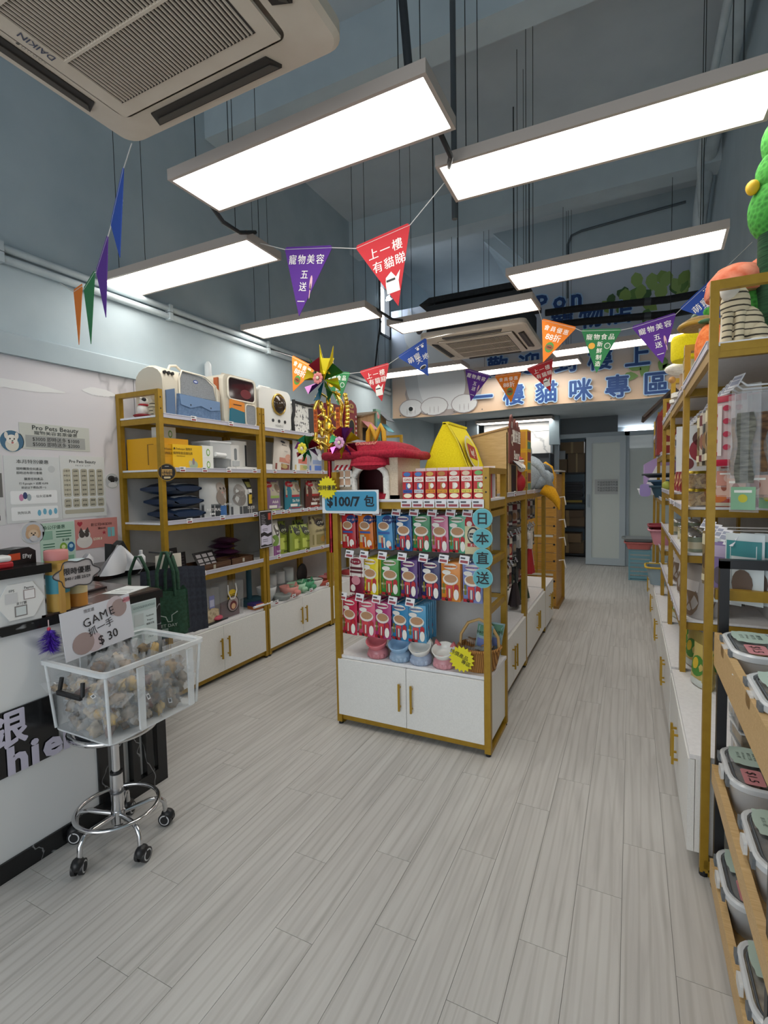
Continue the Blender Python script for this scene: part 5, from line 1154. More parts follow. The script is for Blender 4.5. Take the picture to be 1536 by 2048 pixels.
for y, x in ((-.12, .02), (-.03, .045)): O('ear', B().ell((x, y, .315), (.022, .04, .055), 'grey_plush', 10, 8), t)
O('beak', B().tube([(.15, .02, .02), (.21, .02, -.02), (.255, .03, -.09), (.27, .04, -.16)], [.055, .048, .03, .006], 'amber_plush', 10), t)
O('upper_beak', B().tube([(.13, .14, .22), (.17, .16, .18), (.19, .17, .10), (.19, .17, .03)], [.03, .04, .035, .02], 'amber_plush', 10), t)
O('stripe', B().box(.03, .035, -.12, .0, .275, .285, '#2a2e34').box(.06, .065, -.12, .0, .265, .275, '#2a2e34'), t)
t = T('clear_case', 'clear acrylic display case on the aisle rack', 'case', (-.86, 4.46, ZI)); O('case', B().box(0, .14, 0, .2, 0, .2, 'clear'), t); O('edge', B().box(0, .14, 0, .004, .196, .2, 'clear_rim'), t)

# ================================================================ card houses on top of the left racks
t = T('castle_house', 'dark red cardboard cat castle with arched doorway', 'cat house', (-2.70, 4.50, ZT), LEFT)
O('body', B().box(-.20, .10, .02, .30, 0, .36, '#6e1620'), t)
O('gate_front', B().prism([(.10, 0), (.34, 0), (.34, .36), (.32, .40), (.28, .42), (.22, .44), (.16, .42), (.12, .40), (.10, .36)], 0, .02, '#8e1d26', 'y'), t)
O('gate_body', B().box(.10, .34, .02, .28, 0, .34, '#6e1620'), t)
b = B().flat([(.155, 0), (.285, 0), (.285, .17)] + [(.22 + .065 * math.cos(a), .17 + .07 * math.sin(a)) for a in [PI * i / 10 for i in range(11)]] + [(.155, .17)], '#c9a24a', -.002)
b.flat([(.168, 0), (.272, 0), (.272, .17)] + [(.22 + .052 * math.cos(a), .17 + .057 * math.sin(a)) for a in [PI * i / 10 for i in range(11)]] + [(.168, .17)], '#120c0e', -.003)
b.rect(.16, .28, .30, .335, '#a3262e', -.003).text('宮樂園', .032, .22, .317, '#e8c86a', -.004, .01).disc(.22, .375, .05, '#c9a24a', -.003, .025).disc(.22, .375, .014, '#7a1a20', -.004)
for z in (.06, .11, .16, .21, .26): b.rect(.115, .14, z, z + .022, '#e0d6cc', -.003); b.rect(.3, .325, z, z + .022, '#e0d6cc', -.003)
b.disc(-.05, .26, .05, '#a88a2c', -.004 + .02, .03); b.disc(-.01, .24, .022, '#c9a84a', .015)
O('gate_print', b, t)
t = T('cat_cutout', 'pale cat-shaped card figure on top of the red castle', 'ornament', (-2.78, 4.70, ZT + .345), LEFT); O('figure', B().prism([(-.03, 0), (.03, 0), (.035, .10), (.02, .12), (.02, .16), (-.02, .16), (-.025, .11), (-.035, .08)], 0, .012, '#b9bcc0', 'y'), t)
t = T('awning_house', 'kraft cardboard cat house with pink and teal awnings', 'cat house', (-2.70, 5.02, ZT), LEFT)
O('body', B().prism([(-.10, 0), (.34, 0), (.34, .38), (.2, .36), (-.10, .29)], 0, .30, 'kraft', 'y'), t)
O('doorway', B().rect(-.06, .14, 0, .17, '#17120e', -.002).rect(.37, .49, 0, .17, '#17120e', -.018), t)
O('corner_post', B().box(.24, .36, -.02, .02, 0, .41, '#7fa894').rect(.255, .345, .02, .39, '#6f9c88', -.0205), t)
O('post_print', B().disc(.30, .33, .03, '#d88a8a', -.022).disc(.30, .24, .035, '#5a8fa8', -.022).disc(.30, .14, .03, '#c9d4c0', -.022).disc(.30, .06, .03, '#3f6a4a', -.022).disc(.28, .36, .02, '#e0b0b0', -.023), t)
O('pink_awning', B().prism([(-.09, .15), (0, .24), (0, .246), (-.094, .156)], -.07, .16, '#c9747a', 'x'), t); O('teal_awning', B().prism([(-.12, .15), (-.02, .25), (-.02, .256), (-.124, .156)], .36, .52, '#6fb0bc', 'x'), t)
O('slate_roof', B().prism([(-.10, .28), (.02, .40), (.02, .41), (-.11, .285)], .36, .56, '#545a60', 'x'), t); O('wing', B().box(.36, .52, -.015, .28, 0, .36, 'kraft'), t)
O('roof', B().prism([(-.13, .28), (.25, .37), (.25, .385), (-.13, .295)], -.03, .3, '#8a7458', 'y'), t)
# ================================================================ cashier counter
CX = -1.995
ct = T('cashier_counter', 'white marble-look cashier counter with black trim and sign band', 'counter', (CX, 0, 0))
O('front_panel', B().box(-.55, -.004, -.6, 1.30, .06, .88, 'marble_grey'), ct)
O('base_strip', B().box(-.55, .006, -.6, 1.30, 0, .07, 'marble_black'), ct)
O('top', B().box(-.62, .012, -.6, 1.635, .88, .915, 'marble_black'), ct)
O('desk_surface', B().box(-.62, .0, 1.10, 1.63, .915, .922, 'marble_brown'), ct)
O('upper_box', B().box(-.40, .0, -.6, 1.115, .915, 1.085, 'marble_grey'), ct)
O('upper_ledge', B().box(-.44, .02, -.6, 1.135, 1.085, 1.118, 'marble_black'), ct)
O('end_frame', B().box(-.5, .004, 1.285, 1.33, 0, .88, 'marble_black').box(-.5, .004, 1.575, 1.625, 0, .88, 'marble_black').box(-.5, .004, 1.33, 1.575, 0, .07, 'marble_black'), ct)
O('end_back', B().box(-.5, -.03, 1.30, 1.62, .03, .88, '#d8d8d8'), ct)
for y in (1.385, 1.465, 1.535): O('slat', B().box(-.03, .002, y - .018, y + .018, .07, .88, 'marble_black'), ct)
sb = O('sign_band', B().box(-.004, .004, -.6, 1.135, .375, .61, 'marble_black'), ct)
b = B().text('收銀', .155, -.12, .545, '#c9c4d6', 0, .03).text('Cashier', .135, -.06, .425, '#c9c4d6', 0, .035, 1.12)
so = O('sign_lettering', B(), None) if False else None
v = B(); v.text('收', .140, .84 - .02, .543, '#c9c4d6', 0, .035); v.text('銀', .140, .955, .543, '#c9c4d6', 0, .035); v.text('Ca', .135, .80, .430, '#c9c4d6', 0, .04, 1.1, al='R'); v.text('s', .135, .893, .430, '#c9c4d6', 0, .04, 1.1); v.text('h', .135, .985, .430, '#c9c4d6', 0, .04, 1.1); v.text('i', .135, 1.045, .430, '#c9c4d6', 0, .04, 1.1); v.text('er', .135, 1.072, .430, '#c9c4d6', 0, .04, 1.1, al='L')
O('sign_lettering', v, ct, (.009, 0, 0), LEFT)

# --- things on and at the counter
t = T('card_reader', 'black card reader with orange stripe on the counter ledge', 'card reader', (-2.09, 1.06, 1.118), LEFT + .3)
soften(O('body', B().prism([(0, 0), (.13, 0), (.13, .045), (.10, .062), (.03, .06), (0, .04)], -.035, .035, '#16181b|.35', 'y'), t, (-.06, 0, 0)), .006)
O('orange_flash', B().box(-.062, -.052, -.034, .034, .006, .04, '#c84a22').box(-.05, .0, -.036, -.0352, .02, .045, '#c84a22'), t); O('tap_mark', B().text(')))', .02, .0, .0, '#d8dcde', 0, .01), t, (.0, -.02, .0622), rot=(-PI / 2 + .1, 0, 0)); O('lettering', B().text('EPay', .022, .03, .03, '#d8dcde', -.036, .015), t)
t = T('stamp_pad', 'red and white round-topped device at the ledge end', 'device', (-2.04, .965, 1.118), LEFT); soften(O('base', B().box(-.06, .06, -.03, .03, 0, .022, '#b3202a'), t), .006); soften(O('cover', B().box(-.056, .056, -.028, .028, .022, .045, '#e2e3e3|.3'), t), .008)
t = T('phone_holder', 'dark grey metal holder standing on the counter ledge', 'stand', (-2.26, 1.06, 1.118), LEFT + .2); O('post', B().box(-.012, .012, -.012, .012, .0, .30, '#3d4044|.35|.6'), t); O('bracket', B().box(-.03, .05, -.014, -.01, .16, .18, '#3d4044').box(-.03, .02, -.014, -.01, .06, .30, '#55595d'), t); O('base', B().box(-.04, .04, -.04, .04, 0, .012, '#2b2d30'), t)
hx = [(.082 * math.cos(PI / 3 * k), .075 * math.sin(PI / 3 * k)) for k in range(6)]
Panel('payment_plaque', 'white hexagonal payment plaque on the counter box', 'sign', .16, .15, '#e6e6e4', lambda b: (b.text('FPS', .013, -.03, .042, '#333', -.001), b.text('Payme', .013, .028, .046, '#333', -.001), b.text('支付寶', .012, .0, -.008, '#333', -.001), b.rect(-.052, -.012, -.004, .034, '#cfcfd0', -.001), b.rect(.008, .048, .002, .038, '#a89a98', -.001), b.rect(.011, .045, .005, .035, '#eceaea', -.0016), b.rect(-.024, .018, -.055, -.016, '#8a8684', -.001), b.rect(-.02, .014, -.051, -.02, '#d3dada', -.0016)), (CX + .006, 1.03, .995), LEFT, outline=hx)
def canister(lb, x, y, h, body, lid, z=.922, r=.034):
    t = T('snack_canister', lb, 'canister', (x, y, z), LEFT, 'snack canisters by the card reader')
    O('can', B().lathe([(r, 0), (r, h)], body[0], 18), t); O('label_band', B().lathe([(r + .0006, h * .35), (r + .0006, h * .72)], body[1], 18, cap=False), t); O('lid', B().lathe([(r + .002, h), (r + .002, h + .035), (r - .002, h + .038), (.001, h + .038)], lid, 18), t)
    return t
canister('tall snack canister with pink lid and orange label', -2.03, 1.185, .20, ('#c9a04a', '#4aa0b4'), '#c9827e', r=.04)
canister('second snack canister with teal band behind the cloud sign', -2.04, 1.268, .15, ('#c98a3a', '#d8c89a'), '#b8cfd4', r=.036)
tag(O('kraft_strip', B().box(0, .018, -.012, .0, 0, .19, '#b98f4a'), None, (-1.975, 1.155, .922), LEFT), 'tan wooden strip standing before the canister', 'strip')
cl = []
for cx_, cz_, r in ((-.06, .0, .035), (-.02, .03, .035), (.03, .028, .035), (.065, 0, .033), (.03, -.028, .035), (-.02, -.03, .035)): pass
cl = [(.085 * (1 + .12 * math.cos(6 * a)) * math.cos(a), .052 * (1 + .12 * math.cos(6 * a)) * math.sin(a)) for a in [2 * PI * i / 48 for i in range(48)]]
t = Panel('cloud_sign', 'grey cloud-shaped discount sign on the canisters', 'sign', .17, .1, '#b3acac', lambda b: (b.text('限時優惠', .028, 0, .012, '#1c1a1c', -.002, .02), b.text('$40 / 2個 25/29', .016, 0, -.016, '#1c1a1c', -.002, .02)), (-1.965, 1.225, 1.065), LEFT, outline=cl)
O('rim', B().tube([(p[0], -.001, p[1]) for p in cl], .0025, '#3d3a3c', 5, True), t)
t = T('feather_toy', 'purple feather cat toy hanging from the counter edge', 'cat toy', (-1.955, 1.10, .88))
O('string', B().cyl((0, 0, 0), (0, 0, .03), .002, '#c9b0b0', 5), t); O('bead', B().ell((0, 0, -.004), .007, '#c03a4a', 8, 6), t)
b = B(); rnd = random.Random(5)
for i in range(420):
    a = rnd.uniform(0, 2 * PI); z = -rnd.uniform(.008, .085); L = .014 + .036 * math.sin(min(1, -z / .06) * PI * .7)
    p = Vector((0, 0, z)); q = p + Vector((L * math.cos(a) * .6, L * math.sin(a), -rnd.uniform(.005, .025)))
    b._a([p, p + Vector((.001, .003, .003)), q], [(0, 1, 2)], rnd.choice(['#4a1fa0', '#5a2cc0', '#3a1688']))
fo = O('plume', b.ell((0, 0, -.045), (.006, .008, .04), '#4a1fa0', 8, 6), t)

# --- wall posters behind the counter
XW = XL + .022
def gridlines(b, x0, x1, z0, z1, nc, nr, fg, tx):
    w = (x1 - x0) / nc
    for i in range(nc):
        b.flat(rrect(w * .84, (z1 - z0), .012, 3, x0 + w * (i + .5), (z0 + z1) / 2), fg, -.001)
        for j in range(nr): b.text(tx[(i + j) % len(tx)], .013, x0 + w * (i + .5), z1 - (z1 - z0) * (j + .5) / nr, '#35383a', -.0016, .01)
Panel('beauty_poster', 'pale grey grooming bonus poster, topmost on the marble wall', 'poster', .40, .145, '#c6c9c2', lambda b: (b.text('Pro Pets Beauty', .036, 0, .05, '#3a3f40', -.001, .012, 1.15), b.text('寵物美容套票優惠', .024, 0, .02, '#3a3f40', -.001, .01, 1.3), b.rect(-.17, .17, -.062, .005, '#a3a6a4', -.001), b.text('$3000 即時送多 $1000', .028, 0, -.015, '#2c3032', -.0016, .01), b.text('$5000 即時送多 $2000', .028, 0, -.044, '#2c3032', -.0016, .01)), (XW, 1.815, 1.70), LEFT, .002, rot=(0, -.0, LEFT))
Panel('offer_poster', 'white monthly offer poster with two toy boxes', 'poster', .295, .37, '#d3d7d8', lambda b: (b.text('本月特別優惠', .024, 0, .155, '#3a3f40', -.001, .01, 1.2), b.text('現時購買任何產品', .017, -.02, .115, '#3a3f40', -.001, .01), b.text('即時送布得分會籍', .017, -.02, .092, '#3a3f40', -.001, .01), b.text('購買任何產品', .017, 0, .058, '#3a3f40', -.001, .01), b.text('打卡google + 追蹤 IG/FB', .015, 0, .033, '#3a3f40', -.001, .01), b.text('即送以下禮品(其一):', .015, 0, .01, '#3a3f40', -.001, .01), b.flat(rrect(.25, .075, .008, 3, 0, -.045), '#eceff1', -.001), b.flat(rrect(.25, .075, .008, 3, 0, -.135), '#eceff1', -.001), b.text('仙女逗貓棒', .017, .05, -.04, '#3a3f40', -.0016), b.text('狗狗玩具', .017, -.06, -.13, '#3a3f40', -.0016),
      [b.disc(-.07 + .02 * i, -.045 + .01 * (i % 2), .012, ['#c98ab0', '#3a4a78', '#9fb0b8'][i], -.0016, .02, 10) for i in range(3)], [b.disc(.02 + .03 * i, -.135 + .006 * (i % 2), .01, '#6fb0cc', -.0016, .018, 10) for i in range(4)], b.disc(.10, .115, .02, '#c3c8ca', -.001)), (XW, 1.675, 1.40), LEFT, .002)
Panel('price_poster', 'grooming price list poster with rounded grey columns', 'poster', .28, .375, '#d6d9d8', lambda b: (b.text('Pro Pets Beauty', .026, 0, .155, '#3a3f40', -.001, .012), b.text('P R I C E   L I S T', .013, 0, .13, '#5a5f60', -.001), gridlines(b, -.075, .13, -.06, .11, 4, 6, '#b3b09f', ['$280', '$380', '$480', '$580', '$680']), gridlines(b, -.13, -.075, -.06, .11, 1, 6, '#c3c0ae', ['小型犬', '中型犬']), gridlines(b, -.13, .13, -.125, -.07, 5, 2, '#b3b09f', ['$450', '$580', '$750', '面議']), b.flat(rrect(.25, .025, .008, 3, 0, -.15), '#b3b09f', -.001)), (XW, 1.965, 1.41), LEFT, .002)
Panel('green_poster', 'green leaflet with two round toys on the marble wall', 'poster', .20, .235, '#b9d4c4', lambda b: (b.text('換公仔優惠', .026, -.02, .09, '#2f5a48', -.001, .005), b.rect(-.085, -.03, .02, .07, '#8fb8a4', -.001), [b.rect(-.01, .08, .06 - .016 * i, .066 - .016 * i, '#4a7a64', -.001) for i in range(3)], b.text('$168', .02, .045, .012, '#2f5a48', -.001, .01), b.disc(.03, -.035, .022, '#7da83a', -.001, .03), b.disc(.075, -.035, .022, '#2f6a9a', -.001, .03), b.disc(.03, -.03, .012, '#d8e0a8', -.0016), b.disc(.075, -.03, .012, '#a8d0e0', -.0016), [b.rect(-.085, -.02, -.01 - .016 * i, -.004 - .016 * i, '#4a7a64', -.001) for i in range(4)], b.rect(-.09, .09, -.11, -.085, '#7fae94', -.001)), (XW, 1.79, 1.085), LEFT, .002)
Panel('pink_poster', 'coral pink leaflet with tabby cat and blue packs', 'poster', .28, .185, '#c98580', lambda b: (b.text('新公司HK$200', .022, .03, .055, '#3a1a1c', -.001, .005), b.text('滿$200', .018, .03, .03, '#3a1a1c', -.001, .01), b.disc(-.085, -.045, .05, '#d8d4d0', -.001, .04), b.disc(-.085, -.005, .038, '#dcd8d4', -.0016, .034), b.flat([(-.12, .01), (-.105, .045), (-.09, .015)], '#4a4442', -.002), b.flat([(-.085, .015), (-.062, .045), (-.052, .01)], '#4a4442', -.002), b.disc(-.10, .0, .018, '#4a4442', -.0024, .02), b.disc(-.07, .0, .014, '#4a4442', -.0024, .018), b.rect(.07, .092, -.03, .03, '#6fb0bc', -.001), b.rect(.096, .118, -.03, .03, '#7fc0c4', -.001), b.text('★', .035, .045, .0, '#a83040', -.001), b.text('♥', .03, -.11, .065, '#a83040', -.001), b.text('$208.8', .022, .0, -.035, '#e8e0c8', -.001, .015)), (XW, 2.035, 1.115), LEFT, .002)
Panel('edge_poster', 'white poster cut by the left edge of the view', 'poster', .25, .38, '#d3d5d6', lambda b: (b.rect(.02, .12, -.04, .09, '#6a6a68', -.001), b.disc(.07, .02, .02, '#d8d8d4', -.0016), b.rect(-.1, .1, -.15, -.08, '#e6e8e8', -.001)), (XW, 1.395, 1.40), LEFT, .002)
def sticker(lb, y, z, r, bg, shapes):
    def fn(b):
        b.disc(0, 0, r * .94, bg, -.001, n=24)
        for i, (x, zz, rx, rz_, c) in enumerate(shapes): b.disc(x * r, zz * r, rx * r, c, -.0015 - .0004 * i, rz_ * r, 16)
    Panel('round_sticker', lb, 'sticker', 2 * r, 2 * r, '#dcdcd8', fn, (XW, y, z), LEFT, .002, outline=[(r * math.cos(2 * PI * k / 28), r * math.sin(2 * PI * k / 28)) for k in range(28)], group='round pet photo stickers')
sticker('round photo sticker of a laughing white dog on blue', 1.575, 1.665, .062, '#3f6a88', [(.0, -.3, .55, .6, '#d8d4c8'), (0, .15, .45, .42, '#e6e4dc'), (-.45, .5, .15, .3, '#dcd8d0'), (.4, .5, .15, .3, '#dcd8d0'), (-.16, .2, .06, .07, '#22201e'), (.18, .2, .06, .07, '#22201e'), (.02, .02, .07, .05, '#22201e'), (.02, -.14, .1, .08, '#b86a6a')])
sticker('round photo sticker of a fluffy cream poodle', 1.655, 1.155, .065, '#c3c8d0', [(0, .3, .55, .42, '#d0ae8c'), (-.42, -.1, .2, .4, '#c9a684'), (.42, -.1, .2, .4, '#c9a684'), (0, -.15, .42, .42, '#dcc4a8'), (-.14, -.05, .06, .06, '#22201e'), (.14, -.05, .06, .06, '#22201e'), (0, -.2, .09, .07, '#22201e'), (0, -.5, .3, .25, '#d0d0d4')])
sticker('round photo sticker of a black-headed dog in white blankets', 2.155, 1.445, .052, '#b8bcc0', [(-.1, .3, .5, .35, '#3a3c40'), (.0, .1, .32, .36, '#1c1d20'), (0, -.5, .6, .35, '#d8d8d8'), (.5, .2, .25, .3, '#4a4d52')])
for y0, y1, z, lb in ((1.35, 1.88, 1.972, 'long torn white tape residue high on the marble wall'), (1.985, 2.215, 2.005, 'short torn white tape residue near the rack')):
    n_ = 26; rnd = random.Random(int(y0 * 100)); up = []; dn = []
    for i in range(n_ + 1):
        f_ = i / n_; e = min(1, f_ * 4) * min(1, (1 - f_) * 3)
        up.append(((y1 - y0) * f_, .003 + .023 * e + rnd.uniform(-.001, .004) * e)); dn.append(((y1 - y0) * f_, -.003 - .019 * e + rnd.uniform(-.003, .005) * e))
    tag(O('tape_residue', B().prism(dn + up[::-1], 0, .0012, '#e6e7e8', 'y'), None, (XW, y0, z), LEFT), lb, 'tape')
Panel('framed_leaflet', 'pale green social media leaflet stand on the counter end', 'leaflet', .135, .20, '#cfdcdc', lambda b: (b.rect(-.064, .064, .06, .096, '#b3c6c4', -.001), b.text('GOOGLE/GUOGLE', .014, 0, .078, '#5a6a68', -.0016), b.rect(-.055, -.005, -.005, .048, '#c3cccc', -.001), b.text('Facebook', .011, .03, .03, '#2c3a38', -.001), b.text('Propets', .011, .03, .01, '#2c3a38', -.001), b.text('寵寵天地', .011, .03, -.008, '#2c3a38', -.001), b.rect(-.055, -.005, -.085, -.03, '#b9c6c4', -.001), b.text('上限分店', .011, .03, -.05, '#2c3a38', -.001), b.text('17b-25', .011, .03, -.068, '#2c3a38', -.001)), (CX + .02, 1.525, .785), LEFT + .05, .006)

# --- bags hanging at the counter end
def tote(name, lb, loc, rz, w, h, d, c, group, handles=True, prnt=False, hh=.20, hc=None):
    t = T(name, lb, 'bag', loc, rz, group)
    def fr_(u, v):
        a = 2 * u - 1
        return (a * w / 2 * (1 + .06 * (1 - v)), -d / 2 * (1 - a ** 6) * (.35 + .65 * (1 - v)) , -h * (1 - v))
    def bk_(u, v): p = fr_(1 - u, v); return (p[0], -p[1], p[2])
    b = B().grid(fr_, 8, 6, c).grid(bk_, 8, 6, c)
    b._a([fr_(i / 8, 0) for i in range(9)] + [bk_(i / 8, 0) for i in range(1, 8)], [tuple(range(16))[::-1]], c)
    O('body', b, t)
    if handles:
        for s in (-1, 1): O('handle', B().tube([(-w * .22, s * d * .18, -.03), (-w * .2, s * d * .16, hh * .5), (-w * .05, s * .004, hh), (w * .05, s * .004, hh), (w * .2, s * d * .16, hh * .5), (w * .22, s * d * .18, -.03)], .008, hc or c, 6), t)
    if prnt:
        q = B().tube([(-.05, -d / 2 - .004, -h * .62), (-.04, -d / 2 - .004, -h * .5), (-.01, -d / 2 - .004, -h * .55), (.0, -d / 2 - .004, -h * .66), (.02, -d / 2 - .004, -h * .66), (.02, -d / 2 - .004, -h * .52), (.05, -d / 2 - .004, -h * .45)], .0025, '#b9c4bc', 4)
        q.text('PET DAY', .024, 0, -h * .74, '#b9c4bc', -d / 2 - .005).text('PET', .022, -.06, -h * .4, '#b9c4bc', -d / 2 - .005, rot=.6).rect(-.03, .0, -h * .9, -h * .8, '#8fa098', -d / 2 - .005)
        O('print', q, t)
    return t
R1 = LEFT - .55
tote('tote_bag', 'front dark green canvas tote with white pet logo', (-2.22, 1.85, .845), R1, .20, .24, .06, 'green_cloth', 'green canvas totes', True, True, .21)
tote('tote_bag', 'dark green canvas tote hanging left of the logo tote', (-2.36, 1.80, .86), R1 - .2, .22, .22, .05, 'green_cloth', 'green canvas totes', True, False, .17)
for i in range(4): tote('tote_bag', f'green canvas tote behind the logo tote, {["first","second","third","fourth"][i]} from the front', (-2.33 - .05 * i, 1.985 + .035 * i, .82), R1 - .5, .17, .225, .03, 'green_cloth', 'green canvas totes', True, False, .19)
for i in range(4): tote('tote_bag', f'slate grey felt tote, {["nearest the logo tote","second","third","nearest the rack"][i]} of four hanging', (-2.40 - .03 * i, 2.00 + .065 * i, .93 - .01 * i), LEFT - .25 - .12 * i, .28, .40, .04, 'slate_cloth', 'slate grey totes', False)
tag(O('tag_label', B().box(-.03, .03, -.002, 0, -.04, .04, '#8d9096').rect(-.025, .025, -.03, .03, '#6d7078', -.003), None, (-2.345, 1.965, .63), LEFT - .25), 'grey square label on the slate tote', 'label')
tag(O('wall_hook', B().tube([(0, 0, 0), (.14, 0, 0), (.17, 0, -.02), (.185, 0, .01)], .005, '#2a2c2e', 6), None, (-2.46, 1.95, 1.03), 0), 'black hook carrying the green totes at the rack end', 'hook')
tote('white_bag', 'cream cloth bag tucked behind the green totes', (-2.46, 2.08, 1.00), LEFT - .2, .16, .2, .05, '#d8d2c4', None, False)
for i, (y, z, rz_, lb) in enumerate(((1.76, .931, .3, 'crumpled white paper bag leaning on the marble wall'), (1.90, .931, -.2, 'white folded paper bag beside the black sack'), (1.66, .931, .6, 'white plastic bag drooping over the desk'))):
    t = T('paper_bag', lb, 'bag', (-2.52 - .05 * i, y, z), LEFT + rz_ - .4, 'white bags on the desk')
    hh_ = (.16, .14, .12)[i]
    def pbf(u, v, i=i, hh_=hh_):
        a = 2 * u - 1
        return (a * .07 * (1 - .55 * v ** 1.5) + .05 * v * (1 if i != 1 else -.6), -.035 * (1 - a * a) * (1 - v) + .007 * math.sin(3 * a + 4 * v + i), hh_ * v * (1 - .25 * abs(a)) )
    def pbb(u, v): q = pbf(1 - u, v); return (q[0], .02 - .6 * q[1], q[2])
    O('sheet', B().grid(pbf, 7, 6, '#d3d4d8').grid(pbb, 7, 6, '#c9cad0'), t)
tag(O('black_sack', B().prism([(-.05, 0), (.05, 0), (.06, .10), (.03, .16), (-.01, .13), (-.045, .15)], -.03, .03, '#1b1d20', 'y'), None, (-2.68, 1.90, .931), LEFT), 'black plastic sack on the desk before the rack', 'bag')
t = T('white_dispenser', 'white pump bottle on the desk before the rack', 'bottle', (-2.66, 2.05, .93)); O('bottle', B().lathe([(.022, 0), (.024, .02), (.024, .05), (.012, .065)], '#dcdee0', 14), t); O('pump', B().cyl((0, 0, .065), (0, 0, .09), .010, '#e6e8ea', 8), t)
t = T('side_desk', 'dark desk under the hanging tote bags', 'desk', (-2.62, 1.64, 0)); O('top', B().box(-.40, .06, 0, .50, .90, .93, 'marble_black'), t); O('panel', B().box(-.40, .04, .02, .48, 0, .90, '#c9c9c8'), t)
t = T('tablet', 'dark tablet lying flat on the counter desk', 'tablet', (-2.38, 1.22, .922), .2); O('body', B().box(0, .2, 0, .28, 0, .01, '#2b2628|.25'), t); O('screen', B().box(.012, .188, .012, .268, .01, .0112, '#4a3f40|.12'), t)
t = T('receipt_sheet', 'white printed sheet lying on the counter desk', 'paper', (-2.14, 1.44, .9225), .3); O('sheet', B().box(0, .12, 0, .17, 0, .0015, '#dfe4e4'), t); O('lines', B().box(.02, .1, .03, .034, .0015, .002, '#6a7072').box(.02, .1, .06, .064, .0015, .002, '#6a7072').box(.02, .09, .09, .094, .0015, .002, '#6a7072'), t)

# --- rolling stool carrying the clear tub
t = T('rolling_stool', 'chrome rolling stool with foot ring and five casters', 'stool', (-1.805, 1.235, 0), .35)
O('seat', B().lathe([(.10, .02), (.128, .028), (.132, .04), (.128, .056), (.10, .060), (.001, .060)], '#22252a|.5', 30), t, (0, 0, .432))
O('seat_ring', B().tube([(.150 * math.cos(a), .150 * math.sin(a), .474) for a in [2 * PI * i / 36 for i in range(36)]], .011, 'chrome', 8, True), t)
O('piston', B().cyl((0, 0, .28), (0, 0, .436), .0145, 'chrome', 14), t); O('collar', B().cyl((0, 0, .275), (0, 0, .29), .0225, '#1a1b1e', 14), t)
O('sleeve', B().cyl((0, 0, .10), (0, 0, .282), .023, 'chrome', 16), t); O('sleeve_ring', B().lathe([(.0245, 0), (.0255, .004), (.0245, .008)], '#6a6c70|.3|.8', 16), t, (0, 0, .205))
O('hub', B().cyl((0, 0, .085), (0, 0, .135), .026, 'chrome', 16), t); O('hub_cap', B().cyl((0, 0, .07), (0, 0, .087), .016, '#2a2c30', 12), t)
O('foot_ring', B().tube([(.148 * math.cos(a), .148 * math.sin(a), .146) for a in [2 * PI * i / 40 for i in range(40)]], .0085, 'chrome', 8, True), t)
for k in range(5):
    a = 2 * PI * k / 5 - .55; c_, s_ = math.cos(a), math.sin(a)
    O('leg', B().tube([(.02 * c_, .02 * s_, .118), (.115 * c_, .115 * s_, .128), (.15 * c_, .15 * s_, .122), (.168 * c_, .168 * s_, .10), (.172 * c_, .172 * s_, .055)], .0095, 'chrome', 8), t)
    w = O('caster', B().ell((0, 0, .042), (.022, .028, .024), '#17181b|.4', 12, 8), t, (.18 * c_, .18 * s_, 0), rot=(0, 0, a + .5 + k * .4))
    for s in (-1, 1):
        O('wheel', B().cyl((s * .006, .006, .027), (s * .02, .006, .027), .0265, '#17181b|.4', 20).cyl((s * .0195, .006, .027), (s * .021, .006, .027), .0205, '#d5d6d8', 20).cyl((s * .0205, .006, .027), (s * .0225, .006, .027), .016, '#17181b', 18), w)
TZ = .493
t = T('storage_tub', 'clear plastic storage tub with black handle full of snack bags', 'tub', (-1.79, 1.295, TZ))
w, d, h = .348, .425, .272
def tubsec(k, z): return [(x, y, z) for x, y in rrect(w * k, d * k, .025, 3)]
b = B(); loft(b, [tubsec(.90, 0), tubsec(.92, .01), tubsec(.99, h - .02)], 'clear_tub', False); b._a(tubsec(.90, .002), [tuple(range(len(tubsec(.9, 0))))], 'clear_tub'); O('shell', b, t)
b = B(); n_ = len(tubsec(1, 0)); A_, B_, C_ = tubsec(1.0, h - .022), tubsec(1.075, h - .016), tubsec(1.075, h)
loft(b, [A_, B_, C_, tubsec(1.0, h), tubsec(.985, h - .004)], 'clear_rim', False); O('rim', b, t)
for s in (-1, 1):
    for y in (-.07, .16): O('rib', B().prism([(y - .012, .01), (y + .012, .01), (y + .014, h - .03), (y - .014, h - .03)], s * w * .468, s * w * .478 + s * .006, 'clear_rim', 'x'), t)
for y in (-1, 1):
    O('corner_rib', B().cyl((w * .45, y * d * .455, .005), (w * .495, y * d * .495, h - .02), .006, 'clear_rim', 6), t); O('corner_rib', B().cyl((-w * .45, y * d * .455, .005), (-w * .495, y * d * .495, h - .02), .006, 'clear_rim', 6), t)
O('base_skirt', B().prism([(x, y) for x, y in rrect(w * .93, d * .93, .025, 3)], 0, .006, 'clear_rim', 'z'), t)
O('handle', B().tube([(-.06, -d * .515, h - .05), (-.066, -d * .53, h - .095), (-.062, -d * .545, h - .10), (.062, -d * .545, h - .10), (.066, -d * .53, h - .095), (.06, -d * .515, h - .05)], .0075, '#17181a', 8), t)
O('handle_grip', B().box(-.068, .068, -d * .56, -d * .535, h - .108, h - .093, '#17181a'), t)
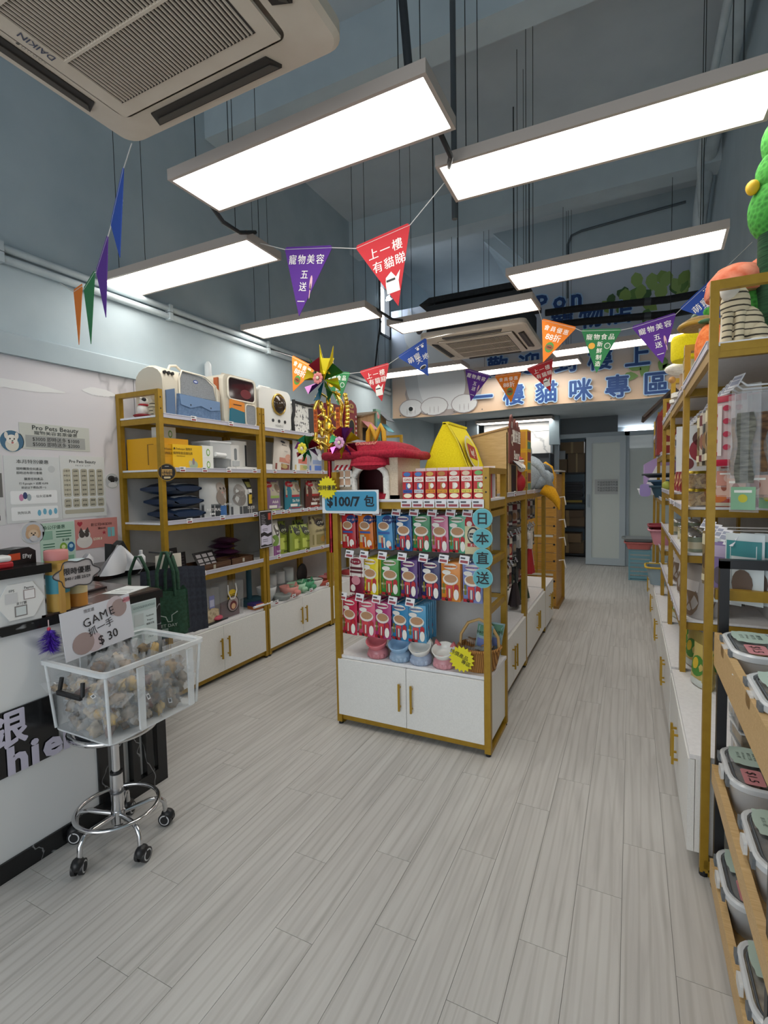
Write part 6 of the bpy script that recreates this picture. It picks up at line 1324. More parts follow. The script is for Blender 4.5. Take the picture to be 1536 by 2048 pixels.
# individual snack bags in the tub
rnd = random.Random(11)
sn = []
for c, k in (('dried_meat', 0), ('#8f7d68', 1), ('#a08c74', 2), ('kibble', 3), ('#b9a890', 4), ('#7a5548', 5), ('#c2a052', 6)):
    def lump(u, v, k=k):
        a = 2 * PI * u; q = PI * v
        r = 1 + .35 * math.sin(3 * a + k) * math.sin(2 * q) + .3 * math.sin(5 * a + 4 * q + k)
        return (.022 * r * math.sin(q) * math.cos(a), .013 * r * math.sin(q) * math.sin(a), .026 - .024 * math.cos(q) * r)
    sn.append((Bag(.075, .085, .034, 'clear_bag')[0], B().grid(lump, 12, 8, c).mesh('contents')))
lab = B().box(-.007, .007, -.0185, -.0178, .03, .052, '#e3e4e6').rect(-.004, .004, .035, .047, '#4a4d52', -.0187).mesh('label')
tw = B().cyl((0, 0, .078), (.004, .002, .115), .012, 'clear_bag', 7, .022, False).mesh('twist')
def snack(x, y, z, rot, i):
    o = O('snack_bag', sn[i % 7][0], None, (x, y, z), rot=rot); tag(o, 'small clear bag of dried pet snacks inside the storage tub', 'pet treat', 'snack bags heaped in the tub')
    O('contents', sn[i % 7][1], o)
    if i % 3 == 0: O('label', lab, o)
    if i % 4 == 1: O('knotted_top', tw, o)
cnt = 0
for layer in range(4):
    z = TZ + .012 + .046 * layer; ex = 1 + .03 * layer
    for iy in range(7):
        for ix in range(6):
            x = -1.79 + (-.5 + (ix + .5) / 6) * (w * .80) * ex + rnd.uniform(-.01, .01); y = 1.29 + (-.5 + (iy + .5) / 7) * (d * .82) * ex + rnd.uniform(-.01, .01)
            edge = ix in (0, 5) or iy in (0, 6)
            if layer < 3 and not edge: continue
            snack(x, y, z, (rnd.uniform(-.6, .6) + (0 if layer < 3 else rnd.choice((-1.2, 1.2, .4))), rnd.uniform(-.7, .7), rnd.uniform(0, 6.28)), cnt); cnt += 1
for i in range(10): snack(-1.80 + rnd.uniform(-.11, .10), 1.30 + rnd.uniform(-.15, .16), TZ + .19 + rnd.uniform(0, .012), (rnd.uniform(-1.4, 1.4), rnd.uniform(-.6, .6), rnd.uniform(0, 6.28)), i + 1)
hp = B()
for i in range(160):
    hp.ell((-1.79 + rnd.uniform(-.10, .10), 1.29 + rnd.uniform(-.14, .14), TZ + .02 + rnd.uniform(0, .14)), (.03, .025, .022), rnd.choice(['dried_meat', 'kibble', '#b9a890', 'biscuit', '#c9c2b4']), 7, 5)
o = tag(O('snack_heap', hp), 'mass of packed brown snacks in the middle of the tub', 'pet treat'); o['kind'] = 'stuff'
t = Panel('game_sign', 'white handwritten GAME card reading 30 dollars, stuck in the tub', 'sign', .30, .185, '#d6d7de', lambda b: (b.disc(.095, .048, .036, '#a5918e', -.001), b.disc(.08, .06, .04, '#c9bcc0', -.0008), b.disc(-.075, -.045, .045, '#a5918e', -.001, .042), b.disc(-.03, -.055, .036, '#cdbcc0', -.0008), b.text('限定遊', .015, -.035, .075, '#4a4648', -.0016), b.rect(.118, .148, .062, .082, '#c98a94', -.0016), b.text('$80三次', .011, .133, .072, '#7a2030', -.002),
      [b.text(q, .048, -.052 + .037 * i, .030 + .006 * i, '#2a2628', -.0026 - .0001 * i, 0, 1.0, .16) for i, q in enumerate('GAME')], b.text('抓一手', .038, .005, -.004, '#2a2628', -.002, -.006, 1.0, .16), b.text('$ 30', .05, .03, -.05, '#2a2628', -.002, .008, 1.0, .12)), (-1.90, 1.262, .85), LEFT, .003, rot=(-.06, -.05, LEFT + .05))

Panel('round_badge', 'round black and gold award badge on the nearest rack post', 'badge', .11, .11, '#b08a3c|.3|.6', lambda b: (b.disc(0, 0, .05, '#18171a', -.001, n=28), b.rect(-.03, .03, .012, .018, '#c9a25a', -.0016), b.text('最受歡迎', .016, 0, .004, '#d0a45c', -.0016, .01), b.text('寵物店獎', .016, 0, -.014, '#d0a45c', -.0016, .01), b.flat(rrect(.04, .012, .005, 3, 0, -.034), '#c9b890', -.0016), b.rect(-.012, .012, .034, .038, '#a8a4a0', -.0016)), (LX + .014, 2.235, 1.492), LEFT - .5, outline=[(.056 * math.cos(2 * PI * k / 28), .056 * math.sin(2 * PI * k / 28)) for k in range(28)])
# ================================================================ tall racks along the right wall
RX = .228
def rrack(lb, y0, W, shelves, **k):
    return rack(lb, (RX, y0 + W, 0), RIGHT, W, .40, 2.04, shelves, cab=.42, p=.025, proud=.035, group='tall racks on the aisle wall', **k)
R1_ = rrack('tall gold framed corner rack with hanging chews, nearest on the aisle wall', 1.99, .91, [1.84])
R2_ = rrack('tall gold framed rack with biscuit jars, second from the corner rack', 2.91, .91, [.68, 1.02, 1.25, 1.84], tags={2: (.2, .5), 1: (.3,), 0: (.4, .6)})
R3_ = rrack('tall gold framed rack with cans, third along the aisle wall', 3.83, .91, [.68, 1.02, 1.30, 1.84], tags={3: (.3, .6)})
R4_ = rrack('tall gold framed rack with stacked basins, fourth along the aisle wall', 4.75, .91, [.80, 1.22, 1.60])
R5_ = rrack('tall gold framed rack at the far end of the aisle wall', 5.67, .91, [.80, 1.22, 1.84])
O('end_rail', B().box(.878, .908, .03, .37, .985, 1.02, 'gold'), R1_)
O('end_rail', B().box(.878, .908, .03, .37, 1.81, 1.835, 'gold'), R1_)
# low bins standing at the far end
WHK = B().cyl((0, 0, 0), (0, -.27, 0), .0035, '#e6e6e6', 6).cyl((0, -.27, 0), (0, -.295, .022), .0035, '#e6e6e6', 5).mesh('hook')
WTG = B().box(-.03, .03, -.002, 0, -.028, .02, '#d8dbe2').rect(-.024, .024, -.02, .012, '#8f96ac', -.0025).rect(-.028, .028, -.003, .0, '#e8eaee', -.003).mesh('price_card')
def hooks(r, xs, z, tip=True):
    for x in xs:
        h = O('hook', WHK, r, (x, .385, z))
        if tip: O('price_card', WTG, h, (0, -.298, .02), rot=(-.5, 0, .35))
hooks(R1_, (.85, .77, .69, .61, .53, .45, .3, .15), 1.70)
hooks(R1_, (.82, .70, .58, .46, .3, .15), 1.165)
hooks(R2_, (.8, .68, .56, .44, .3, .16), 1.70)
hooks(R3_, (.8, .66, .5, .34, .18), 1.70)
def chew(w, h, film, fill, card, tagc):
    b = B().grid(lambda u, v: ((u - .5) * w, -.006 * math.sin(PI * u), -h * v), 4, 6, film).grid(lambda u, v: ((.5 - u) * w, .006 * math.sin(PI * u), -h * v), 4, 6, film)
    pr = B().grid(lambda u, v: ((u - .5) * w * (.55 + .12 * math.sin(9 * v)) + .004 * math.sin(7 * v), -.005 + .010 * 0, -h * (.22 + .55 * v)), 3, 8, fill)
    pr.grid(lambda u, v: ((.5 - u) * w * (.55 + .12 * math.sin(9 * v)) - .004 * math.sin(7 * v), .004, -h * (.22 + .55 * v)), 3, 8, fill)
    if card: pr.rect(-w * .42, w * .42, -h * .98, -h * .80, card, -.0075).disc(0, -h * .89, w * .16, tagc, -.009).rect(-w * .3, w * .3, -h * .845, -h * .825, '#f0f0e8', -.009)
    return b.mesh('film'), pr.mesh('contents')
def hang(cm, lb, x, y, z, rz, grp):
    o = tag(O('chew_pack', cm[0], None, (x, y, z), rz), lb, 'pet treat', grp); O('contents', cm[1], o); return o
fish = chew(.085, .42, 'clear_bag', 'fish_skin', '#8ab894', '#c9c23a')
hang(fish, 'long clear pack of grey fish skin with green card, nearest on the corner rack', .335, 1.985 + .03, 1.70, RIGHT + 1.05, 'fish skin packs')
for j in range(3): hang(fish, 'long clear fish skin pack hanging behind the nearest one', .42 + .06 * j, 2.10 + .02 * j, 1.70, RIGHT + .5 - .1 * j, 'fish skin packs')
hearts = Bag(.09, .255, .02, '#c9b0b0|.3', [(-.95, .9, .95, .99, '#b01c3a'), (-.95, .01, .95, .1, '#c01c40')] + [('o', -.5 + 1.0 * (i % 2), .18 + .09 * i, .3, .04, '#b02a48') for i in range(8)] + [(-.2, .15, .15, .85, '#e0d6d2')], (), 'flat', top=True)
for k in range(2):
    for j in range(4): put(hearts, 'treat_bag', ('pink heart-print treat stick pack at the hook tip' if j == 0 else 'pink heart-print treat stick pack further back on its hook') + (', nearer hook' if k == 0 else ', farther hook'), 'pet treat', (.295 + .035 * j, 2.17 + .085 * k, 1.69), RIGHT + .75, f'heart-print packs {k}')
rope = chew(.10, .36, 'clear_bag', 'dried_meat', '#c9a89a', '#8a4a3a')
for k in range(3):
    for j in range(3): hang(rope, ['clear pack of dark dried meat on the first corner-rack hook', 'clear pack of dark dried meat on a middle corner-rack hook', 'clear pack of dark dried meat on a far corner-rack hook'][k], .33 + .06 * j, 2.09 + .24 * k - .02 * j, 1.68, RIGHT + .55, f'dried meat packs {k}')
redm = Bag(.11, .30, .02, '#7a2a30|.3', [(-.8, .3, .8, .8, '#4a2420'), (-.8, .05, .8, .2, '#c9a49a')], (), 'flat', top=True)
for j in range(5): put(redm, 'treat_bag', 'dark red chew pack hanging deep in the corner rack', 'pet treat', (.40 + .045 * j, 2.11 + .012 * j, 1.68), RIGHT + .8, 'dark red chew packs')
mix = [Bag(.10, .24, .02, c + '|.35', [(-.85, .75, .85, .95, c2), ('o', 0, .45, .7, .16, c3), (-.8, .08, .8, .2, c2)], (), 'flat', top=True) for c, c2, c3 in (('#8a7a5a', '#d8d0b0', '#5a4a34'), ('#3a3a36', '#b8b0a0', '#8a6a48'), ('#c0b8a8', '#6a2a30', '#8a5a4a'))]
for k in range(4):
    for j in range(3): put(mix[k % 3], 'treat_bag', f'{["olive","dark","cream and plum","olive brown"][k]} treat pack on the far hooks of the corner rack', 'pet treat', (.30 + .05 * j, 2.48 + .10 * k, 1.69), RIGHT + .4, f'far corner rack packs {k}')
# shelf at eye height in the corner rack
rb_ = Bag(.13, .17, .06, '#c23a1e|.35', [(-.95, .72, .95, .95, '#b01c22'), (-.6, .52, .7, .66, '#ece4d4'), ('o', -.1, .32, .6, .2, '#e0762a'), (-.9, .02, .9, .12, '#d8d0b8')], [('chews', 0, .84, .03, '#f0e8d8')], 'stand')
put(rb_, 'treat_bag', 'red and orange chew bag seen past the corner rack hooks', 'pet treat', (.40, 2.965, 1.251), RIGHT + 1.2)
put(Bag(.12, .16, .05, '#d88a2a|.35', [(-.9, .5, .9, .9, '#b0482a')], (), 'stand'), 'treat_bag', 'orange treat bag beside the red chew bag', 'pet treat', (.455, 2.985, 1.251), RIGHT + 1.0)
for k in range(4): put(Carton(.09, .05, .13 - .02 * (k % 2), '#9a2a30', [(-.9, .0, .9, .45, '#b8868a')] + [(-.9 + .3 * i, .05, -.78 + .3 * i, .4, '#c9a8a8') for i in range(6)] + [('l', .1, .05, .9, .5, '#b8868a')]), 'treat_box', f'red striped treat box past the corner rack hooks, {["nearest","second","third","farthest"][k]} of four', 'box', (.46 + .045 * k, 2.945 + .012 * k, 1.251), RIGHT + 1.1, 'red striped boxes')
tr = T('clear_tray', 'clear plastic tray of dark chews under the red chew bag', 'tray', (.40, 3.02, 1.021)); O('tray', B().box(0, .2, 0, .05, 0, .05, 'smoke'), tr); O('chews', B().box(.01, .19, .005, .045, .004, .03, 'dried_meat'), tr)
lavp = Bag(.12, .20, .025, '#8a78a8|.4', [(-.9, .75, .9, .95, '#b8aac8'), ('o', 0, .42, .6, .18, '#6a6070'), (-.8, .06, .8, .18, '#d8d2de')], (), 'flat', top=True)
for j in range(3): put(lavp, 'treat_bag', 'lavender chew pack on the low hooks of the corner rack', 'pet treat', (.30 + .03 * j, 2.11 + .01 * j, 1.165), RIGHT + .9, 'lavender packs')
teal = Bag(.12, .24, .02, '#cfd8da|.35', [(-.9, .55, .9, .9, '#3f8a8e'), (-.6, .6, .7, .68, '#d0d8d8'), ('o', 0, .3, .55, .2, '#6a5a50'), (-.9, .0, -.6, .5, '#e3e6e8')], (), 'flat', top=True)
for j in range(6): put(teal, 'treat_bag', f'white and teal chew pack, {["nearest the aisle","second","third","fourth","fifth","sixth"][j]} on its low hook', 'pet treat', (.345 + .042 * j, 2.045 + .004 * j, 1.205), RIGHT + .95, 'teal packs')
for k in range(3):
    for j in range(3): put(mix[(k + 1) % 3], 'treat_bag', f'{["dark","cream and plum","olive"][k]} treat pack on the low hooks past the lavender packs', 'pet treat', (.31 + .05 * j, 2.26 + .17 * k, 1.16), RIGHT + .4, f'low hook packs {k}')
# clear clamshell boxes on the corner rack cabinet
def clam(lb, x, y, z, fill, rz=0, w=.17, d=.13, h=.055):
    t = T('snack_box', lb, 'snack box', (x, y, z), rz, 'clear clamshell boxes'); O('box', B().box(-w / 2, w / 2, -d / 2, d / 2, 0, h, 'smoke'), t); O('contents', B().box(-w / 2 + .006, w / 2 - .006, -d / 2 + .006, d / 2 - .006, .003, h * .7, fill), t); O('lid_edge', B().box(-w / 2 - .004, w / 2 + .004, -d / 2 - .004, d / 2 + .004, h - .006, h - .001, 'clear_rim'), t)
for k in range(6): clam(f'clear snack box, {["lowest","second","third","fourth","fifth","topmost"][k]} of the stack on the corner cabinet', .42, 2.08, .421 + .056 * k, ['kibble_pale', 'biscuit', 'kibble'][k % 3], .1 * (k % 2))
for k in range(5): clam(f'clear snack box, {["lowest","second","third","fourth","topmost"][k]} of the stack farther in', .44, 2.24, .421 + .056 * k, ['dried_meat', 'kibble_pale'][k % 2], -.08 * (k % 2))
for k in range(3): clam(f'clear snack box, {["lowest","middle","topmost"][k]} of the small stack by the jar rack', .46, 2.40, .421 + .056 * k, 'biscuit')
# second rack: jars, cans, bags
def jar(lb, x, y, z, r=.042, h=.075):
    t = T('biscuit_jar', lb, 'jar', (x, y, z), 0, 'biscuit jars with gold lids'); O('glass', B().lathe([(r, 0), (r, h), (r * .94, h + .006)], 'clear', 18), t)
    b = B()
    for i in range(14):
        a = i * 2.4; X = Matrix.Rotation(a, 4, 'Z') @ Matrix.Translation((r * .66, 0, .012 + .011 * (i % 6))) @ Matrix.Rotation(i, 4, 'X'); b.box(-.012, .012, -.016, .016, -.007, .007, 'biscuit', X)
    O('biscuits', b.cyl((0, 0, .004), (0, 0, h * .9), r * .6, 'biscuit', 10), t)['kind'] = 'stuff'
    O('lid', B().lathe([(r + .002, h), (r + .002, h + .014), (.001, h + .014)], '#b39a2c|.3|.7', 18), t)
for x, y, z, lb in ((.30, 2.99, 1.251, 'lower biscuit jar with gold lid, nearest the post'), (.30, 2.99, 1.341, 'upper biscuit jar stacked nearest the post'), (.395, 2.99, 1.251, 'lower biscuit jar deeper on the shelf'), (.31, 3.09, 1.251, 'biscuit jar just behind the nearest two'), (.40, 3.10, 1.251, 'biscuit jar in the back corner of the jar shelf')): jar(lb, x, y, z)
wrap = Bag(.16, .20, .09, '#8f2a30|.3', [('o', 0, .4, .7, .22, '#d8b07a'), (-.9, .7, .9, .9, '#e0c8a8')], (), 'stand')
for y, z, lb in ((3.25, 1.251, 'dark red wrapped treat bag past the biscuit jars'), (3.45, 1.251, 'second dark red wrapped treat bag on the jar shelf'), (3.62, 1.251, 'third dark red wrapped treat bag on the jar shelf'), (3.95, 1.301, 'dark red treat bag on the can rack upper shelf'), (4.2, 1.301, 'second dark red treat bag on the can rack upper shelf'), (4.45, 1.301, 'third dark red treat bag on the can rack upper shelf')): put(wrap, 'treat_bag', lb, 'pet treat', (.33, y, z), RIGHT, 'dark red wrapped bags')
def can(lb, x, y, z, c='#b9ae8a'):
    t = T('food_can', lb, 'can', (x, y, z), 0, 'pale food cans'); O('can', B().lathe([(.036, 0), (.036, .075)], c, 16), t); O('lid', B().lathe([(.037, .075), (.037, .082), (.03, .08), (.001, .08)], '#c9cbcd|.25|.9', 16), t); O('label', B().lathe([(.0365, .015), (.0365, .05)], '#d8d0b4', 16, cap=False), t)
for i, y in enumerate((2.98, 3.08, 3.18, 3.28, 3.4, 3.55, 3.9, 4.0, 4.1)):
    for j in range(2): can(f'pale food can, {["front","back"][j]} row, {["first","second","third","fourth","fifth","sixth","seventh","eighth","ninth"][i]} along the shelf', .295 + .085 * j, y, 1.021, '#b9ae8a' if i % 2 else '#8f9a86')
plast = Bag(.17, .27, .10, '#b3aeaa|.25', [('o', 0, .3, .7, .28, '#7d6a58'), (-.6, .5, .6, .7, '#d0cccb')], (), 'stand')
for x, y, z, lb in ((.31, 3.0, .681, 'tall pale plastic snack bag between two posts'), (.39, 3.06, .681, 'pale plastic snack bag tucked behind the tall one'), (.31, 3.18, .681, 'pale plastic snack bag past the tall one'), (.32, 3.36, .681, 'fourth pale plastic snack bag on the low shelf'), (.32, 3.55, .681, 'fifth pale plastic snack bag on the low shelf'), (.32, 3.95, .681, 'pale snack bag on the low shelf of the can rack'), (.32, 4.2, .681, 'second pale snack bag on the low shelf of the can rack'), (.32, 4.45, .681, 'third pale snack bag on the low shelf of the can rack')): put(plast, 'snack_bag', lb, 'pet treat', (x, y, z), RIGHT + .5, 'pale plastic snack bags')
veg = Bag(.15, .19, .08, '#c9b46a|.35', [('o', 0, .5, .7, .25, '#4f8a3a'), ('o', -.2, .55, .3, .14, '#d8b83a'), (-.9, .02, .9, .2, '#d0d6d0')], (), 'stand')
for x, y, z, lb in ((.31, 2.72, .421, 'green and yellow snack bag on the corner cabinet top'), (.40, 2.80, .421, 'second green and yellow snack bag behind the first'), (.31, 3.0, .421, 'green and yellow snack bag on the jar rack cabinet'), (.31, 3.25, .421, 'another green and yellow snack bag on the jar rack cabinet'), (.31, 4.0, .421, 'green and yellow snack bag on the can rack cabinet')): put(veg, 'snack_bag', lb, 'pet treat', (x, y, z), RIGHT + .4, 'green and yellow snack bags')
# plush-print clear packs on hooks in the second and third racks
pp = chew(.20, .24, 'clear_bag', '#b89a98', None, '#7a2a30')
pq = B().rect(-.1, .1, -.24, 0, 'clear_bag')
for k in range(2):
    o = hang((B().box(-.10, .10, -.012, .012, -.24, 0, 'clear_rim').mesh('film'), B().disc(.02, -.07, .04, '#5a3a34', -.0135).disc(.02, -.13, .055, '#8f2a36', -.0135, .06).disc(-.04, -.2, .03, '#6a2a30', -.0135).mesh('contents')), ['clear zip pack with red puppy print on the jar rack', 'second clear zip pack with puppy print behind it'][k], .31 + .04 * k, 3.10 + .02 * k, 1.67, RIGHT + 1.1, 'puppy print packs')
for k in range(5):
    for j in range(2): put(mix[k % 3], 'treat_bag', f'{["olive","dark","plum"][k % 3]} treat pack on the jar rack top hooks, {["first","second","third","fourth","fifth"][k]} hook', 'pet treat', (.31 + .06 * j, 3.25 + .115 * k, 1.69), RIGHT + .3, f'jar rack hook packs {k}')
for k in range(5):
    for j in range(2): put(small[k % 6], 'treat_bag', f'{nms[k % 6]} treat pack on the can rack top hooks', 'pet treat', (.31 + .06 * j, 3.95 + .15 * k, 1.69), RIGHT + .3, f'can rack hook packs {k}')
# --- plush cat trees on top of the racks
ZR = 1.841
t = T('cactus_tree', 'green cactus cat tree with yellow bud above the corner rack', 'cat tree', (.452, 2.27, ZR))
O('trunk', B().lathe([(.052, 0), (.052, .42)], 'sisal_green', 20), t)
O('crown', B().ell((.0, 0, .50), (.085, .08, .11), 'green_plush', 18, 12).ell((.01, 0, .62), (.075, .07, .09), 'green_plush', 18, 12), t)
O('crown_top', B().ell((.02, 0, .73), (.07, .065, .09), 'green_plush', 16, 10), t)
O('bud', B().ell((-.075, -.03, .58), (.022, .02, .026), '#d9b01c', 10, 8), t)
O('arm', B().ell((-.06, .02, .14), (.045, .04, .10), 'green_plush', 14, 8), t); O('base', B().box(-.12, .18, -.12, .12, 0, .012, 'green_plush'), t)
t = T('mushroom_plush', 'salmon mushroom-capped plush above the striped tiger body', 'plush toy', (.35, 2.33, ZR))
O('stalk', B().lathe([(.055, 0), (.05, .12), (.045, .25)], '#d6cdb8', 16), t); O('cap', B().lathe([(.10, .235), (.105, .25), (.095, .30), (.065, .335), (.03, .35), (.001, .353)], 'salmon_plush', 20), t); O('gill', B().lathe([(.04, .232), (.10, .236)], 'tan_felt', 20, cap=False), t); O('cap_lobe', B().ell((.075, -.01, .30), (.06, .05, .06), 'salmon_plush', 14, 8), t)
t = T('striped_tiger', 'sitting cream tiger-striped plush on the corner rack top', 'plush toy', (.325, 2.16, ZR))
O('body', B().ell((.02, 0, .075), (.062, .06, .075), 'tiger_cloth', 18, 12).ell((-.005, -.01, .15), (.045, .045, .075), 'tiger_cloth', 16, 10), t)
O('haunch', B().ell((.055, -.035, .04), (.036, .03, .04), 'tiger_cloth', 14, 8), t)
for dx in (-.03, .005): O('foreleg', B().tube([(dx, -.045, .12), (dx - .004, -.055, .06), (dx - .006, -.062, .012)], [.018, .015, .016], 'tiger_cloth', 10), t)
O('chest', B().ell((-.025, -.035, .20), (.03, .025, .04), '#d8d4ca', 12, 8), t); O('foot', B().ell((.05, -.065, .012), (.03, .022, .013), '#d6ceb8', 10, 6), t)
t = T('orange_plush', 'round orange plush ball beside the clear shelf rail', 'plush toy', (.32, 2.75, ZR)); O('ball', B().ell((0, 0, .13), (.065, .065, .13), 'orange_plush', 18, 12), t); O('leaf', B().ell((-.02, -.02, .262), (.035, .02, .012), '#2f5a34', 10, 6), t); O('base', B().cyl((0, 0, 0), (0, 0, .02), .06, 'orange_plush', 16), t)
t = T('mushroom_tree', 'cat tree with flat tan mushroom cap on a white pole', 'cat tree', (.30, 2.98, ZR)); O('pole', B().cyl((0, 0, 0), (0, 0, .30), .006, '#dcdcd8', 8), t); O('cap', B().lathe([(.075, .295), (.09, .305), (.085, .325), (.05, .345), (.001, .352)], 'tan_felt', 22), t); O('cap_rim', B().tube([(.088 * math.cos(a), .088 * math.sin(a), .308) for a in [2 * PI * i / 22 for i in range(22)]], .012, '#a8832c', 6, True), t); O('leaf', B().ell((.04, .0, .37), (.03, .02, .025), 'green_plush', 10, 6), t); O('base', B().cyl((0, 0, 0), (0, 0, .015), .08, 'tan_felt', 18), t)
t = T('cheese_stool', 'yellow cheese-wheel plush stool on the second rack', 'plush toy', (.285, 3.26, ZR)); O('wheel', B().lathe([(.09, .20), (.095, .215), (.095, .31), (.088, .33), (.001, .33)], 'yellow_felt', 24), t); O('post', B().cyl((0, 0, .02), (0, 0, .21), .035, '#d8d0bc', 14), t); O('base', B().cyl((0, 0, 0), (0, 0, .025), .09, 'white_plush', 20), t); O('cactus', B().ell((.02, .05, .40), (.025, .025, .06), '#2f4a2c', 10, 8), t)
t = T('cloud_plush', 'white cloud-shaped plush platform below the yellow wheel', 'plush toy', (.27, 3.48, ZR)); O('platform', B().ell((0, 0, .20), (.10, .10, .035), 'white_plush', 18, 8), t); O('pole', B().cyl((0, 0, .0), (0, 0, .18), .02, '#c9a884', 10), t); O('bead', B().ell((-.06, -.05, .13), .02, '#b8864a', 8, 6), t); O('base', B().cyl((0, 0, 0), (0, 0, .02), .07, 'white_plush', 16), t)
# red pagoda-like card house and far goods
t = T('red_card_house', 'red cardboard pet house with dark eaves on the fourth rack', 'cat house', (.30, 5.05, 1.601)); O('walls', B().box(-.10, .12, 0, .40, 0, .34, '#8f2420'), t); O('roof', B().prism([(-.20, .33), (.02, .55), (.24, .33), (.24, .345), (.02, .58), (-.22, .34)], -.05, .45, '#4a3a30', 'y'), t); O('gable', B().prism([(-.10, .34), (.12, .34), (.02, .52)], .0, .01, '#a8342c', 'y'), t); O('print', B().disc(.0, .2, .04, '#c9a24a', -.002).rect(-.06, .06, .08, .11, '#d8c08a', -.002), t); O('side_print', B().box(-.103, -.1, .08, .3, .06, .26, '#5a1614'), t)
t = T('litter_hood', 'lavender and white litter box hood on the far rack', 'litter box', (.28, 6.1, 1.221)); O('hood', B().prism([(-.16, .05), (.14, .05), (.14, .38), (-.06, .38), (-.16, .32)], -.2, .2, '#a890c0', 'y'), t); O('front', B().prism([(-.17, .05), (.10, .05), (.10, .30), (-.05, .30)], -.215, -.2, '#dcdee0', 'y'), t); O('base', B().prism([(-.20, -.0), (.14, 0), (.14, .06), (-.22, .06)], -.22, .22, '#d8dadc', 'y'), t); O('flap', B().prism(rrect(.10, .13, .03, 3, -.15, -.0), -.235, -.225, '#9a8cc8', 'y'), t, (0, 0, .05))
def basin(lb, x, y, z, c, w=.36, d=.26, h=.13, rim=None):
    t = T('pet_basin', lb, 'basin', (x, y, z), 0, 'plastic basins at the aisle end')
    b = B(); loft(b, [[(p[0], p[1], 0) for p in rrect(w * .8, d * .8, .04, 4)], [(p[0], p[1], h) for p in rrect(w, d, .05, 4)], [(p[0], p[1], h * .99) for p in rrect(w * .94, d * .92, .045, 4)], [(p[0], p[1], .01) for p in rrect(w * .76, d * .76, .04, 4)]], c); O('bowl', b, t)
    O('rim', B().tube([(p[0], p[1], h) for p in rrect(w + .01, d + .01, .05, 4)], .010, rim or c, 6, True), t)
basin('pink pet basin on the fourth rack shelf', .33, 5.15, .801, '#c98a98')
basin('dark red basin nested above the pink one', .33, 5.2, .935, '#8a2a38', h=.03)
basin('teal basin on the fourth rack upper shelf', .34, 5.2, 1.221, '#2a4a5c', h=.10)
basin('striped navy tray stacked above the teal basin', .33, 5.2, 1.33, '#3a5a78', h=.04)
basin('dark grey oval tray jutting from the fourth rack', .30, 5.25, 1.40, '#3a4148', w=.40, h=.03)
basin('grey-blue litter tray with yellow rim on the far cabinet', .31, 5.25, .421, '#8fa3ad', h=.16, rim='#c9a82c')
basin('coral pink pan wrapped in plastic past the last rack', .10, 7.72, .426, '#c9706c', w=.34, h=.09)
basin('grey plastic-wrapped pan stacked on the coral pan', .10, 7.72, .527, '#8f979a', w=.40, h=.05)
t = T('blue_crate', 'pale blue slatted crate on the floor past the racks', 'crate', (.115, 7.75, 0))
t.scale = (1, 1, .8)
for i in range(7): O('slat', B().box(-.13, .13, -.14, -.13, .03 + .07 * i, .075 + .07 * i, '#6f9fae').box(-.135, -.125, -.14, .14, .03 + .07 * i, .075 + .07 * i, '#6f9fae'), t)
O('frame', B().box(-.14, .14, -.13, .14, 0, .02, '#6f9fae').box(-.14, -.12, -.145, -.125, 0, .53, '#6f9fae').box(.12, .14, -.145, -.125, 0, .53, '#6f9fae').box(-.14, -.12, .125, .145, 0, .53, '#6f9fae').box(-.12, .14, -.12, .14, .5, .53, '#7fb0be'), t)
for i in range(6): can(f'dark food tin, {["first","second","third","fourth","fifth","sixth"][i]} on the far rack shelf', .29, 5.75 + .1 * i, .801, '#3a4a5a')
# goods in between: third rack top white box and soft ball
put(Carton(.12, .1, .22, '#d0d2d4', [(-.5, .1, -.2, .9, '#9aa0a6')]), 'small_box', 'tall white box on the can rack under the top shelf', 'box', (.33, 4.55, 1.301), RIGHT)
tag(O('tennis_ball', B().ell((0, 0, .035), .035, '#a8b04a', 14, 10), None, (.26, 4.70, 1.301)), 'yellow-green ball on the can rack shelf end', 'ball')

# ================================================================ black rack with wooden tiers of snack tubs
bx0, by0, by1 = .262, .80, 1.965
t = T('tub_rack', 'black framed rack with tan wooden tiers of snack tubs', 'rack', (0, 0, 0))
for x in (bx0, .60):
    for y in (by1 - .028, 1.215, by0):
        p = O('post', B().box(x, x + .028, y, y + .028, .02, 1.125, '#191b20|.4'), t); O('foot', B().lathe([(.02, 0), (.022, .01), (.015, .03)], '#121316', 12), p, (x + .014, y + .014, 0))
O('top_rail', B().box(bx0, .63, by1 - .028, by1, 1.10, 1.13, '#191b20|.4'), t); O('top_rail', B().box(.60, .628, by0, by1, 1.10, 1.13, '#191b20|.4'), t)
for z in (.06, .40, .80):
    s = O('tier_board', B().box(bx0 - .012, bx0 + .008, by0, by1 - .03, z - .02, {.06: .112, .40: .44, .80: .888}[z], 'tan_wood'), t)
    O('tier_floor', B().box(bx0 + .008, .63, by0, by1 - .03, z - .02, z - .006, 'tan_wood'), s)
def scallop(w, h, n=40):
    return [((w / 2) * (1 + .05 * math.cos(8 * a)) * abs(math.cos(a)) ** .45 * (1 if math.cos(a) >= 0 else -1), (h / 2) * (1 + .05 * math.cos(8 * a)) * abs(math.sin(a)) ** .45 * (1 if math.sin(a) >= 0 else -1)) for a in [2 * PI * i / n for i in range(n)]]
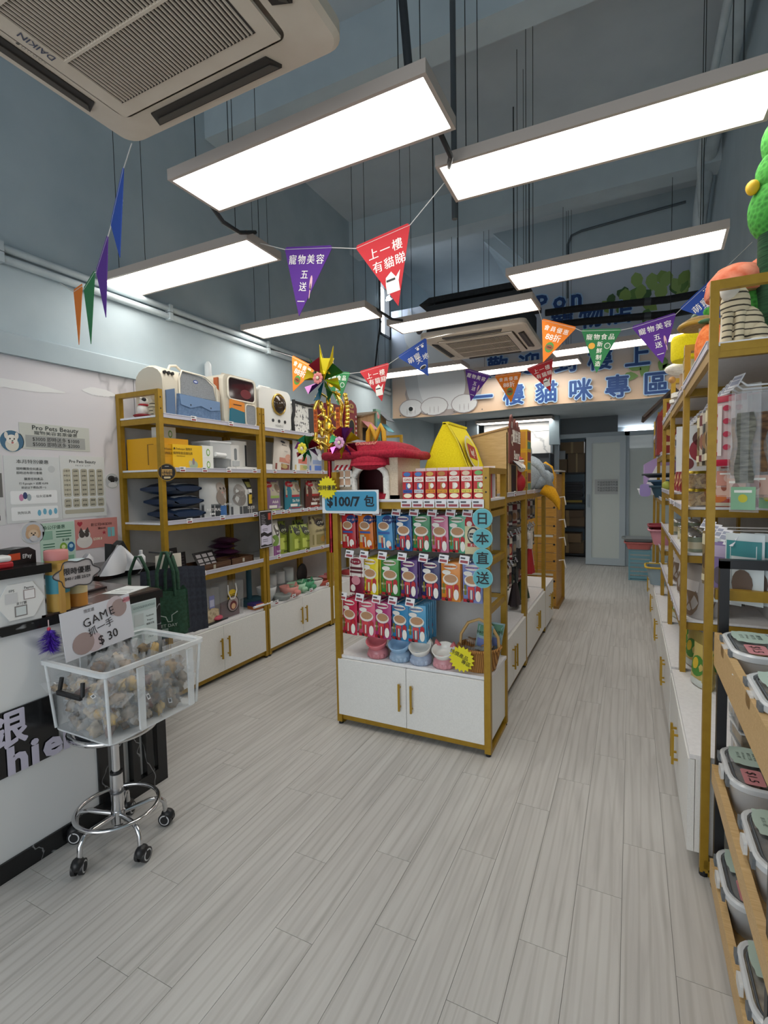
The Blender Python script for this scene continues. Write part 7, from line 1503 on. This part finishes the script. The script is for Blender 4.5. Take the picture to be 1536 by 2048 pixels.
def tub(lb, y, z, fill, x=.262, L=.36, W=.255, H=.115, price=True, full=True):
    t = T('snack_tub', lb, 'tub', (x, y, z), RIGHT, 'lidded snack tubs on the tiers')   # local x to -y, local y into the rack
    cx, cy = 0, L / 2
    sec = lambda k, zz, r=.06: [(cx + p[0], cy + p[1], zz) for p in rrect(W * k, L * k + (1 - k) * .1, r, 5)]
    b = B(); loft(b, [sec(.86, 0), sec(.97, H - .02)], 'clear_rim', False); b._a(sec(.86, .001), [tuple(range(len(sec(1, 0))))], 'clear_rim'); O('bin', b, t)
    b = B(); loft(b, [sec(.84, .004), sec(.93, H - .045)], fill, True); o = O('contents', b, t)
    ch = B(); rn = random.Random(int(y * 100 + z * 37))
    for i in range(60): ch.box(-.012, .012, -.008, .008, -.006, .006, fill, Matrix.Translation((rn.uniform(-W * .36, W * .36), rn.uniform(.05, L * .9), H - .04 + rn.uniform(0, .008))) @ Matrix.Rotation(rn.uniform(0, 6), 4, 'Z') @ Matrix.Rotation(rn.uniform(-.6, .6), 4, 'X'))
    o2 = O('morsels', ch, t); o2['kind'] = 'stuff'
    b = B(); loft(b, [sec(1.0, H - .022), sec(1.03, H - .018), sec(1.03, H - .004), sec(.99, H), sec(.945, H), sec(.93, H - .008)], '#d3d7da|.2', False); O('lid_rim', b, t)
    O('lid_window', B().prism([(p[0], p[1]) for p in rrect(W * .935, L * .94, .055, 5, cx, cy)], H - .010, H - .008, 'clear', 'z'), t)
    O('seal', B().tube([(cx + p[0], cy + p[1], H - .006) for p in rrect(W * .90, L * .91, .05, 5)], .003, '#5a6066', 5, True), t)
    O('clip', B().prism(rrect(.05, .035, .01, 3, cx - .01, H - .035), -.012, -.004, 'clear_rim', 'y'), t)
    for s in (-1, 1): O('latch', B().box(cx + s * .075 - .014, cx + s * .075 + .014, -.009, -.001, H - .03, H - .006, '#6d7378'), t)
    q = T if False else None
    b = B().flat(scallop(.125, .085), '#b9cfc4', 0).text('凍乾零食', .013, 0, .018, '#3c4a44', -.001, .01).text('雞肉三文魚', .010, 0, .004, '#3c4a44', -.001).text('100% Natural', .009, 0, -.009, '#3c4a44', -.001).text('$1.5 / 粒', .011, 0, -.022, '#3c4a44', -.001)
    st = O('label_sticker', b, t, (cx - W * .25, .068, H + .0015), rot=(-PI / 2, 0, 0)); st.scale = (.95, 1, 1.1)
    if price: O('price_sticker', B().flat(rrect(.088, .052, .008, 3), '#d08a90', 0).text('$1.5', .034, 0, 0, '#2a1c20', -.001, .002), t, (cx + W * .25, .060, H + .0015), rot=(-PI / 2, 0, 0))
tub('lidded tub of brown cubes on the top tier beside the black post', 1.765, .795, 'kibble')
tub('lidded tub of pale chunks on the top tier nearest the frame edge', 1.395, .795, 'kibble_pale', price=False)
tub('lidded tub of brown strips on the middle tier beside the black post', 1.82, .395, 'dried_meat', .27)
tub('lidded tub of dark pieces on the middle tier near the frame edge', 1.47, .395, 'dried_meat', .27, price=False)
tub('lidded tub of dark pieces on the middle tier past the near post', 1.06, .395, 'kibble', .27)
tub('lidded tub of dark powder on the lowest tier beside the black post', 1.795, .055, '#5a5550', .262)
tub('lidded tub of pale strips on the lowest tier near the frame edge', 1.43, .055, 'kibble_pale', .262, price=False)
tub('lidded tub stacked on another at the bottom corner of the view', 1.10, .175, 'biscuit', .25, price=False)
tub('lidded tub under the stacked one on the lowest tier', 1.06, .055, 'kibble', .255, price=False)
tub('lidded tub on the top tier just out of the near corner', 1.02, .795, 'kibble', price=True)
tag(O('paper_slip', B().box(0, .06, 0, .05, 0, .002, '#dfe2e4'), None, (.258, 1.55, .866), .2), 'white paper slip between the two top tier tubs', 'paper')

# ================================================================ far end: gondola, store room
t = T('slat_gondola', 'tall wooden slat-board display stand at the end of the island', 'display stand', (-.72, 5.62, 0))
for i in range(15): O('plank', B().box(-.20, -.005, 0, .018, .03 + .097 * i, .122 + .097 * i, 'gondola_wood'), t)
for i in range(15): O('plank', B().box(-.42, -.21, .01, .022, .03 + .097 * i, .122 + .097 * i, 'gondola_wood'), t)
O('post', B().box(-.215, -.195, -.006, .024, 0, 1.50, 'gold'), t); O('side_post', B().box(0, .03, .50, .53, .02, 1.48, 'gold'), t)
O('side_panel', B().box(-.005, .003, .0, .5, .03, 1.46, 'gondola_wood'), t); O('top_cap', B().box(-.22, .035, 0, .53, 1.485, 1.50, '#b9b6b0'), t)
O('base', B().box(-.42, .03, .0, .53, .0, .03, '#8a6424'), t)
for z in (.36, .78, 1.22): O('shelf_strip', B().box(-.42, -.03, -.008, .0, z, z + .022, '#c9c4b8'), t)
for z in (.12, .3, .52, .7, .9, 1.1, 1.3, 1.42): O('screw_hole', B().cyl((-.02, -.002, z), (-.02, .003, z), .012, '#1a1512', 8), t)
for i, z in enumerate((.5, .75, .95, 1.2)): O('side_hook', B().tube([(.004, .2, z), (.06, .2, z + .01), (.075, .2, z - .08)], .008, '#d8d4cc', 6), t)
t = T('stock_rack', 'black steel storage rack of cartons behind the partition', 'rack', (-1.36, 9.55, 0))
for x in (0, .62):
    for y in (0, .5): O('post', B().box(x, x + .03, y, y + .03, 0, 2.1, '#1d2024'), t)
for z in (.06, .55, .98, 1.52): O('shelf', B().box(0, .65, 0, .53, z - .03, z, '#1d2024'), t)
for k, (x, w, z, h, c, lb) in enumerate(((.04, .28, 1.521, .24, '#8a7458', 'kraft carton at the upper shelf edge of the storage rack'), (.33, .30, 1.521, .34, '#7d664a', 'tall kraft carton beside it on the storage rack'), (.05, .24, 1.762, .15, '#c9ccce', 'white carton sitting on the kraft carton'), (.05, .55, .061, .20, '#6d583e', 'wide kraft carton on the lowest storage shelf'), (.06, .5, .262, .16, '#8a7050', 'wide kraft carton stacked on the lowest shelf'), (.04, .58, .551, .17, '#7a644a', 'wide kraft carton on the second storage shelf'), (.06, .54, .722, .12, '#6a543c', 'flat kraft carton on the second storage shelf'), (.2, .4, 1.865, .2, '#8a7050', 'kraft carton on top of the storage rack'))):
    o = tag(O('stock_carton', B().box(0, w, 0, .36, 0, h, c), None, (-1.36 + x, 9.56 + .05 * (k % 2), z)), lb, 'box', 'cartons on the storage rack'); O('tape', B().box(w * .45, w * .55, -.001, 0, 0, h, '#b39a70'), o)
for i in range(8): tag(O('folded_bag', B().box(0, .56 - .02 * (i % 3), 0, .4, 0, .045, ['#23262e', '#2c3038', '#1b1d22'][i % 3]), None, (-1.33 + .01 * (i % 3), 9.58, .981 + .047 * i)), f'folded dark bag, {["lowest","second","third","fourth","fifth","sixth","seventh","topmost"][i]} in the storage rack stack', 'bag', 'folded dark bags in storage')
t = tag(O('gold_trim', B().box(0, .55, 0, .03, 0, .04, '#a8903a'), None, (-1.33, 9.54, .981 - .05)), 'row of yellowish packets along the storage shelf edge', 'packet')
t.location = (-1.33, 9.515, .985)
cu2 = chew(.075, .33, 'clear_bag', '#7d4a42', '#c9b0a0', '#8a3a34')
# more chews filling the corner rack, seen through its open end
for k in range(6):
    z = 1.69 - .01 * (k % 2)
    hang([rope, cu2, rope, cu2, rope, cu2][k], f'clear chew pack facing the rack end, {["first","second","third","fourth","fifth","sixth"][k]} from the aisle', .375 + .045 * k, 2.055 + .02 * (k % 3), z, RIGHT + 1.0, 'chew packs facing the end')
cu = chew(.09, .30, 'clear_bag', '#8a3a34', '#c98a78', '#d8b0a0')
for k in range(5): hang(cu, f'clear pack of red chews in the corner rack middle, {["first","second","third","fourth","fifth"][k]} in', .32 + .055 * k, 2.20 + .015 * k, 1.66, RIGHT + 1.1, 'red chew packs in the middle')
for k in range(5): put(Bag(.10, .15, .05, ['#c9a24a', '#a83a2c', '#d8d0c0', '#8a2a34', '#c0703a'][k] + '|.35', [(-.8, .5, .8, .85, '#e0d8c4'), ('o', 0, .28, .6, .16, '#9a4a30')], (), 'stand'), 'treat_bag', f'{["golden","brick red","cream","wine red","copper"][k]} treat bag in the second row behind the striped boxes', 'pet treat', (.38 + .045 * k, 3.05 + .012 * k, 1.251), RIGHT + 1.0, 'second row shelf bags')
for k in range(5): put(lavp if k % 2 else teal, 'treat_bag', f'{"lavender" if k % 2 else "teal"} chew pack in the second low row, {["first","second","third","fourth","fifth"][k]} from the aisle', 'pet treat', (.31 + .06 * k, 2.20 + .008 * k, 1.17), RIGHT + 1.0, 'second low row packs')
